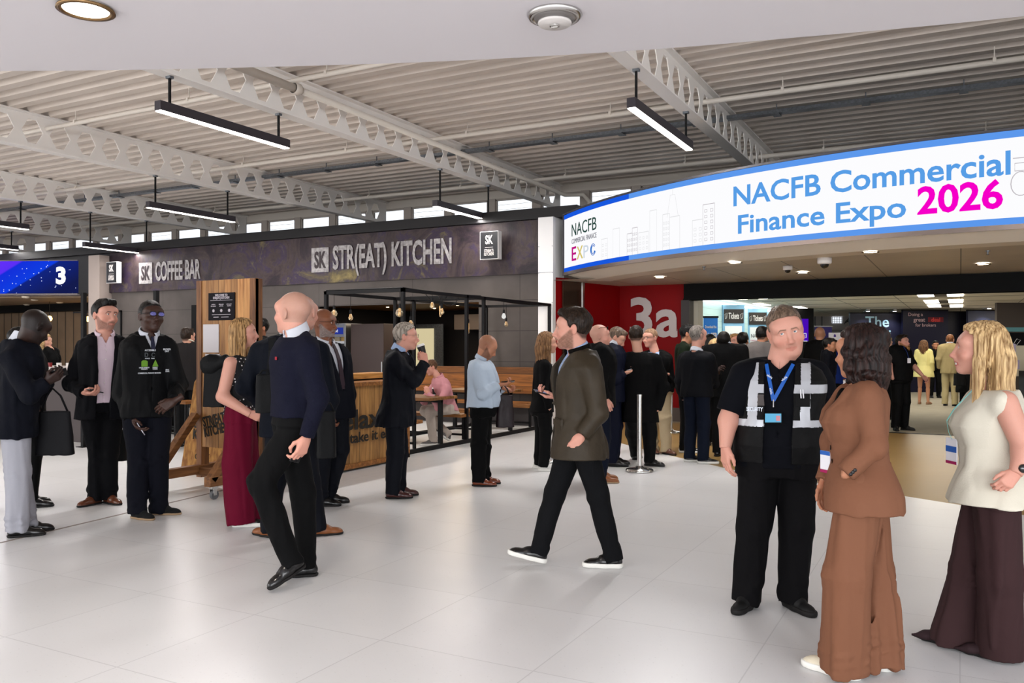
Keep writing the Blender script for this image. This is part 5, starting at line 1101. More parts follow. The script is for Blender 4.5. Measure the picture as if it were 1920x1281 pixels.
# torso profiles: (t, half width, half depth, forward shift)
MALE = [(-.35,.175,.125,0),(-.12,.175,.125,.0),(.0,.172,.12,.0),(.2,.16,.112,.004),(.45,.165,.115,.01),(.68,.182,.122,.012),(.82,.188,.115,.004),(.92,.165,.098,-.006),(1.0,.11,.08,-.012),(1.06,.082,.068,-.012)]
FEMALE = [(-.35,.172,.125,0),(-.12,.178,.13,-.005),(.0,.17,.122,-.004),(.22,.135,.1,.0),(.42,.135,.1,.008),(.62,.152,.122,.026),(.74,.155,.115,.018),(.84,.157,.097,.0),(.93,.138,.08,-.006),(1.0,.092,.066,-.012),(1.06,.068,.056,-.012)]
class Torso:
    def __init__(s, S):
        s.p0, s.p1 = S['pelvis'], S['chest']; s.y0, s.y1 = math.radians(S['hy']), math.radians(S['cy']); s.n = S.get('sq',2.35)
        P = np.array(S['profile']); W, B = S.get('wide',1.0), S.get('belly',0.0); P = P.copy(); P[:,1] *= W; P[:,2] *= S.get('deep',W); P[:,2] += B*np.exp(-((P[:,0]-.22)/.3)**2)*.5; P[:,3] += B*np.exp(-((P[:,0]-.22)/.3)**2)*.5; P[:,1] += B*.25*np.exp(-((P[:,0]-.2)/.35)**2); s.P = P; s.bow = S.get('bow',0.0)
    def fr(s, x,y,z):
        t = (z-s.p0[2])/(s.p1[2]-s.p0[2]); tc = np.clip(t,-.4,1.1); b = s.bow*4*tc*(1-tc)
        a = s.y0+(s.y1-s.y0)*np.clip(t,0,1); fx, fy = np.sin(a), -np.cos(a); lx, ly = np.cos(a), np.sin(a)
        X = x-(s.p0[0]+(s.p1[0]-s.p0[0])*tc); Y = y-(s.p0[1]+(s.p1[1]-s.p0[1])*tc); return X*lx+Y*ly, X*fx+Y*fy-b, t
    def dist(s, grow=0.0, flare=0.0):
        P = s.P
        def fn(x,y,z):
            u,w,t = s.fr(x,y,z); fl = flare*np.clip(-t+.25,0,1)
            a = np.interp(t,P[:,0],P[:,1])+grow+fl; b = np.interp(t,P[:,0],P[:,2])+grow+fl*.8; o = np.interp(t,P[:,0],P[:,3])
            a = a.astype(np.float32); r = (np.abs(u/a)**s.n+np.abs((w-o)/b)**s.n)**(1/s.n); return (r-1)*np.minimum(a,b)
        return fn
    def pt(s, u, t, off=0.01, back=False):   # a point on the surface
        a = np.interp(t,s.P[:,0],s.P[:,1])+off; b = np.interp(t,s.P[:,0],s.P[:,2])+off; o = np.interp(t,s.P[:,0],s.P[:,3]); uu = min(abs(u)/a,.98)
        w = b*(1-uu**s.n)**(1/s.n); w = o-w if back else o+w; tc = min(max(t,-.4),1.1); w += s.bow*4*tc*(1-tc); an = s.y0+(s.y1-s.y0)*min(max(t,0),1)
        c = s.p0+(s.p1-s.p0)*tc; return vv(c[0]+u*math.cos(an)+w*math.sin(an), c[1]+u*math.sin(an)-w*math.cos(an), s.p0[2]+(s.p1[2]-s.p0[2])*t)
# ================================================================= assembling a person
EYE = {}
def eye_mesh(col):
    if col in EYE: return EYE[col]
    b = MB(); prof = [(math.sin(a)*1.0, -math.cos(a)) for a in [math.pi*i/14 for i in range(15)]]; b.lathe(prof,(0,0,0),20)
    me = bpy.data.meshes.new('eye'); me.from_pydata(b.v,[],b.f)
    for q in (mat('eye_white',(214,206,200),.12,coat=.6), mat('iris_%s'%col,{'blue':(84,112,132),'brown':(62,38,24),'grey':(90,100,104)}[col],.1,coat=1), mat('pupil',(6,6,6),.05,coat=1)): me.materials.append(q)
    for p in me.polygons:
        z = p.center.normalized().z; p.material_index = 2 if z>.975 else 1 if z>.87 else 0; p.use_smooth = True
    EYE[col] = me; return me
def person(label, px, D, H, yaw, J=None, lod=1, group=None, **S):
    S['profile'] = FEMALE if S.get('fem') else MALE
    # bearings were read against the line of sight: turn them into bearings against the camera axis
    vt = math.degrees(math.atan((960-px)/FPX)); hy0 = S.get('hy',yaw); yaw += vt
    for k_ in ('cy','hy'):
        if k_ in S: S[k_] += vt
    if 'head_rot' in S: S['head_rot'] = (S['head_rot'][0]+vt,)+tuple(S['head_rot'][1:])
    for k_ in ('footL','footR'):
        if k_ in S: S[k_] = (S[k_][0]+vt, S[k_][1])
    o = at_d(px, HOR, D); o.z = 0; root = empty('person', o, YAW, label, 'person', group)
    def loc(p):
        if p is None: return None
        if len(p) == 4: return vv(*p[:3])
        q = at_d(p[0],p[1],D+p[2])-o; return vv(q.dot(RV),q.dot(FV),q.z)
    J = dict(J or {}); ju = lambda n,d: loc(J[n]) if n in J else d
    k = H/1.78; cy, hy = S.get('cy',yaw), S.get('hy',yaw); S['cy'], S['hy'] = cy, hy
    fw = lambda a: vv(math.sin(math.radians(a)),-math.cos(math.radians(a)),0); lf = lambda a: vv(math.cos(math.radians(a)),math.sin(math.radians(a)),0); Z = vv(0,0,1)
    pel = S['pelvis'] = ju('pelvis', vv(0,0,.525*H)); ch = S['chest'] = ju('chest', pel*vv(1,1,0)+Z*.862*H); hr = S.get('head_rot',(yaw,5,0))
    hs = S.get('hs',k*1.09); hc = ju('head', ch+fw(hr[0])*.03*k+Z*(H-.123*hs-ch[2])); S['head'] = dict(c=hc, rot=hr, s=hs); S['neckb'] = ch-Z*.03
    S['wide'] = S.get('wide',1.0)*k; sw = S.get('sw',.178)*k*(.9 if S.get('fem') else 1); T = Torso(S); th = ch[2]-pel[2]
    h = (.0075,.0105,.0145)[lod]*max(1,k*.95); hh = (.0031,.0046,.0075)[lod]; sk = skin_mat(); hw = .088*k
    Lm = {}
    for sd,s in (('L',1),('R',-1)):
        sh = ju('sh'+sd, ch+lf(cy)*s*sw-Z*.075*k); el = ju('el'+sd, sh+lf(cy)*s*.05*k-fw(cy)*.03-Z*.29*k); wr = ju('wr'+sd, el+fw(cy)*.07-Z*.235*k+lf(cy)*s*.0)
        hp = ju('hp'+sd, pel+lf(hy)*s*hw-Z*.01); kn = ju('kn'+sd, hp*vv(1,1,0)+lf(hy)*s*.012+fw(hy)*.02+Z*.285*H); an = ju('an'+sd, kn*vv(1,1,0)+lf(hy)*s*.01-fw(hy)*.03+Z*.085)
        if abs(S.get('foot'+sd,(0,0))[1]) < 1: an = vv(an[0],an[1],.085)     # flat feet stand on the floor
        Lm[sd] = dict(sh=sh,el=el,wr=wr,hp=hp,kn=kn,an=an)
    # --- body: one skin mesh
    parts = []; cols = []; skc = np.append(np.array(lin(SKIN[S.get('skin','fair')]))[:3],1)
    V,F,c = build_head(S, hh); parts.append((V,F)); cols.append(c)
    pts = [pel,ch]+[Lm[s][n] for s in 'LR' for n in ('sh','el','wr','hp','kn','an')]; lo = np.min(pts,0)-.16; hi = np.max(pts,0)+.16
    f = Field(lo,hi,.022); f.cone(pel,ch-Z*.08,.085*k,.075*k,flat=lf(cy),fs=1.25)
    for s in 'LR':
        q = Lm[s]; f.cone(ch-Z*.1,q['sh'],.045,.035); f.cone(q['sh'],q['el'],.033,.03); f.cone(q['el'],q['wr'],.03,.026); f.cone(q['hp'],q['kn'],.06,.042); f.cone(q['kn'],q['an'],.042,.034)
    V,F = f.mesh(); parts.append((V,F)); cols.append(np.tile(skc,(len(V),1)))
    bare = S.get('bare',{})
    for sd,s in (('L',1),('R',-1)):
        q = Lm[sd]; hd = S.get('hand'+sd, {}); 
        if hd is not None:
            dr = unit(q['wr']-q['el']) if 'dir' not in hd else unit(vv(*hd['dir'])); pn = vv(*hd['pn']) if 'pn' in hd else -lf(cy)*s; tb = vv(*hd['tb']) if 'tb' in hd else fw(cy)
            V,F,M = build_hand(q['wr'], dr, pn, tb, hd.get('curl',28), max(.0032,hh*1.0) if lod<2 else .006, k*(.93 if S.get('fem') else 1.03), hd.get('kind','relax'))
            parts.append((V,F)); c = np.tile(skc,(len(V),1)); c[:,:3] *= np.array([1.0,.95,.94]); cols.append(c); q['M'] = M
        b = bare.get(sd)
        if b:
            a = q['sh'] if b=='arm' else q['sh']*.4+q['el']*.6; lo = np.min([a,q['el'],q['wr']],0)-.1; hi = np.max([a,q['el'],q['wr']],0)+.1; g = S.get('armf',1.0)*k
            f = Field(lo,hi,.006 if lod==0 else .009); f.cone(a,q['el'],.052*g,.041*g,k=.03); f.ell(q['el'],(.043*g,)*3,k=.03); f.cone(q['el']*.8+q['wr']*.2,q['wr'],.044*g,.0275*g,k=.03,cutb=.01); V,F = f.mesh(); parts.append((V,F)); cols.append(np.tile(skc,(len(V),1)))
        if S.get('bareleg'):
            f = Field(np.min([q['hp'],q['an']],0)-.12,np.max([q['hp'],q['an']],0)+.12,.012); f.cone(q['hp'],q['kn'],.08,.052); f.cone(q['kn']-Z*.08,q['an'],.052,.034,k=.03); V,F = f.mesh(); parts.append((V,F)); cols.append(np.tile(skc,(len(V),1)))
    to_obj('body', parts, sk, root, np.concatenate(cols))
    R = headR(*hr); hm = Matrix([list(R[i]*hs)+[hc[i]] for i in range(3)]+[[0,0,0,1]])
    if lod < 2:
        for s in (-1,1):
            e = bpy.data.objects.new('eye', eye_mesh(S.get('eyes','brown'))); COL.objects.link(e); e.parent = root; gz = S.get('gaze',(0,0))
            e.matrix_basis = hm@Matrix.Translation((s*.031,.0735,.0115))@Matrix.Rotation(math.radians(-90+gz[1]),4,'X')@Matrix.Rotation(math.radians(gz[0]),4,'Y')@Matrix.Scale(.0122,4)
    # --- hair
    r_ = build_hair(S, hh*1.15 if S.get('hair') and S['hair'][0] in ('short','crop') else hh*1.4)
    if r_: to_obj('hair', [r_], hair_mat(S['hair'][1][0],*S['hair'][1][1:]), root)
    if S.get('bun'): f = Field((-.2,-.2,-.2),(.2,.2,.2),.008)
    # --- garments
    hand_skip = S.get('skip',())
    for g in S['wear']:
        nm, m = g['n'], g['m']; gr = g.get('grow',.008)*k; t0, t1 = g.get('t0',-.12), g.get('t1',1.0); sl = g.get('sl'); op = g.get('open'); fl = g.get('flare',0)
        sr = [x*k*S.get('slv',1.0) for x in g.get('sr',(.068,.056,.042))]; amp = g.get('amp',.0045); frq = g.get('fr',(22,22,10)); cap = g.get('cap',1.0)
        pts = [pel,ch,pel+Z*(t0*th)]
        if sl: 
            for s in 'LR': pts += [Lm[s]['sh'],Lm[s]['el']]+([Lm[s]['wr']] if sl=='long' else [])
        W_ = .24*S['wide']+S.get('belly',0); lo = np.min(pts,0)-vv(.1,.1,.06); hi = np.max(pts,0)+vv(.1,.1,.1); c0 = np.minimum(pel,ch); c1 = np.maximum(pel,ch); lo = np.minimum(lo,c0-vv(W_,W_,0)); hi = np.maximum(hi,c1+vv(W_,W_,.12))
        hg = h*g.get('hq',1.0); f = Field(lo,hi,hg); base = T.dist(gr,fl)
        def tf(x,y,z):
            u,w,t = T.fr(x,y,z); d = base(x,y,z)
            tt0 = t0+(g['hemf'](u,w) if 'hemf' in g else 0); d = np.maximum(np.maximum(d,(tt0-t)*th),(t-t1-g.get('backup',0)*np.clip(-w*20,0,1))*th)
            if op:
                tb, wd, lowd, cc = op[0], op[1], op[2], (op[3] if len(op)>3 else 0); gg = np.where(t>tb, lowd+(wd-lowd)*np.clip((t-tb)/(1-tb),0,1)**.85, lowd if (lowd>0 or not g.get('lapel')) else -.05+np.clip((tb-t)-.28,0,1)*.35)
                gd = np.abs(u-cc)-gg; 
                if g.get('lapel',.0): d = d-g['lapel']*np.clip(1-np.abs(gd-.03)/.028,0,1)**.3*np.clip((t-tb)*12+.5,0,1)*(w>0)*np.clip((1.03-t)*20,0,1)
                d = np.maximum(d,-np.maximum(gd,-w))
            return d
        f.put(tf, lo, hi, .01)
        if sl:
            for sd,s_ in (('L',1),('R',-1)):
                q = Lm[sd]
                if t1 > .9 and g.get('trap',1) and sl!='cap':
                    a_ = ch+lf(cy)*s_*.068*k-Z*.004*k-fw(cy)*.02*k; f.cone(a_, q['sh']*.6+a_*.4+Z*.012*k, .03*k+gr*.5, .048*k+gr*.4, k=.03)
                if sl=='long':
                    f.cone(q['sh'],q['el'],sr[0],sr[1],k=.035*cap); e2 = q['el']; f.ell(e2,(sr[1]*1.02,)*3,k=.02); f.cone(e2,q['wr'],sr[1],sr[2],k=.02,cutb=-.005+g.get('cuff',0))
                elif sl=='short':
                    tt = g.get('slen',.72); e2 = q['sh']+(q['el']-q['sh'])*tt; f.cone(q['sh'],e2,sr[0],sr[1],k=.04,cutb=0)
                elif sl=='cap': e2 = q['sh']+(q['el']-q['sh'])*.12; f.cone(q['sh'],e2,sr[0],sr[0]*.96,k=.04,cutb=.01)
            # arm holes for bare arms read better with the sleeve rim above; nothing else to cut
        sd_ = g.get('seed',px%7)
        def dsp(x,y,z):
            n = folds(x,y,z,frq,sd_); e = 0
            for s in 'LR':
                if sl=='long':
                    q = Lm[s]['el']; r2 = (x-q[0])**2+(y-q[1])**2+(z-q[2])**2; e = e+np.exp(-r2/.012)
            return 1.5*amp*n*(1+1.3*e)+0*x
        f.put(dsp, lo, hi, .01, 'add'); V,F = f.mesh()
        mi = None
        if g.get('mi'):
            C = V[F].mean(1); u,w,t = T.fr(C[:,0],C[:,1],C[:,2]); mi = g['mi'](u,w,t,C,Lm)
        to_obj(nm,[(V,F)],m,root,midx=mi)
    # --- trousers
    tr = S.get('legs')
    if tr:
        rh, rk, ra = [x*k for x in tr.get('r',(.1,.078,.062))]; ex = tr.get('ex',.0); lo = np.min([Lm[s][n] for s in 'LR' for n in ('hp','kn','an')]+[pel],0)-.2; hi = np.max([Lm[s][n] for s in 'LR' for n in ('hp','kn','an')]+[pel],0)+.22
        lo[2] = max(lo[2],-.01)
        f = Field(lo,hi,h); base = T.dist(tr.get('grow',.0),0); tp = tr.get('top',.17); wf = tr.get('wf',1.0)
        f.put(lambda x,y,z:(lambda t:np.maximum(np.maximum(base(x,y,z),(t-tp)*th),(-.12-t)*th))(T.fr(x,y,z)[2]), lo,hi,.01)
        for s in 'LR':
            q = Lm[s]; dn = unit(q['an']-q['kn']); e = q['an']+dn*ex; f.cone(q['hp'],q['kn'],rh,rk,k=.03,flat=lf(hy),fs=wf); f.cone(q['kn'],e,rk,ra,k=.025,cutb=0,flat=lf(hy),fs=wf)
        a_ = tr.get('amp',.005); fq = tr.get('fr',(24,24,7)); sd_ = px%5
        def dsp(x,y,z):
            e = 0
            for s in 'LR':
                for n,w_ in (('kn',1.),('an',1.6*tr.get('brk',1))):
                    q = Lm[s][n]; e = e+w_*np.exp(-((z-q[2]-(.04 if n=='an' else 0))**2)/.006-((x-q[0])**2+(y-q[1])**2)/.03)
            return 1.5*a_*folds(x,y,z,fq,sd_)+tr.get('kamp',.005)*e*folds(x,y,z,(16,16,34),sd_+2)
        f.put(dsp,lo,hi,.01,'add'); f.put(lambda x,y,z: .012-z+0*x, vv(-9,-9,-9), vv(9,9,9), .01, 'i'); V,F = f.mesh(); to_obj(tr.get('n','trousers'),[(V,F)],tr['m'],root)
    if S.get('belt'):
        b = MB(); n = 40; tb = S['belt']; ring = []
        for i in range(n): 
            a = 2*math.pi*i/n; u = math.sin(a)*.17*S['wide']; 
            ring.append(T.pt(u*.99,tb,.012*k,math.cos(a)<0))
        ring.append(ring[0])
        for a,c in zip(ring[:-1],ring[1:]): b.bar(tuple(a),tuple(c),.006,.032)
        b.build('belt', mat('belt_leather',(20,16,14),.4), root)
    # --- shoes
    sh = S.get('shoes')
    if sh:
        for sd,s in (('L',1),('R',-1)):
            ft = S.get('foot'+sd,(hy+s*9,0)); build_shoe(S, Lm[sd]['an'], ft[0], ft[1], sh[0], sh[1], root, .0045 if lod==0 else .007, sh[2])
    # --- collar
    for cl in S.get('collar',()):
        m, r0, ht = cl['m'], (cl.get('r',.063)+.009)*k, cl.get('h',.036)*k; c = S['neckb']+Z*((cl.get('dz',.035)+.012)*k); ax_ = unit(hc-Z*.03*hs-c); f = Field(c-.12*k,c+.12*k,min(h,.006) if lod<2 else .009); a = math.radians(cy); gp = cl.get('gap',.01)
        cl_l, cl_f = lf(cy), fw(cy)
        def fn(x,y,z):
            X,Y_,Zz = x-c[0],y-c[1],z-c[2]; lean = Zz*.6; u = X*cl_l[0]+Y_*cl_l[1]; w = X*cl_f[0]+Y_*cl_f[1]; ww = w-lean*(ax_@cl_f)-.0; uu = u-lean*(ax_@cl_l)
            d = np.abs(np.sqrt(uu**2+(ww*1.02)**2)-(r0-.18*Zz))-cl.get('th',.0062); sl_ = cl.get('slope',.45)
            d = np.maximum(d, Zz-(ht*.55-sl_*ww)); d = np.maximum(d, (-ht*.55-sl_*ww*1.15)-Zz); gp2 = gp+np.clip(-Zz+.01,0,.1)*cl.get('vee',.6); return np.maximum(d,-np.maximum(np.abs(u)-gp2,-w))
        f.put(fn, c-.11*k, c+.11*k, .002); V,F = f.mesh()
        if len(V): to_obj(cl.get('n','collar'),[(V,F)],m,root)
    S['T'] = T; S['root'] = root; S['Lm'] = Lm; S['hm'] = hm; S['k'] = k; return S
def strip(S, pts, w, m, name, th=.004, off=.012):
    """band lying on the chest: pts = (u, t) along its middle"""
    T = S['T']; b = MB(); P = [T.pt(u,t,off,bk[0] if bk else False) for u,t,*bk in pts]; vs = []
    ws = w if isinstance(w,(list,tuple)) else [w]*len(P)
    for i,p in enumerate(P):
        d = unit(P[min(i+1,len(P)-1)]-P[max(i-1,0)]); n = p-T.pt(pts[i][0],pts[i][1],off-.03,pts[i][2] if len(pts[i])>2 else False); s = unit(np.cross(d,n))*ws[i]/2; n = unit(n)*th
        vs += [p-s,p+s,p+s+n,p-s+n]
    fs = [(0,1,2,3)]; N_ = len(P)
    for i in range(N_-1):
        a = 4*i
        for j in range(4): fs.append((a+j,a+(j+1)%4,a+4+(j+1)%4,a+4+j))
    fs.append((4*N_-1,4*N_-2,4*N_-3,4*N_-4)); b.add(vs,fs); return b.build(name,m,S['root'])
def glasses(S, m, rim=.0018, tint=None, up=False, w=.023, hgt=.017, dz=0, dy=0):
    hm = S['hm']; b = MB(); tf = lambda x,y,z: tuple(hm@Vector((x,y,z)))
    z0, y0 = (.012+dz, .107+dy)
    for s in (-1,1):
        P = [tf(s*.031+w*math.copysign(abs(math.cos(a))**.6,math.cos(a)), y0-.006*abs(math.cos(a)) if s*math.cos(a)>0 else y0, z0+hgt*math.copysign(abs(math.sin(a))**.7,math.sin(a))) for a in [2*math.pi*i/20 for i in range(21)]]
        b.tube(P, rim*S['k'], 6, cap=False)
        b.tube([tf(s*.054,y0-.006,z0+.006),tf(s*.072,.06+dy,z0+.005),tf(s*.081,.0,z0+.002),tf(s*.083,-.02,z0-.01)], rim*S['k']*.9, 6)
    b.tube([tf(-.009,y0,z0+.003),tf(0,y0+.004,z0+.006),tf(.009,y0,z0+.003)], rim*S['k'], 6); g = b.build('glasses', m, S['root'], smooth=True)
    if tint is not None:
        b = MB()
        for s in (-1,1): b.add([tf(s*.031+w*.95*math.cos(a), y0, z0+hgt*.95*math.sin(a)) for a in [2*math.pi*i/16 for i in range(16)]],[tuple(range(16))])
        b.build('lens', tint, g)
    return g
def lanyard(S, m, mb, tb=.52, ub=0, spread=.075, front=None, holder=True, off=.03, k=.018):
    t1 = .98; s1 = [( -spread+(ub+spread)*i/6, t1+(tb+.06-t1)*i/6) for i in range(7)]; s2 = [(spread+(ub-spread)*i/6, t1+(tb+.06-t1)*i/6) for i in range(7)]
    strip(S,s1,k,m,'lanyard',.002,off); strip(S,s2,k,m,'lanyard',.002,off+.002)
    T = S['T']; p = T.pt(ub,tb,off+.012); q = T.pt(ub,tb-.12,off+.012); b = MB(); b.bar(tuple(T.pt(ub,tb+.07,off+.008)),tuple(T.pt(ub,tb,off+.01)),.006); b.build('clip', M_chrome, S['root'])
    return p,q
def local(S,p): q = S['root'].matrix_basis if 0 else None; return p
def on_world(S, p):   # person's frame -> world
    a = S['root'].location; return Vector((a.x+RV.x*p[0]+FV.x*p[1], a.y+RV.y*p[0]+FV.y*p[1], a.z+p[2]))
# ================================================================= clothes
NAVY = cloth('navy',(16,20,38)); NAVY2 = cloth('navy_suit',(14,18,34),.7); BLK = cloth('black',(9,9,11),.75); BLK2 = cloth('black_soft',(13,13,15),.9); CHAR = cloth('charcoal_denim',(24,25,30),.85,bscale=60,bump=.1)
SHIRT_W = cloth('white_shirt',(192,195,204),.7); SHIRT_P = cloth('pale_pink_shirt',(206,186,198),.7); SHIRT_B = cloth('light_blue_shirt',(150,170,204),.75,vary=.1,vscale=90)
BROWN = cloth('tobacco_brown',(116,77,57),.75); OLIVE = mat('waxed_olive',(52,44,33),.55,vary=.12,vscale=6,bump=.4,bscale=11,spec=.2); BURG = cloth('burgundy',(88,4,32),.8); PLUM = mat('dark_plum',(54,36,37),.85,bump=.4,bscale=11,spec=.12); CREAM = cloth('cream_linen',(206,200,184),.85,bscale=120,bump=.12)
GREY = cloth('light_grey_trousers',(150,150,158),.85); BEIGE = cloth('beige_chino',(176,158,128),.85); JEAN = cloth('blue_denim',(22,34,62),.85); TAN = cloth('tan_suit',(150,134,96),.85)
LEA_BK = mat('leather_black',(14,13,14),.28,coat=.3); LEA_BR = mat('leather_brown',(84,44,26),.32,coat=.25); LEA_OX = mat('leather_oxblood',(60,28,26),.3,coat=.3); LEA_TN = mat('leather_tan',(126,76,44),.4); SOLE_B = mat('sole_black',(18,16,16),.7); SOLE_W = mat('sole_white',(222,220,214),.5); SOLE_G = mat('sole_gum',(150,124,96),.7); SUEDE = mat('suede_black',(12,12,13),.95)
H_DB = ('dark_brown',(24,17,13),(46,33,24)); H_BK = ('black',(7,6,6),(15,12,11)); H_GR = ('grey',(120,110,100),(176,166,154)); H_BL = ('blonde',(150,112,70),(222,190,140)); H_BL2 = ('dark_blonde',(120,88,54),(196,156,106)); H_BR = ('brown',(66,44,28),(120,84,54)); H_WV = ('espresso',(15,9,8),(46,28,24)); H_SB = ('short_brown',(70,56,46),(118,98,82))
def jacket(m, hem=-.16, open_=(.45,.07,0), sr=(.072,.06,.046), **k): return dict(n='jacket', m=m, grow=k.pop('grow',.02), t0=hem, t1=1.0, sl='long', open=open_, lapel=.008, sr=sr, backup=.03, cuff=-.0, **k)
def shirt(m, **k): return dict(n=k.pop('n','shirt'), m=m, grow=k.pop('grow',.004), t0=k.pop('t0',-.05), t1=k.pop('t1',1.0), open=k.pop('open',(.9,.03,0)), amp=.003, **k)
def collar(m,**k): return dict(m=m,**k)
G0 = dict
# ================================================================= the five people in front
# security officer
vm = [cloth('vest_black',(22,21,23),.6), mat('reflective_silver',(178,180,186),.35,.15), mat('id_window',(70,64,62),.2,coat=1)]
def vest_mi(u,w,t,C,Lm):
    m = np.zeros(len(u),int); au = np.abs(u); m[(au>.118)&(au<.172)&(t>.42)] = 1
    m[(t>.70)&(t<.785)&(au>.0)] = 1; m[(t>.385)&(t<.45)] = 1; m[(w<0)&(t>.6)&(au<.1)]=0; m[(u<-.06)&(u>-.118)&(t>.58)&(t<.685)&(w>0)] = 2; return m
g = person('heavy security officer in a black vest with silver reflective bands and a blue lanyard', 1457, 5.02, 1.82, 0, lod=0, skin='pink', fat=1, eyes='blue', gaze=(-12,12), brow=(120,96,80), hs=1.2, head_rot=(11,14,12), recede=.018,
  hair=('short',H_SB), hth=.009, wide=1.28, deep=1.12, belly=.085, sw=.205, armf=1.22, slv=1.12,
  J=dict(head=(1473,621,-.03), chest=(1462,678,0), pelvis=(1457,868,0), shR=(1395,702,0), elR=(1366,786,-.02), wrR=(1360,838,-.06), shL=(1530,700,.02), elL=(1562,790,.06), wrL=(1556,868,.03), hpR=(1424,880,0), hpL=(1492,880,0), knR=(1412,990,-.02), knL=(1494,990,-.02), anR=(1402,1103,0), anL=(1486,1108,-.02)),
  bare=dict(R='fore',L='fore'), handR=dict(curl=24,pn=(1,.35,0),tb=(.35,-1,0),dir=(.02,-.06,-1)), handL=dict(curl=30),
  wear=[dict(n='polo_shirt',m=cloth('polo_navy',(9,11,24),.85),grow=.004,t0=-.02,t1=1.01,sl='short',slen=.86,sr=(.07,.078),open=(.93,.055,0),amp=.004),
        dict(n='vest',m=vm,grow=.024,t0=.03,t1=.99,open=(.5,.085,.078),amp=.004,hq=.6,mi=vest_mi,backup=.03)],
  legs=dict(m=cloth('officer_trousers',(17,15,19),.85),r=(.118,.098,.083),ex=.05,amp=.006,kamp=.009), footR=(-18,0), footL=(34,0), shoes=(mat('boot_black',(14,14,15),.6),SOLE_B,'trainer'))
BLU = mat('lanyard_blue',(20,84,170),.5); p,q = lanyard(g,BLU,None,tb=.57,ub=-.03,off=.02,k=.02); T = g['T']
b = MB(); N_ = T.pt(-.03,.47,.04); Mx = Matrix.Translation(Vector(N_)); b.box((-.052,-.004,-.032),(.052,.004,.032),M=Mx); c = b.build('badge_holder', BLK, g['root']); b = MB(); b.box((-.046,-.006,-.024),(.046,-.004,.026),M=Mx); b.build('badge_card', mat('badge_blue',(96,176,214),.4), c); b = MB(); b.box((.016,-.0075,-.016),(.04,-.006,.014),M=Mx); b.build('badge_photo', mat('badge_photo',(206,140,150),.5), c)
for s,tt,rt in ((-.05,.86,-35),(.04,.84,42),(-.038,.72,-75)):
    pp = T.pt(s*.9-.01,tt,.026+.0); text('lanyard_letters','vivia',.022,mat('white_print',(220,226,236),.6),pp,(math.cos(math.radians(rt)),0,math.sin(math.radians(rt))),(-math.sin(math.radians(rt)),0,math.cos(math.radians(rt))),g['root'],1,.01)
pp = T.pt(-.155,.545,.034); text('vest_letters','SECURITY',.034,mat('white_print',(220,226,236),.6),pp-vv(-.02,.012,0),(math.cos(math.radians(g['cy']-14)),math.sin(math.radians(g['cy']-14)),0),(0,0,1),g['root'],.62,.03)
b = MB()
for u in (.115,.128): a_,c_ = T.pt(u,.74,.04), T.pt(u+.004,.66,.044); b.tube([tuple(a_-vv(0,.004,0)),tuple(c_-vv(0,.006,0))],.004,8)
b.build('pens', mat('pen_white',(220,220,224),.4), g['root'])
strip(g,[(.09,.64),(.17,.64)],.075,vm[0],'vest_pocket',.008,.03); strip(g,[(.0,1.0),(.0,.9)],.001,vm[0],'neck_seam',.001,.0)

# woman in the brown trouser suit
w = person('woman in a tobacco brown trouser suit with dark wavy bob, hand in her pocket', 1608, 4.0, 1.665, -82, lod=0, fem=1, skin='olive', eyes='brown', brow=(40,28,24), head_rot=(-122,2,0), hs=1.03,
  hair=('long',H_WV,0,.14), wave=1.0, hw=1.05, hfront=(.9,), hback=-.06, hend=.085, cy=-74, hy=-85, sw=.165, wide=1.1, deep=1.1,
  J=dict(head=(1610,662,0), chest=(1612,722,0), pelvis=(1615,905,0), shL=(1626,745,-.15), elL=(1640,836,-.2), wrL=(1584,890,-.19), shR=(1600,745,.16), elR=(1570,830,.2), wrR=(1545,905,.13), hpL=(1612,930,-.08), hpR=(1622,930,.08), knL=(1588,1080,-.08), knR=(1632,1080,.08), anL=(1584,1226,-.04), anR=(1642,1206,.06)),
  handL=None, handR=dict(curl=30,pn=(.2,-1,0),tb=(-1,0,0),dir=(-.1,-.1,-1)),
  wear=[dict(n='top',m=BLK,grow=.0,t0=.1,t1=.96,open=(.8,.06,0)), dict(n='jacket',m=BROWN,grow=.018,t0=-.27,t1=1.0,sl='long',sr=(.068,.062,.05),open=(.42,.06,0),lapel=.009,amp=.006,flare=.08,backup=.03,fr=(16,16,9),seed=2)],
  legs=dict(m=BROWN,r=(.115,.118,.125),ex=.06,amp=.011,fr=(30,30,2.4),kamp=.006,top=.2,brk=1.6), footL=(-112,0), footR=(-100,0), shoes=(mat('knit_cream',(214,204,182),.85,bump=.3,bscale=300),SOLE_W,'trainer'))
T = w['T']
for u,t in ((.035,.36),(.04,.22)):
    p = T.pt(u,t,.028); b = MB(); b.lathe([(0,.004),(.011,.003),(.012,0)],(0,0,0),14,M=Matrix.Translation(Vector(p))@Matrix.Rotation(math.radians(90),4,'X')@Matrix.Rotation(math.radians(74),4,'Y')); b.build('button', LEA_BK, w['root'], smooth=True)
el_,wr_ = w['Lm']['L']['el'],w['Lm']['L']['wr']
for i in range(3):
    p = wr_+(el_-wr_)*(.1+.07*i)+vv(-.005,-.046,-.005); b = MB(); b.lathe([(0,.004),(.008,.003),(.009,0)],(0,0,0),12,M=Matrix.Translation(Vector(p))@Matrix.Rotation(math.radians(100),4,'X')); b.build('button', LEA_BK, w['root'], smooth=True)
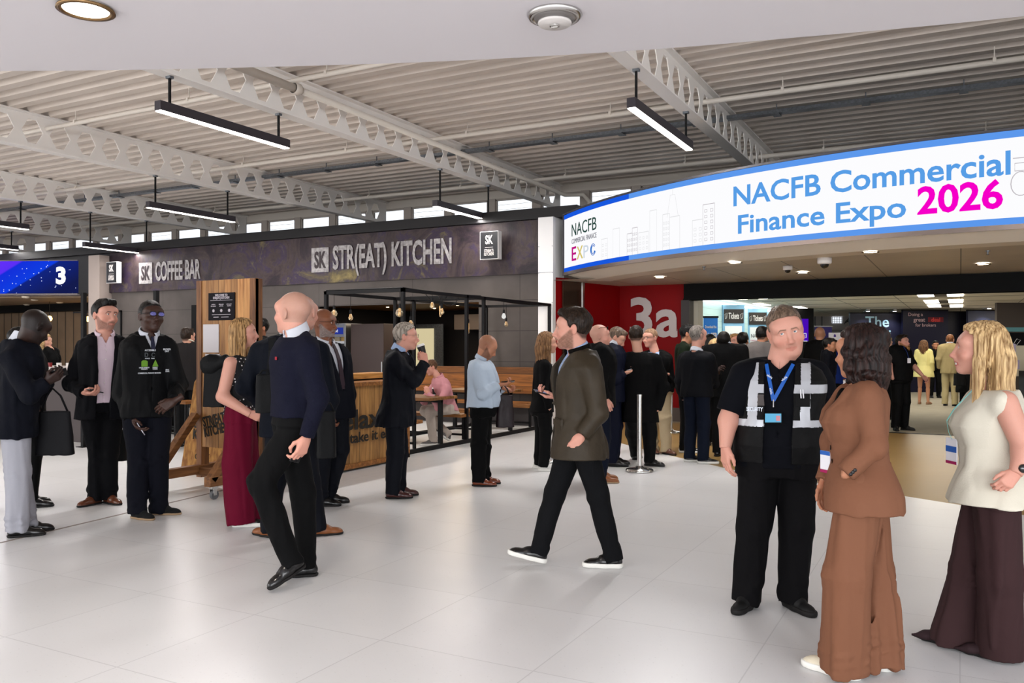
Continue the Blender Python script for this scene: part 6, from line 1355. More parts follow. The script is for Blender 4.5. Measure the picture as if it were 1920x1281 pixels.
p = T.pt(-.02,.2,.045); Mx = Matrix.Translation(Vector(p)+Vector((-.0,-.0,0)))@Matrix.Rotation(math.radians(w['cy']+24),4,'Z'); b = MB(); b.box((-.035,-.003,-.055),(.035,.003,.05),M=Mx); o = b.build('badge', mat('badge_paper',(222,220,226),.6), w['root']); b = MB(); b.box((-.035,-.004,-.055),(.035,-.0031,-.04),M=Mx); b.box((-.035,-.004,.03),(.035,-.0031,.05),M=Mx,mi=1); b.build('badge_band', [mat('badge_magenta',(150,20,80),.5),mat('badge_blue_band',(40,90,170),.5)], o)
b = MB(); hm = w['hm']; b.lathe([(0,-.004),(.004,0),(0,.004)],(0,0,0),8,M=hm@Matrix.Translation((.088,.0,-.03))); b.build('earring', M_chrome, w['root'])

# blonde woman in the cream top
w2 = person('smiling woman with long blonde hair, cream sleeveless top and wide dark brown trousers', 1858, 4.2, 1.678, -88, lod=0, fem=1, smile=1, skin='pink', eyes='brown', brow=(110,78,54), head_rot=(-86,-2,0), hs=1.06,
  hair=('long',H_BL,0,.38), hw=1.0, hfront=(.92,), hfy=.02, hback=-.09, hsw=-.06, hend=.05, cy=-80, hy=-88, sw=.165, wide=1.14, deep=1.22, armf=1.22, sub=0,
  J=dict(head=(1834,657,0), chest=(1860,727,0), pelvis=(1856,915,0), shL=(1884,756,-.17), elL=(1922,846,-.23), wrL=(1905,886,-.26), shR=(1850,748,.17), elR=(1866,850,.2), wrR=(1850,900,.15), hpL=(1866,930,-.08), hpR=(1850,930,.09), knL=(1874,1080,-.08), knR=(1820,1070,.12), anL=(1876,1196,-.02), anR=(1790,1176,.17)),
  bare=dict(L='arm',R='arm'), handL=dict(curl=48,pn=(.25,1,0),tb=(-1,0,.1),dir=(-.75,-.1,-.75)), handR=dict(curl=30),
  wear=[dict(n='camisole',m=SHIRT_W,grow=-.002,t0=.3,t1=.88), dict(n='top',m=CREAM,grow=.018,t0=-.13,t1=.985,sl='cap',sr=(.064,.06),flare=.1,amp=.005,open=(.88,.05,0),fr=(18,18,7))],
  legs=dict(m=PLUM,r=(.112,.105,.118),ex=.0+.075,amp=.009,fr=(26,26,2.5),kamp=.004,top=.05,brk=.3), footL=(-88,0), footR=(-92,0), shoes=(mat('suede_plum',(40,22,26),.8),SOLE_B,'pump'))
M_tq = mat('lanyard_turquoise',(120,200,196),.5)
strip(w2,[(.07,1.0),(.06,.9),(.04,.78),(.02,.66),(.0,.54),(.0,.42)],.014,M_tq,'lanyard',.002,.03)
p = w2['T'].pt(0,.36,.045); b = MB(); Mx = Matrix.Translation(Vector(p))@Matrix.Rotation(math.radians(w2['cy']+24),4,'Z'); b.box((-.045,-.003,-.07),(.045,.003,.06),M=Mx); o = b.build('badge', MATS['badge_paper'], w2['root']); b = MB(); b.box((-.045,-.004,-.07),(.045,-.0031,-.055),M=Mx); b.box((-.045,-.004,-.01),(.045,-.0031,.02),M=Mx,mi=1); b.build('badge_band', [MATS['badge_magenta'],MATS['badge_blue_band']], o)
wr_ = w2['Lm']['L']['wr']; el_ = w2['Lm']['L']['el']; dr = Vector(unit(wr_-el_)); b = MB(); b.tube([tuple(Vector(wr_)-dr*.032),tuple(Vector(wr_)-dr*.012)],.034,20); o = b.build('watch', mat('watch_strap',(170,166,160),.3,.9), w2['root'], smooth=False)
b = MB(); b.lathe([(0,.012),(.018,.011),(.021,.004),(.021,-.004)],(0,0,0),24,M=Matrix.Translation(Vector(wr_)-dr*.02+Vector((.005,-.036,.006)))@Matrix.Rotation(math.radians(90),4,'X')); b.build('watch_face', mat('watch_black',(10,10,12),.1,coat=1), o, smooth=True)

# man in the olive waxed jacket
o1 = person('bearded man in an olive waxed jacket walking left and holding a phone', 1082, 5.93, 1.845, -84, lod=0, skin='pink', eyes='blue', brow=(70,50,38), beard=((96,68,50),.75,.004), head_rot=(-92,3,0), hs=1.2,
  hair=('short',H_DB), hth=.012, cy=-72, hy=-86, sw=.17, wide=.98, deep=1.05,
  J=dict(head=(1073,617,0), chest=(1085,662,0), pelvis=(1084,812,0), shL=(1108,694,-.17), elL=(1122,775,-.2), wrL=(1090,818,-.22), shR=(1072,692,.17), elR=(1072,772,.2), wrR=(1046,744,.16), hpL=(1094,832,-.06), hpR=(1074,832,.08), knL=(1122,930,-.05), knR=(1040,928,.06), anL=(1148,1030,-.02), anR=(1010,1030,.05)),
  handL=dict(curl=38,pn=(.1,1,0),tb=(-1,0,.1),dir=(-.6,-.05,-.8)), handR=dict(kind='phone',curl=40,pn=(-.3,-.2,1),tb=(-.2,-1,0),dir=(-.95,-.1,.1)),
  wear=[dict(n='shirt',m=SHIRT_B,grow=.0,t0=-.16,t1=1.0,open=(.92,.03,0),amp=.002), dict(n='jacket',m=OLIVE,grow=.034,t0=-.3,t1=1.0,sl='long',sr=(.082,.07,.056),open=(.5,.09,.07,-.01),lapel=.004,amp=.008,flare=.09,fr=(15,15,10),backup=.04)],
  legs=dict(m=CHAR,r=(.096,.076,.06),ex=.03,amp=.004,kamp=.009), footL=(-92,0), footR=(-90,13), shoes=(LEA_BK,SOLE_W,'sneaker'),
  collar=[collar(SHIRT_B,r=.066,h=.05,dz=.045), collar(cloth('cord_collar',(20,15,13),.95,bscale=90),r=.084,h=.075,dz=.022,gap=.04,th=.01,slope=.3)])
T = o1['T']
strip(o1,[(.095,.14),(.17,.12)],.085,OLIVE,'pocket',.01,.05); strip(o1,[(.09,.16),(.175,.15)],.04,OLIVE,'pocket_flap',.016,.055)
for t in (.2,.34,.48,.62,.76):
    p = T.pt(-.01,t,.004); b = MB(); b.lathe([(0,.003),(.0055,.002),(.006,0)],(0,0,0),10,M=Matrix.Translation(Vector(p))@Matrix.Rotation(math.radians(90),4,'X')@Matrix.Rotation(math.radians(60),4,'Y')); b.build('button', M_white, o1['root'])
def hold(S, sd, off, rot, lb, m=None, sc=1.0):
    M = S['Lm'][sd]['M']; wr = S['Lm'][sd]['wr']; p = wr+M@vv(*off)*S['k']; p = on_world(S,p); q = phone(p,(0,0,0),lb,m,sc)
    R = Matrix.Rotation(YAW,4,'Z')@Matrix([list(M[i])+[0] for i in range(3)]+[[0,0,0,1]]); 
    if R.determinant() < 0: R = R@Matrix.Diagonal((-1,1,1,1))
    q.matrix_basis = Matrix.Translation(p)@R@Matrix.Rotation(math.radians(rot[0]),4,'X')@Matrix.Rotation(math.radians(rot[1]),4,'Y')@Matrix.Rotation(math.radians(rot[2]),4,'Z'); return q
hold(o1,'R',(.008,.1,.02),(8,0,10),'dark phone held by the walking man in the olive jacket')

# bald man in the navy sweater
b1 = person('tall man with a shaved head in a navy sweater and black jeans striding left', 552, 5.5, 1.91, -72, lod=0, skin='pink', eyes='blue', brow=(150,120,100), stubble=((150,124,108),.45), head_rot=(-128,-2,0), hs=1.17, cy=-66, hy=-78, sw=.18, wide=1.0,
  J=dict(head=(548,588,.02), chest=(556,630,0), pelvis=(550,778,0), shL=(578,660,-.17), elL=(596,752,-.2), wrL=(574,822,-.24), shR=(534,656,.16), elR=(545,750,.2), wrR=(530,815,.1), hpL=(556,800,-.07), hpR=(542,800,.08), knL=(490,905,-.12), knR=(568,922,.14), anL=(546,1052,-.1), anR=(576,1056,.19)),
  handL=dict(kind='phone',curl=42,pn=(-.9,.7,.1),tb=(-.6,-.7,0),dir=(-.35,-.1,-.95)), handR=None,
  wear=[dict(n='shirt',m=SHIRT_W,grow=-.004,t0=.2,t1=1.02,open=(.93,.03,0)), dict(n='sweater',m=mat('navy_knit',(19,20,34),.95,bscale=160,bump=.3,spec=.1),grow=.014,t0=-.02,t1=.985,sl='long',sr=(.07,.058,.046),amp=.0055,fr=(14,14,9),cuff=.0)],
  legs=dict(m=cloth('black_jeans',(9,9,11),.8),r=(.098,.08,.06),ex=.03,amp=.004,kamp=.012,top=.1), footL=(-62,-24), footR=(-95,0), shoes=(LEA_BK,SOLE_B,'derby'),
  collar=[collar(SHIRT_W,r=.068,h=.06,dz=.05)])
hold(b1,'L',(-.004,.085,.022),(5,0,0),'dark phone in the hand of the man in the navy sweater')
p = b1['T'].pt(.07,.72,.022); b = MB(); b.box((-.016,-.003,-.01),(.016,.002,.01),M=Matrix.Translation(Vector(p))@Matrix.Rotation(math.radians(-60),4,'Z')); b.build('chest_logo', mat('logo_red',(150,24,40),.6), b1['root'])
# ================================================================= standing groups, left to right
SH_BK = (LEA_BK,SOLE_B,'derby'); SH_BR = (LEA_BR,SOLE_B,'derby'); SH_OX = (LEA_OX,SOLE_B,'derby')
def trs(m,**k): return dict(m=m,r=k.pop('r',(.1,.08,.066)),ex=k.pop('ex',.04),**k)
def suit(m, ms, **k): return [shirt(ms), jacket(m,**k)]
# navy blazer man at the far left edge
p1 = person('man in navy blazer and light grey trousers bending over his phone at left edge', 34, 6.95, 1.9, 100, lod=1, skin='deep', stubble=((14,10,9),.7), head_rot=(118,32,0), cy=108, hy=92, sw=.2, wide=1.15, beard=((14,10,9),.5,.001),
  J=dict(head=(66,614,-.02), chest=(38,642,0), pelvis=(28,790,0), shR=(22,672,-.2), elR=(56,742,-.22), wrR=(88,716,-.16), shL=(48,668,.2), elL=(66,748,.22), wrL=(92,716,.12), anR=(32,975,-.1), anL=(50,985,.1)),
  handR=dict(kind='phone',curl=45,pn=(.2,.6,.7),tb=(.3,-.2,1),dir=(.8,.2,.5)), handL=dict(curl=40,pn=(0,-.5,1),tb=(.2,-1,0),dir=(.8,-.1,.5)),
  wear=suit(NAVY,SHIRT_W,hem=-.2,sr=(.08,.066,.05)), legs=trs(GREY,r=(.112,.088,.08),amp=.006,kamp=.01), footR=(84,0), footL=(80,0), shoes=SH_BK, collar=[collar(SHIRT_W,r=.068,h=.07,dz=.04)])
hold(p1,'R',(.0,.085,.03),(0,0,20),'dark phone in the hands of the man in the navy blazer')
p2 = person('dark suited man standing mostly hidden behind the navy blazer man', 56, 8.2, 1.78, 96, lod=2, skin='brown', hair=('short',H_BK), head_rot=(100,10,0), wear=suit(BLK,SHIRT_W), legs=trs(BLK), footR=(80,0), footL=(86,0), shoes=SH_BK, J=dict(head=(40,640,.2)), handR=None, handL=None)
# pink shirt man
p3 = person('dark haired man in open black jacket and pale pink shirt holding phone at his waist', 192, 8.28, 2.02, 8, lod=0, skin='pink', eyes='grey', gaze=(10,0), brow=(36,26,22), beard=((60,42,34),.6,.002), head_rot=(34,2,-2), hair=('short',H_BK), hth=.017, quiff=.007, hs=1.24, cy=8, hy=2, sw=.185,
  J=dict(head=(197,592,0), chest=(196,631,0), pelvis=(192,757,0), shR=(160,652,0), elR=(136,718,.02), wrR=(160,737,-.2), shL=(230,653,.05), elL=(250,722,.05), wrL=(236,760,-.05), knR=(184,850,-.02), knL=(204,850,.0), anR=(179,930,.0), anL=(204,925,.05)),
  handR=dict(kind='phone',curl=50,pn=(.2,.2,1),tb=(-.2,-1,.2),dir=(.95,-.3,-.05)), handL=None,
  wear=[shirt(SHIRT_P,grow=.008,t0=.02,fr=(14,14,12)), dict(n='jacket',m=cloth('black_navy',(10,11,20),.8),grow=.026,t0=-.22,t1=1.0,sl='long',sr=(.08,.072,.056),open=(.3,.075,.058),lapel=.006,amp=.007,backup=.03,flare=.05)],
  legs=trs(cloth('black_chino',(10,10,16),.85),amp=.005,kamp=.009), footR=(-48,0), footL=(30,0), shoes=SH_BR, collar=[collar(SHIRT_P,r=.068,h=.05,dz=.04,gap=.03)])
hold(p3,'R',(.0,.09,.022),(0,0,80),'dark phone held at the waist by the man in the pink shirt')
for t in (.15,.32,.5,.66,.8):
    p = p3['T'].pt(.0,t,.016); b = MB(); b.lathe([(0,.003),(.006,.002),(.007,0)],(0,0,0),8,M=Matrix.Translation(Vector(p))@Matrix.Rotation(math.radians(90),4,'X')); b.build('button', M_white, p3['root'])
# steward in blue glasses
p4 = person('dark skinned steward in a black branded jacket and blue tinted glasses holding a white phone', 276, 7.65, 1.99, 18, lod=0, skin='dark', eyes='brown', head_rot=(24,-3,-2), hs=1.2, hair=('crop',H_BK), hth=.006, brow=(14,10,8), cy=16, hy=12, sw=.19, wide=1.02,
  J=dict(head=(283,594,0), chest=(279,630,0), pelvis=(276,765,0), shR=(242,652,0), elR=(228,738,.02), wrR=(247,786,-.12), shL=(316,654,.04), elL=(334,725,.02), wrL=(326,752,-.22), knR=(260,860,-.05), knL=(296,858,0), anR=(258,955,-.06), anL=(298,938,.12)),
  handR=dict(kind='phone',curl=35,pn=(.9,.3,.3),tb=(.3,-.9,.2),dir=(.6,-.25,-.75)), handL=dict(curl=30,pn=(.0,1,-.1),tb=(.2,-.2,1),dir=(-.75,-.3,-.5)),
  wear=[shirt(SHIRT_W), dict(n='jacket',m=cloth('steward_black',(12,13,17),.7),grow=.024,t0=-.12,t1=1.0,sl='long',sr=(.078,.068,.055),open=(.78,.055,0),amp=.006,backup=.03)],
  legs=trs(cloth('steward_navy',(18,20,38),.85),r=(.11,.086,.076),amp=.006,kamp=.01), footR=(40,0), footL=(66,0), laces=M_white, shoes=(SUEDE,SOLE_G,'lace'), collar=[collar(SHIRT_W,r=.068,h=.055,dz=.04,gap=.015)])
glasses(p4, mat('frame_dark',(20,18,22),.3), .0024, mat('lens_violet',(86,84,190),.08,alpha=.55,coat=1), w=.024, hgt=.016)
strip(p4,[(0,.99),(0,.93),(0,.86),(0,.78)],[.02,.03,.034,.04],mat('tie_spotted',(26,28,50),.6,vary=.6,vscale=160),'tie',.008,.012)
b = MB(); b.lathe([(0,-.004),(.005,0),(0,.004)],(0,0,0),8,M=p4['hm']@Matrix.Translation((-.086,.002,-.03))); b.build('earring', M_chrome, p4['root'])
hold(p4,'R',(-.004,.095,.018),(0,0,0),'white phone held low by the steward in blue glasses',mat('phone_white',(206,206,216),.3))
M_pw = mat('print_white',(200,204,210),.6); M_pg = mat('print_green',(96,140,36),.6)
def chest_text(S,s,u,t,size,m,nm='print',off=.036,xs=.8):
    p = S['T'].pt(u,t,off); a = math.radians(S['cy']); return text(nm,s,size,m,tuple(p-vv(0,.004,0)),(math.cos(a),math.sin(a),0),(0,0,1),S['root'],xs,.02,depth=.004,lines=.8)
chest_text(p4,'ACCESSIBLE',-.03,.8,.022,M_pw); chest_text(p4,'D  C',-.035,.735,.055,mat('print_grey',(70,74,78),.6)); chest_text(p4,'ADVICE    TEAM',-.035,.69,.014,M_pw); chest_text(p4,'DEVELOPMENT\nFINANCE',-.075,.555,.016,M_pw); chest_text(p4,'EXPERT\nLOANS',.015,.555,.016,M_pw); chest_text(p4,'COMMERCIAL FINANCE BROKERS',-.03,.49,.017,M_pw,xs=.75); chest_text(p4,'BROKER\nDAY',.115,.8,.022,M_pw,off=.04); chest_text(p4,'FINDS\nDEALS',.13,.52,.018,M_pw,off=.04)
for u,poly in ((-.075,[(-.026,-.026),(.026,-.026),(.026,.02),(.012,.03),(-.012,.03),(-.026,.02)]),(.015,[(-.026,-.026),(.026,-.026),(0,.034)])):
    p = p4['T'].pt(u,.62,.034); b = MB(); b.prism(poly,-.003,.003,'y',M=Matrix.Translation(Vector(p)-Vector((0,.004,0)))@Matrix.Rotation(math.radians(p4['cy']),4,'Z')); b.build('print_badge', M_pg, p4['root'])
# blonde woman in burgundy
p5 = person('woman with shoulder length blonde hair, spotted black top and wide burgundy trousers', 452, 7.3, 1.81, 82, lod=0, fem=1, smile=1, skin='pink', brow=(120,90,60), head_rot=(80,-3,0), hair=('long',H_BL2,0,.25), hw=1.0, hfront=(.85,), hback=-.07, hend=.075, hs=1.0, cy=76, hy=84, sw=.17, wide=1.08, deep=1.1, armf=1.12,
  J=dict(head=(459,626,0), chest=(449,664,0), pelvis=(452,775,0), shR=(433,682,-.17), elR=(417,744,-.2), wrR=(468,776,-.2), shL=(460,686,.17), elL=(474,742,.2), wrL=(490,772,.1), knR=(445,870,-.08), knL=(462,870,.1), anR=(452,950,-.05), anL=(462,938,.08)),
  bare=dict(R='arm',L='arm'), handR=dict(curl=35,pn=(0,1,.2),tb=(.3,0,1),dir=(.9,.1,-.4)),
  wear=[dict(n='top',m=(lambda m: m)(mat('dotted_black',(12,12,16),.8)),grow=.01,t0=-.02,t1=.97,open=(.9,.04,0),amp=.004)], legs=dict(m=BURG,r=(.115,.115,.118),ex=.05,amp=.008,fr=(26,26,3),kamp=.003,top=.22,brk=.2), footR=(80,0), footL=(84,0), shoes=(LEA_BK,SOLE_W,'trainer'))
def dots(m, sc, r, c):
    nt = m.node_tree; L = nt.links; b = nt.nodes['Principled BSDF']; tc = nn(nt,'ShaderNodeTexCoord'); vo = nn(nt,'ShaderNodeTexVoronoi',Scale=sc,Randomness=.5); L.new(tc.outputs['Object'],vo.inputs[0]); lt = nn(nt,'ShaderNodeMath',operation='LESS_THAN'); lt.inputs[1].default_value=r; L.new(vo.outputs['Distance'],lt.inputs[0])
    mx = nn(nt,'ShaderNodeMix',data_type='RGBA'); mx.inputs[6].default_value=b.inputs['Base Color'].default_value; mx.inputs[7].default_value=lin(c); L.new(lt.outputs[0],mx.inputs[0]); L.new(mx.outputs[2],b.inputs['Base Color'])
dots(MATS['dotted_black'],34,.26,(214,206,206))
# man in the dark navy coat, seen from behind, with shoulder bag
p6 = person('man in a dark navy jacket seen from behind, half hidden, with bags on both sides', 532, 6.85, 1.95, 172, lod=1, skin='pink', stubble=((150,130,116),.3), head_rot=(150,0,0), cy=172, sw=.22, wide=1.2, deep=1.15,
  J=dict(head=(571,588,.1), chest=(545,634,0), pelvis=(545,790,0), shL=(489,660,0), elL=(462,726,-.02), wrL=(496,762,.15), shR=(598,660,.02), elR=(618,750,.03), wrR=(612,790,.0), knL=(515,900,0), knR=(580,900,.02), anL=(506,985,.0), anR=(596,985,.05)),
  handL=None, handR=dict(curl=60), wear=suit(cloth('deep_navy',(12,20,40),.8),SHIRT_W,hem=-.18,sr=(.084,.07,.052)), legs=trs(NAVY2), footL=(-140,0), footR=(96,0), shoes=(LEA_TN,SOLE_B,'derby'), collar=[collar(SHIRT_W,r=.066,h=.06,dz=.05)])
# bald man with glasses and grey beard
p7 = person('bald bearded man in glasses, navy suit and dark tie facing right', 618, 8.2, 1.92, 52, lod=0, skin='brown', eyes='brown', gaze=(10,0), brow=(40,32,30), beard=((130,124,122),.8,.007), stubble=((90,60,46),.3), head_rot=(62,4,0), cy=40, hy=40, sw=.2, wide=1.2, belly=.04, fat=.4,
  J=dict(head=(608,607,0), chest=(610,644,0), pelvis=(620,765,0), shR=(586,664,-.1), elR=(590,740,-.12), wrR=(610,778,-.18), shL=(636,664,.1), elL=(652,742,.1), wrL=(648,780,.0), anR=(600,925,-.02), anL=(616,915,.15)),
  wear=[shirt(SHIRT_W),jacket(NAVY,hem=-.16,open_=(.28,.085,0),sr=(.08,.068,.052))], legs=trs(NAVY2), footR=(78,0), footL=(84,0), shoes=SH_BK, handR=dict(curl=50), handL=None, collar=[collar(SHIRT_W,r=.07,h=.055,dz=.04,gap=.012)])
glasses(p7, mat('frame_brown',(44,24,20),.3), .0018)
strip(p7,[(0,.99),(0,.9),(0,.75),(0,.6),(0,.45),(0,.3)],[.026,.034,.04,.046,.052,.056],mat('tie_plum',(40,18,30),.5),'tie',.01,.014)
# coffee drinker
p8 = person('grey haired man in glasses and a dark suit drinking from a paper coffee cup', 746, 8.65, 1.86, 82, lod=0, skin='pink', eyes='blue', brow=(150,140,130), head_rot=(82,2,0), hair=('short',H_GR), hth=.015, recede=.01, cy=80, hy=84, sw=.19, wide=1.12, belly=.03, fat=.35,
  J=dict(head=(762,632,0), chest=(748,660,0), pelvis=(742,775,0), shR=(740,678,-.19), elR=(777,714,-.26), wrR=(797,680,-.14), shL=(752,684,.18), elL=(762,736,.2), wrL=(770,770,.18), knR=(742,850,-.06), knL=(748,850,.08), anR=(736,918,-.06), anL=(748,905,.12)),
  handR=dict(kind='grip',curl=62,pn=(-.4,.9,.1),tb=(-1,-.1,.25),dir=(-.25,.3,.92)), handL=None,
  wear=[shirt(SHIRT_B),jacket(NAVY2,hem=-.2,sr=(.08,.068,.054),amp=.006,flare=.1)], legs=trs(NAVY2,r=(.104,.084,.07)), footR=(86,0), footL=(84,0), shoes=SH_OX, collar=[collar(SHIRT_B,r=.07,h=.065,dz=.045)])
glasses(p8, mat('frame_thin',(120,100,90),.3,.6), .0012)
wr = p8['Lm']['R']['wr']; M_ = p8['Lm']['R']['M']; c = on_world(p8, wr+M_@vv(.012,.085,.045)); cp = cup(c,'black paper coffee cup with white lid raised to the grey haired man\'s mouth'); hd = on_world(p8,p8['hm']@Vector((0,.115,-.062))); ax = (Vector(hd)-Vector(c)).normalized()
cp.rotation_euler = (RV*(-.32)+UV*.95).to_track_quat('Z','Y').to_euler(); cp.location = Vector(hd)-(RV*(-.32)+UV*.95).normalized()*.122+RV*.012
# white shirt man with head bowed
p9 = person('stocky bald man in a white shirt looking down at his phone beside a maroon bag', 906, 9.4, 1.74, 84, lod=0, skin='olive', stubble=((60,44,36),.35), beard=((30,24,22),.6,.002), head_rot=(86,34,0), cy=80, hy=84, sw=.185, wide=1.16, deep=1.12, belly=.075, fat=.4,
  J=dict(head=(914,651,0), chest=(902,676,0), pelvis=(903,768,0), shR=(893,692,-.18), elR=(906,738,-.23), wrR=(936,722,-.16), shL=(908,698,.18), elL=(922,738,.22), wrL=(944,728,.1), knR=(898,835,-.06), knL=(906,835,.08), anR=(897,893,-.05), anL=(905,882,.12)),
  handR=dict(kind='phone',curl=42,pn=(0,.3,1),tb=(0,1,.1),dir=(.98,.1,.1)), handL=dict(curl=55,pn=(0,-.3,1),tb=(.2,-1,0),dir=(.9,0,-.3)),
  wear=[dict(n='shirt',m=cloth('pale_blue_shirt',(172,186,202),.7),grow=.024,t0=.06,t1=1.0,sl='long',sr=(.084,.074,.048),amp=.008,fr=(18,18,7),open=(.93,.03,0),cuff=-.0,flare=.0)], belt=.08, legs=trs(BLK2,r=(.11,.09,.08),amp=.007,kamp=.014,fr=(30,30,4)), footR=(82,0), footL=(84,0), shoes=(mat('leather_cognac',(104,48,26),.25,coat=.4),SOLE_B,'derby'), collar=[collar(MATS['cloth_pale_blue_shirt'],r=.068,h=.05,dz=.045)])
hold(p9,'R',(.0,.1,.024),(0,0,0),'phone in the hand of the man in the white shirt')
# long haired woman behind
p10 = person('woman with long light brown hair and black clothes, white sneakers, partly behind the walking man', 1012, 10.6, 1.76, 108, lod=1, fem=1, skin='fair', head_rot=(104,0,0), hair=('long',('light_brown',(92,62,40),(150,112,76)),0,.44), hw=1.05, hback=-.08, hend=.06, cy=100, wide=1.05, sw=.17,
  J=dict(head=(1027,644,0), chest=(1019,676,0), pelvis=(1016,768,0)), wear=[dict(n='sweater',m=BLK2,grow=.02,t0=-.05,t1=1.0,sl='long',amp=.006)], legs=trs(BLK,r=(.1,.078,.06)), footR=(100,0), footL=(70,0), shoes=(mat('sneaker_white',(206,204,200),.5),SOLE_W,'sneaker'), handR=None, handL=None)
# ---- queue
p11 = person('bald man with sunglasses pushed up on his head, dark jacket, behind the olive jacket man', 1128, 9.7, 1.82, 92, lod=1, skin='pink', stubble=((150,120,104),.4), head_rot=(88,2,0), wide=1.15, fat=.5, J=dict(head=(1126,631,0)), wear=suit(BLK2,BLK,sr=(.084,.07,.055)), legs=trs(JEAN), footR=(84,0), footL=(88,0), shoes=(LEA_TN,SOLE_G,'derby'), handR=dict(curl=40))
glasses(p11, M_black, .0026, mat('lens_black',(8,8,10),.1), w=.026, hgt=.02, dz=.075, dy=-.035)
p12 = person('short haired man in a bright navy suit looking down at his phone', 1152, 11.0, 1.82, 84, lod=1, skin='fair', head_rot=(80,34,0), hair=('short',H_SB), hth=.008, cy=84, wide=1.05, J=dict(head=(1157,634,.0), elR=(1156,712,-.2), wrR=(1172,700,-.16), shR=(1150,676,-.18)), wear=suit(cloth('royal_navy',(14,22,58),.7),SHIRT_W,hem=-.2), legs=trs(cloth('royal_navy',(14,22,58))), footR=(84,0), footL=(80,0), shoes=SH_BK, handR=dict(kind='phone',curl=45,pn=(0,.3,1),tb=(0,1,0),dir=(.95,.1,.25)), handL=None, collar=[collar(SHIRT_W,r=.066,h=.055,dz=.045)])
hold(p12,'R',(.0,.1,.024),(0,0,0),'pale phone in the hand of the man in the bright navy suit',mat('phone_grey',(150,150,160),.3))
p13 = person('broad man in a black suit seen from behind beside the steel queue post', 1200, 10.95, 1.83, 166, lod=1, skin='fair', hair=('short',H_DB), hth=.009, head_rot=(172,8,0), wide=1.2, sw=.215, J=dict(head=(1193,631,.02), chest=(1197,664,0), pelvis=(1200,770,0), knL=(1186,812,.35), anL=(1192,856,.6), knR=(1218,815,0), anR=(1218,862,0), elR=(1244,725,-.05), elL=(1160,722,0), wrR=(1232,770,-.1)), wear=suit(BLK2,SHIRT_W,hem=-.2,sr=(.086,.072,.056)), legs=trs(BLK,r=(.11,.09,.07)), footL=(160,0), footR=(70,0), shoes=SH_BK, handL=None, handR=None)
p14 = person('man in glasses, light blue shirt and beige trousers holding a phone, by the red wall', 1236, 12.2, 1.82, -34, lod=1, skin='pink', brow=(150,110,80), hair=('crop',('ginger_grey',(130,96,70),(170,136,110))), hth=.005, head_rot=(-42,6,0), cy=-20, wide=1.1, belly=.04, J=dict(head=(1219,634,0), chest=(1229,660,0), wrL=(1245,702,-.25), elL=(1258,718,-.05), shL=(1252,672,0)), wear=[shirt(SHIRT_B),jacket(BLK2,hem=-.1,open_=(.2,.09,.09))], legs=trs(BEIGE,r=(.108,.086,.076),amp=.007,kamp=.012), footL=(40,0), footR=(20,0), shoes=(LEA_BR,SOLE_B,'derby'), handL=dict(kind='phone',curl=45,pn=(0,.2,1),tb=(0,-1,0),dir=(-.9,-.3,0)))
glasses(p14, M_black, .0016)
hold(p14,'L',(.0,.1,.024),(0,0,0),'black phone in the hand of the man in beige trousers')
p15 = person('dark haired man in a green bomber jacket facing right in the queue', 1284, 12.4, 1.84, 92, lod=1, skin='tan', hair=('short',H_BK), hth=.014, head_rot=(84,4,0), J=dict(head=(1291,627,0)), wear=[dict(n='jacket',m=cloth('bottle_green',(30,52,24),.7),grow=.03,t0=-.05,t1=1.0,sl='long',sr=(.08,.072,.05))], legs=trs(BLK), footR=(84,0), footL=(88,0), shoes=(LEA_BK,SOLE_W,'trainer'), handR=None)
p16 = person('balding grey haired man in a dark blazer and blue jeans seen from behind', 1306, 11.25, 1.88, 140, lod=1, skin='pink', stubble=((120,112,106),.55), hair=('crop',('pepper',(84,78,74),(136,128,120))), hth=.004, recede=.05, head_rot=(128,2,0), wide=1.15, sw=.2, J=dict(head=(1309,630,0), chest=(1306,662,0), wrR=(1340,700,.15), elR=(1338,720,.05)), wear=suit(cloth('blazer_ink',(12,14,24),.8),SHIRT_W,hem=-.22,sr=(.084,.07,.054)), legs=trs(JEAN,r=(.1,.082,.07)), footR=(96,0), footL=(100,0), shoes=(LEA_BK,SOLE_W,'trainer'), handR=dict(curl=30), handL=None, collar=[collar(SHIRT_W,r=.068,h=.055,dz=.045)])
p17 = person('woman with long dark hair seen from behind in the ticket queue', 1331, 14.0, 1.74, 175, lod=2, fem=1, skin='tan', hair=('long',H_BK,0,.3), hw=1.15, head_rot=(175,0,0), wear=suit(BLK,SHIRT_W), legs=trs(BLK), shoes=SH_BK, handL=None, handR=None)
p18 = person('short blonde woman whose head just shows over a dark blazer shoulder', 1341, 13.2, 1.66, 172, lod=2, fem=1, skin='fair', hair=('long',H_BL,0,.2), hw=1.1, head_rot=(172,0,0), wear=suit(BLK,SHIRT_W), legs=trs(BLK), shoes=SH_BK, handL=None, handR=None)
p19 = person('broad dark skinned man in a black suit with a white collar, back to the camera', 1360, 11.9, 1.82, 178, lod=1, skin='deep', hair=('crop',H_BK), hth=.006, head_rot=(178,4,0), wide=1.25, sw=.22, J=dict(head=(1357,640,0), elL=(1338,724,.0), wrL=(1346,700,-.2)), wear=suit(BLK2,SHIRT_W,hem=-.2,sr=(.09,.074,.056)), legs=trs(BLK), footL=(170,0), shoes=SH_BK, handL=dict(curl=45), handR=None, collar=[collar(SHIRT_W,r=.072,h=.05,dz=.045)])
p20 = person('fair haired woman facing the camera between two dark suited backs', 1378, 15.2, 1.77, 10, lod=1, fem=1, skin='pink', hair=('long',H_BL2,0,.2), head_rot=(8,0,0), wear=[shirt(SHIRT_W),jacket(BLK)], legs=trs(BLK), shoes=SH_BK, handL=None, handR=None)
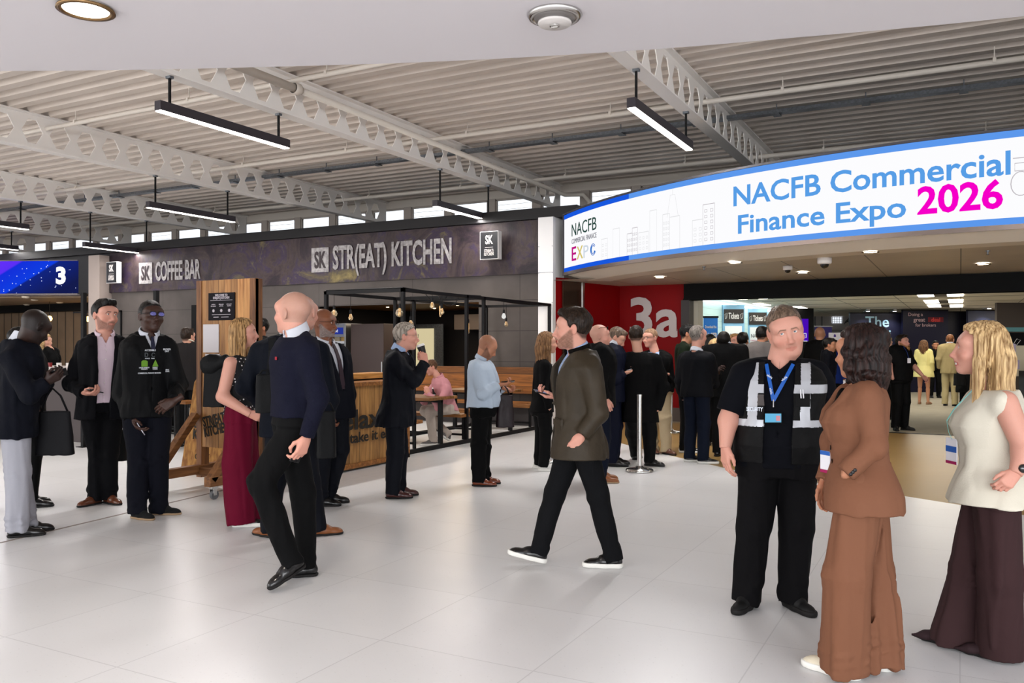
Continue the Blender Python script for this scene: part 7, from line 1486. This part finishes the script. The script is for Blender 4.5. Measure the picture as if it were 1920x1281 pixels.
p21 = person('dark haired man with swept back hair in the ticket queue', 1392, 14.2, 1.78, 168, lod=2, skin='tan', hair=('short',H_BK), hth=.02, head_rot=(160,0,0), wear=suit(BLK,SHIRT_W), legs=trs(BLK), shoes=SH_BK, handL=None, handR=None, collar=[collar(SHIRT_W,dz=.045)])
p22 = person('man in a mid grey suit standing just left of the security officer', 1428, 13.0, 1.86, 198, lod=2, skin='olive', hair=('short',H_BK), hth=.01, head_rot=(150,6,0), wide=1.1, wear=suit(cloth('mid_grey_suit',(96,92,92),.8),SHIRT_W), legs=trs(cloth('mid_grey_suit',(96,92,92))), shoes=SH_BK, handL=None, handR=None)
# ---- hall
p23 = person('bald man seen from behind beyond the security officer', 1537, 16.0, 1.92, 176, lod=2, skin='tan', stubble=((110,80,66),.4), wide=1.2, wear=suit(BLK,SHIRT_W), legs=trs(BLK), shoes=SH_BK, handL=None, handR=None)
p24 = person('woman in glasses and bright blue clothes beside the white logo banner', 1563, 17.2, 1.68, 4, lod=2, fem=1, skin='olive', hair=('long',H_BK,0,.22), wear=[dict(n='jacket',m=cloth('bright_blue',(24,44,110),.8),grow=.02,t0=-.15,t1=1,sl='long')], legs=trs(BLK), shoes=SH_BK, handL=None, handR=None)
p25 = person('person in a dark navy suit just left of the woman in brown', 1552, 15.0, 1.7, 90, lod=2, skin='tan', hair=('short',H_BK), wear=suit(NAVY,SHIRT_W), legs=trs(NAVY2), shoes=SH_BK, handL=None, handR=None)
p26 = person('sandy haired man in a brown jacket half hidden behind the woman in brown', 1661, 18.0, 1.74, 120, lod=2, skin='fair', hair=('short',H_BL2), hth=.02, wear=suit(cloth('taupe',(110,90,74)),SHIRT_W), legs=trs(BLK), shoes=SH_BK, handL=None, handR=None)
p27 = person('bearded security officer in black with a long ginger beard standing in the hall', 1688, 15.6, 1.82, 48, lod=1, skin='pink', brow=(90,60,40), hair=('short',H_DB), hth=.012, beard=((136,92,48),.95,.02), head_rot=(62,-4,0), wide=1.12, belly=.03, J=dict(head=(1692,642,0), shL=(1702,668,.1), elL=(1716,690,-.05), wrL=(1731,706,-.2)), bare=dict(L='fore',R='fore'), wear=[dict(n='shirt',m=BLK,grow=.02,t0=-.05,t1=1.0,sl='short',slen=.8,sr=(.08,.078),amp=.006)], legs=trs(BLK,r=(.112,.09,.074)), footL=(62,0), footR=(10,0), shoes=(mat('boot_black',(14,14,15)),SOLE_B,'derby'), handL=dict(curl=30), handR=None)
f = Field((-.2,-.2,-.3),(.2,.3,.1),.009); f.cone((0,.085,-.1),(0,.09,-.19),.03,.014,k=.02); f.cone((0,.05,-.09),(0,.08,-.1),.045,.035,k=.02); V,F = f.mesh(); hm = np.array(p27['hm']); to_obj('beard',[((V@hm[:3,:3].T)+hm[:3,3],F)],hair_mat('ginger',(120,78,40),(170,122,66)),p27['root'])
strip(p27,[(-.05,.98),(-.02,.8),(0,.62)],.012,mat('lanyard_navy',(30,50,110)),'lanyard',.003,.03); b = MB(); b.box((-.03,-.004,-.045),(.03,.004,.045),M=Matrix.Translation(Vector(p27['T'].pt(0,.55,.04)))); b.build('badge', MATS['badge_paper'], p27['root'])
p28 = person('woman in a pale yellow jacket and shorts seen from behind in the hall', 1732, 22.6, 1.71, 170, lod=1, fem=1, skin='tan', hair=('long',H_BR,0,.33), hw=1.1, bareleg=True, sw=.18, wide=1.05, wear=[dict(n='jacket',m=cloth('pale_yellow',(212,202,136),.85),grow=.03,t0=-.28,t1=1.0,sl='long',sr=(.075,.065,.055),flare=.12,hemf=None) if 0 else dict(n='jacket',m=cloth('pale_yellow',(212,202,136),.85),grow=.03,t0=-.28,t1=1.0,sl='long',sr=(.075,.065,.055),flare=.12)], footL=(175,0), footR=(150,0), shoes=(mat('shoe_nude',(150,110,84),.5),SOLE_G,'pump'))
p29 = person('man in a tan checked suit seen from behind in the hall', 1781, 22.0, 1.86, 176, lod=1, skin='fair', hair=('short',('auburn',(92,56,34),(130,84,52))), hth=.012, head_rot=(168,4,0), sw=.195, wide=1.1, wear=suit(TAN,SHIRT_W,hem=-.2,sr=(.08,.068,.05)), legs=trs(cloth('tan_trousers',(176,160,120),.85),r=(.1,.082,.074)), footL=(170,0), footR=(120,0), shoes=(mat('shoe_navy',(20,22,34),.5),SOLE_B,'derby'), handL=None, handR=dict(curl=30), collar=[collar(SHIRT_W,dz=.045)])
p30 = person('dark clothed person between the yellow jacket and the tan suit', 1753, 25.5, 1.72, 20, lod=2, skin='olive', hair=('short',H_BK), wear=suit(BLK,BLK), legs=trs(BLK), shoes=SH_BK, handL=None, handR=None)
p31 = person('person in a black dress coat with a handbag right of the tan suit', 1812, 21.5, 1.72, 150, lod=2, fem=1, skin='tan', hair=('long',H_BK,0,.3), wear=[dict(n='coat',m=BLK,grow=.03,t0=-.9,t1=1.0,sl='long',flare=.06)], legs=trs(BLK), shoes=SH_BK, handL=None, handR=dict(curl=30))
p32 = person('person in dark clothes at the right ticket desk, behind the blonde woman', 1868, 17.5, 1.6, 170, lod=2, skin='tan', hair=('short',H_BK), wear=suit(BLK,BLK), legs=trs(BLK), shoes=SH_BK, handL=None, handR=None)
# ---- kitchen side
p33 = person('man in a grey brown jacket standing at the high table, back to the camera', 354, 13.1, 1.84, 168, lod=1, skin='fair', hair=('short',H_DB), hth=.01, head_rot=(140,4,0), sw=.19, J=dict(head=(352,632,0)), wear=suit(cloth('taupe_grey',(58,53,54),.8),SHIRT_W,hem=-.15), legs=trs(BLK), shoes=SH_BK, handL=None, handR=None, collar=[collar(mat('lanyard_cream',(210,200,180)),r=.07,h=.02,dz=.05)])
p34 = person('person in a bright yellow vest behind the steward in blue glasses', 318, 15.2, 1.66, 40, lod=2, skin='tan', hair=('short',H_BK), wear=[dict(n='vest',m=cloth('yellow_vest',(214,196,40),.7),grow=.03,t0=-.1,t1=1.0,sl='long')], legs=trs(BLK), shoes=SH_BK, handL=None, handR=None)
p35 = person('dark haired bearded man whose head shows between the board and the navy jacket', 487, 12.2, 1.93, -60, lod=1, skin='olive', hair=('short',H_BK), hth=.012, beard=((20,16,14),.8,.003), head_rot=(-62,2,0), J=dict(head=(487,616,0)), wear=suit(BLK,BLK), legs=trs(BLK), shoes=SH_BK, handL=None, handR=None)
p36 = person('blonde barista in black behind the coffee counter', 96, 16.4, 1.76, 60, lod=2, fem=1, skin='fair', hair=('long',H_BL,0,.2), J=dict(head=(86,640,0)), wear=suit(BLK,BLK), legs=trs(BLK), shoes=SH_BK, handL=None, handR=None)
# ---- seated man in the pen
Ds = 13.35
p37 = person('man in pink shirt and light trousers sitting at the oak table, hand at mouth', 838, Ds, 1.76, -80, lod=1, skin='pink', brow=(90,60,40), hair=('short',('chestnut',(66,44,30),(104,74,52))), hth=.014, head_rot=(-66,18,8), cy=-62, hy=-72, sw=.19, wide=1.02, hs=.98,
  J=dict(head=(808,690,-.0), chest=(824,709,0), pelvis=(843,768,.05), shL=(838,730,-.17), elL=(822,762,-.3), wrL=(803,738,-.22), shR=(812,728,.17), elR=(794,752,.1), wrR=(800,744,.0), hpL=(843,766,-.05), hpR=(838,766,.14), knL=(806,772,-.12), knR=(796,770,.16), anL=(812,822,-.15), anR=(840,815,.12)),
  handL=dict(kind='grip',curl=55,pn=(0,.5,-.2),tb=(-.4,0,.8),dir=(-.3,.2,.9)), handR=dict(curl=35,pn=(0,0,-1),tb=(0,-1,0),dir=(-.8,-.2,-.1)),
  wear=[dict(n='shirt',m=cloth('dusty_pink',(190,132,138),.75),grow=.014,t0=-.02,t1=1.0,sl='long',sr=(.07,.06,.042),amp=.006,open=(.92,.03,0))], legs=dict(m=cloth('stone_trousers',(170,158,148),.85),r=(.1,.08,.062),ex=.03,amp=.006,kamp=.01), footL=(-80,0), footR=(-70,32), shoes=(mat('suede_grey',(96,92,90),.8),SOLE_W,'trainer'), collar=[collar(MATS['cloth_dusty_pink'],r=.066,h=.05,dz=.045)])
wr = p37['Lm']['L']['wr']; el = p37['Lm']['L']['el']; d_ = unit(wr-el); b = MB(); b.tube([tuple(wr-d_*.04),tuple(wr-d_*.015)],.034,14); o = b.build('watch', mat('watch_black',(10,10,12),.3), p37['root'])

# ================================================================= bags
def bag(nm, lb, px, py, D, w, hgt, dp, m, yaw, strap=None, shape='tote', cat='bag'):
    q = at_d(px,py,D); r = empty(nm, (q.x,q.y,q.z-hgt/2), yaw, lb, cat)
    f = Field((-w*.7,-dp,-.05),(w*.7,dp,hgt+.06),.009)
    def fn(x,y,z):
        t = np.clip(z/hgt,0,1); a = w/2*(1-.1*t if shape!='trap' else 1-.22*t); bb = dp/2*(1-.45*t); q2 = (np.abs(x/a)**5+np.abs(y/bb)**2.4)**(1/3.2); d = (q2-1)*min(w,dp)/2; d = np.maximum(d, np.maximum(.0-z, z-hgt)); return d+.004*folds(x,y,z,(20,20,16),px%5)
    f.put(fn,(-w,-dp,-.02),(w,dp,hgt+.02),.01); V,F = f.mesh(); to_obj('bag_body',[(V,F)],m,r)
    if strap:
        b = MB(); b.tube(strap,.009 if len(strap)<6 else .012,6); b.build('strap', m, r, smooth=True)
    return r
BAGM = mat('bag_black',(7,8,10),.7,bump=.3,bscale=20,spec=.2); BAGL = mat('bag_maroon',(24,10,15),.5,bump=.2,bscale=20)
bag('tote_bag','large dark tote bag hanging beside the grey trousers at left',103,812,7.1,.31,.37,.12,mat('tote_dark',(9,9,13),.7,spec=.2),YAW+.2,[(-.1,0,.36),(-.06,-.02,.5),(-.01,-.02,.56),(.05,-.02,.5),(.1,0,.36)],'trap')
bag('handbag','dark maroon leather handbag hanging from the white shirted man',947,771,9.35,.21,.36,.11,BAGL,YAW+.1,[(-.06,0,.35),(-.05,-.02,.43),(-.02,-.02,.47),(.02,-.02,.43),(.05,0,.35)],'trap')
sb = bag('shoulder_bag','black slouchy bag slung behind the woman in burgundy trousers',403,724,7.35,.2,.36,.14,BAGM,YAW)
f = Field((-.25,-.15,.2),(.25,.15,.62),.01); f.ell((-.03,0,.36),(.1,.07,.1),k=.03); f.cone((-.03,0,.36),(.1,-.02,.4),.06,.05,k=.03); f.put(lambda x,y,z: .006*folds(x,y,z,(26,26,26),2), vv(-9,-9,-9),vv(9,9,9),.01,'add'); V,F = f.mesh(); to_obj('flap',[(V,F)],BAGM,sb)
bag('satchel','black quilted satchel hanging at the left side of the navy jacket man',497,738,6.55,.15,.3,.12,BAGM,YAW+.3,[(-.05,0,.29),(-.02,.0,.33),(.02,.0,.33),(.05,0,.29)])
strip(p6,[(.13,1.0,True),(.12,.85,True),(.13,.7,True),(.15,.5,True),(.17,.3,True)],.06,BAGM,'bag_strap',.006,.036)
bag('messenger_bag','large black messenger bag behind the hand of the man in the navy sweater',612,815,6.5,.15,.36,.12,BAGM,YAW+.2,[(-.06,0,.35),(-.03,-.01,.42),(.03,-.01,.42),(.06,0,.35)])
bag('backpack','black bag behind the knees of the man in the pink shirt',222,835,8.6,.16,.32,.12,BAGM,YAW,[(-.03,0,.3),(0,0,.4),(.03,0,.3)])
bag('handbag','small dark handbag held by the person in the black coat',1799,712,21.3,.3,.3,.14,BAGM,YAW,[(-.08,0,.29),(0,0,.42),(.08,0,.29)])
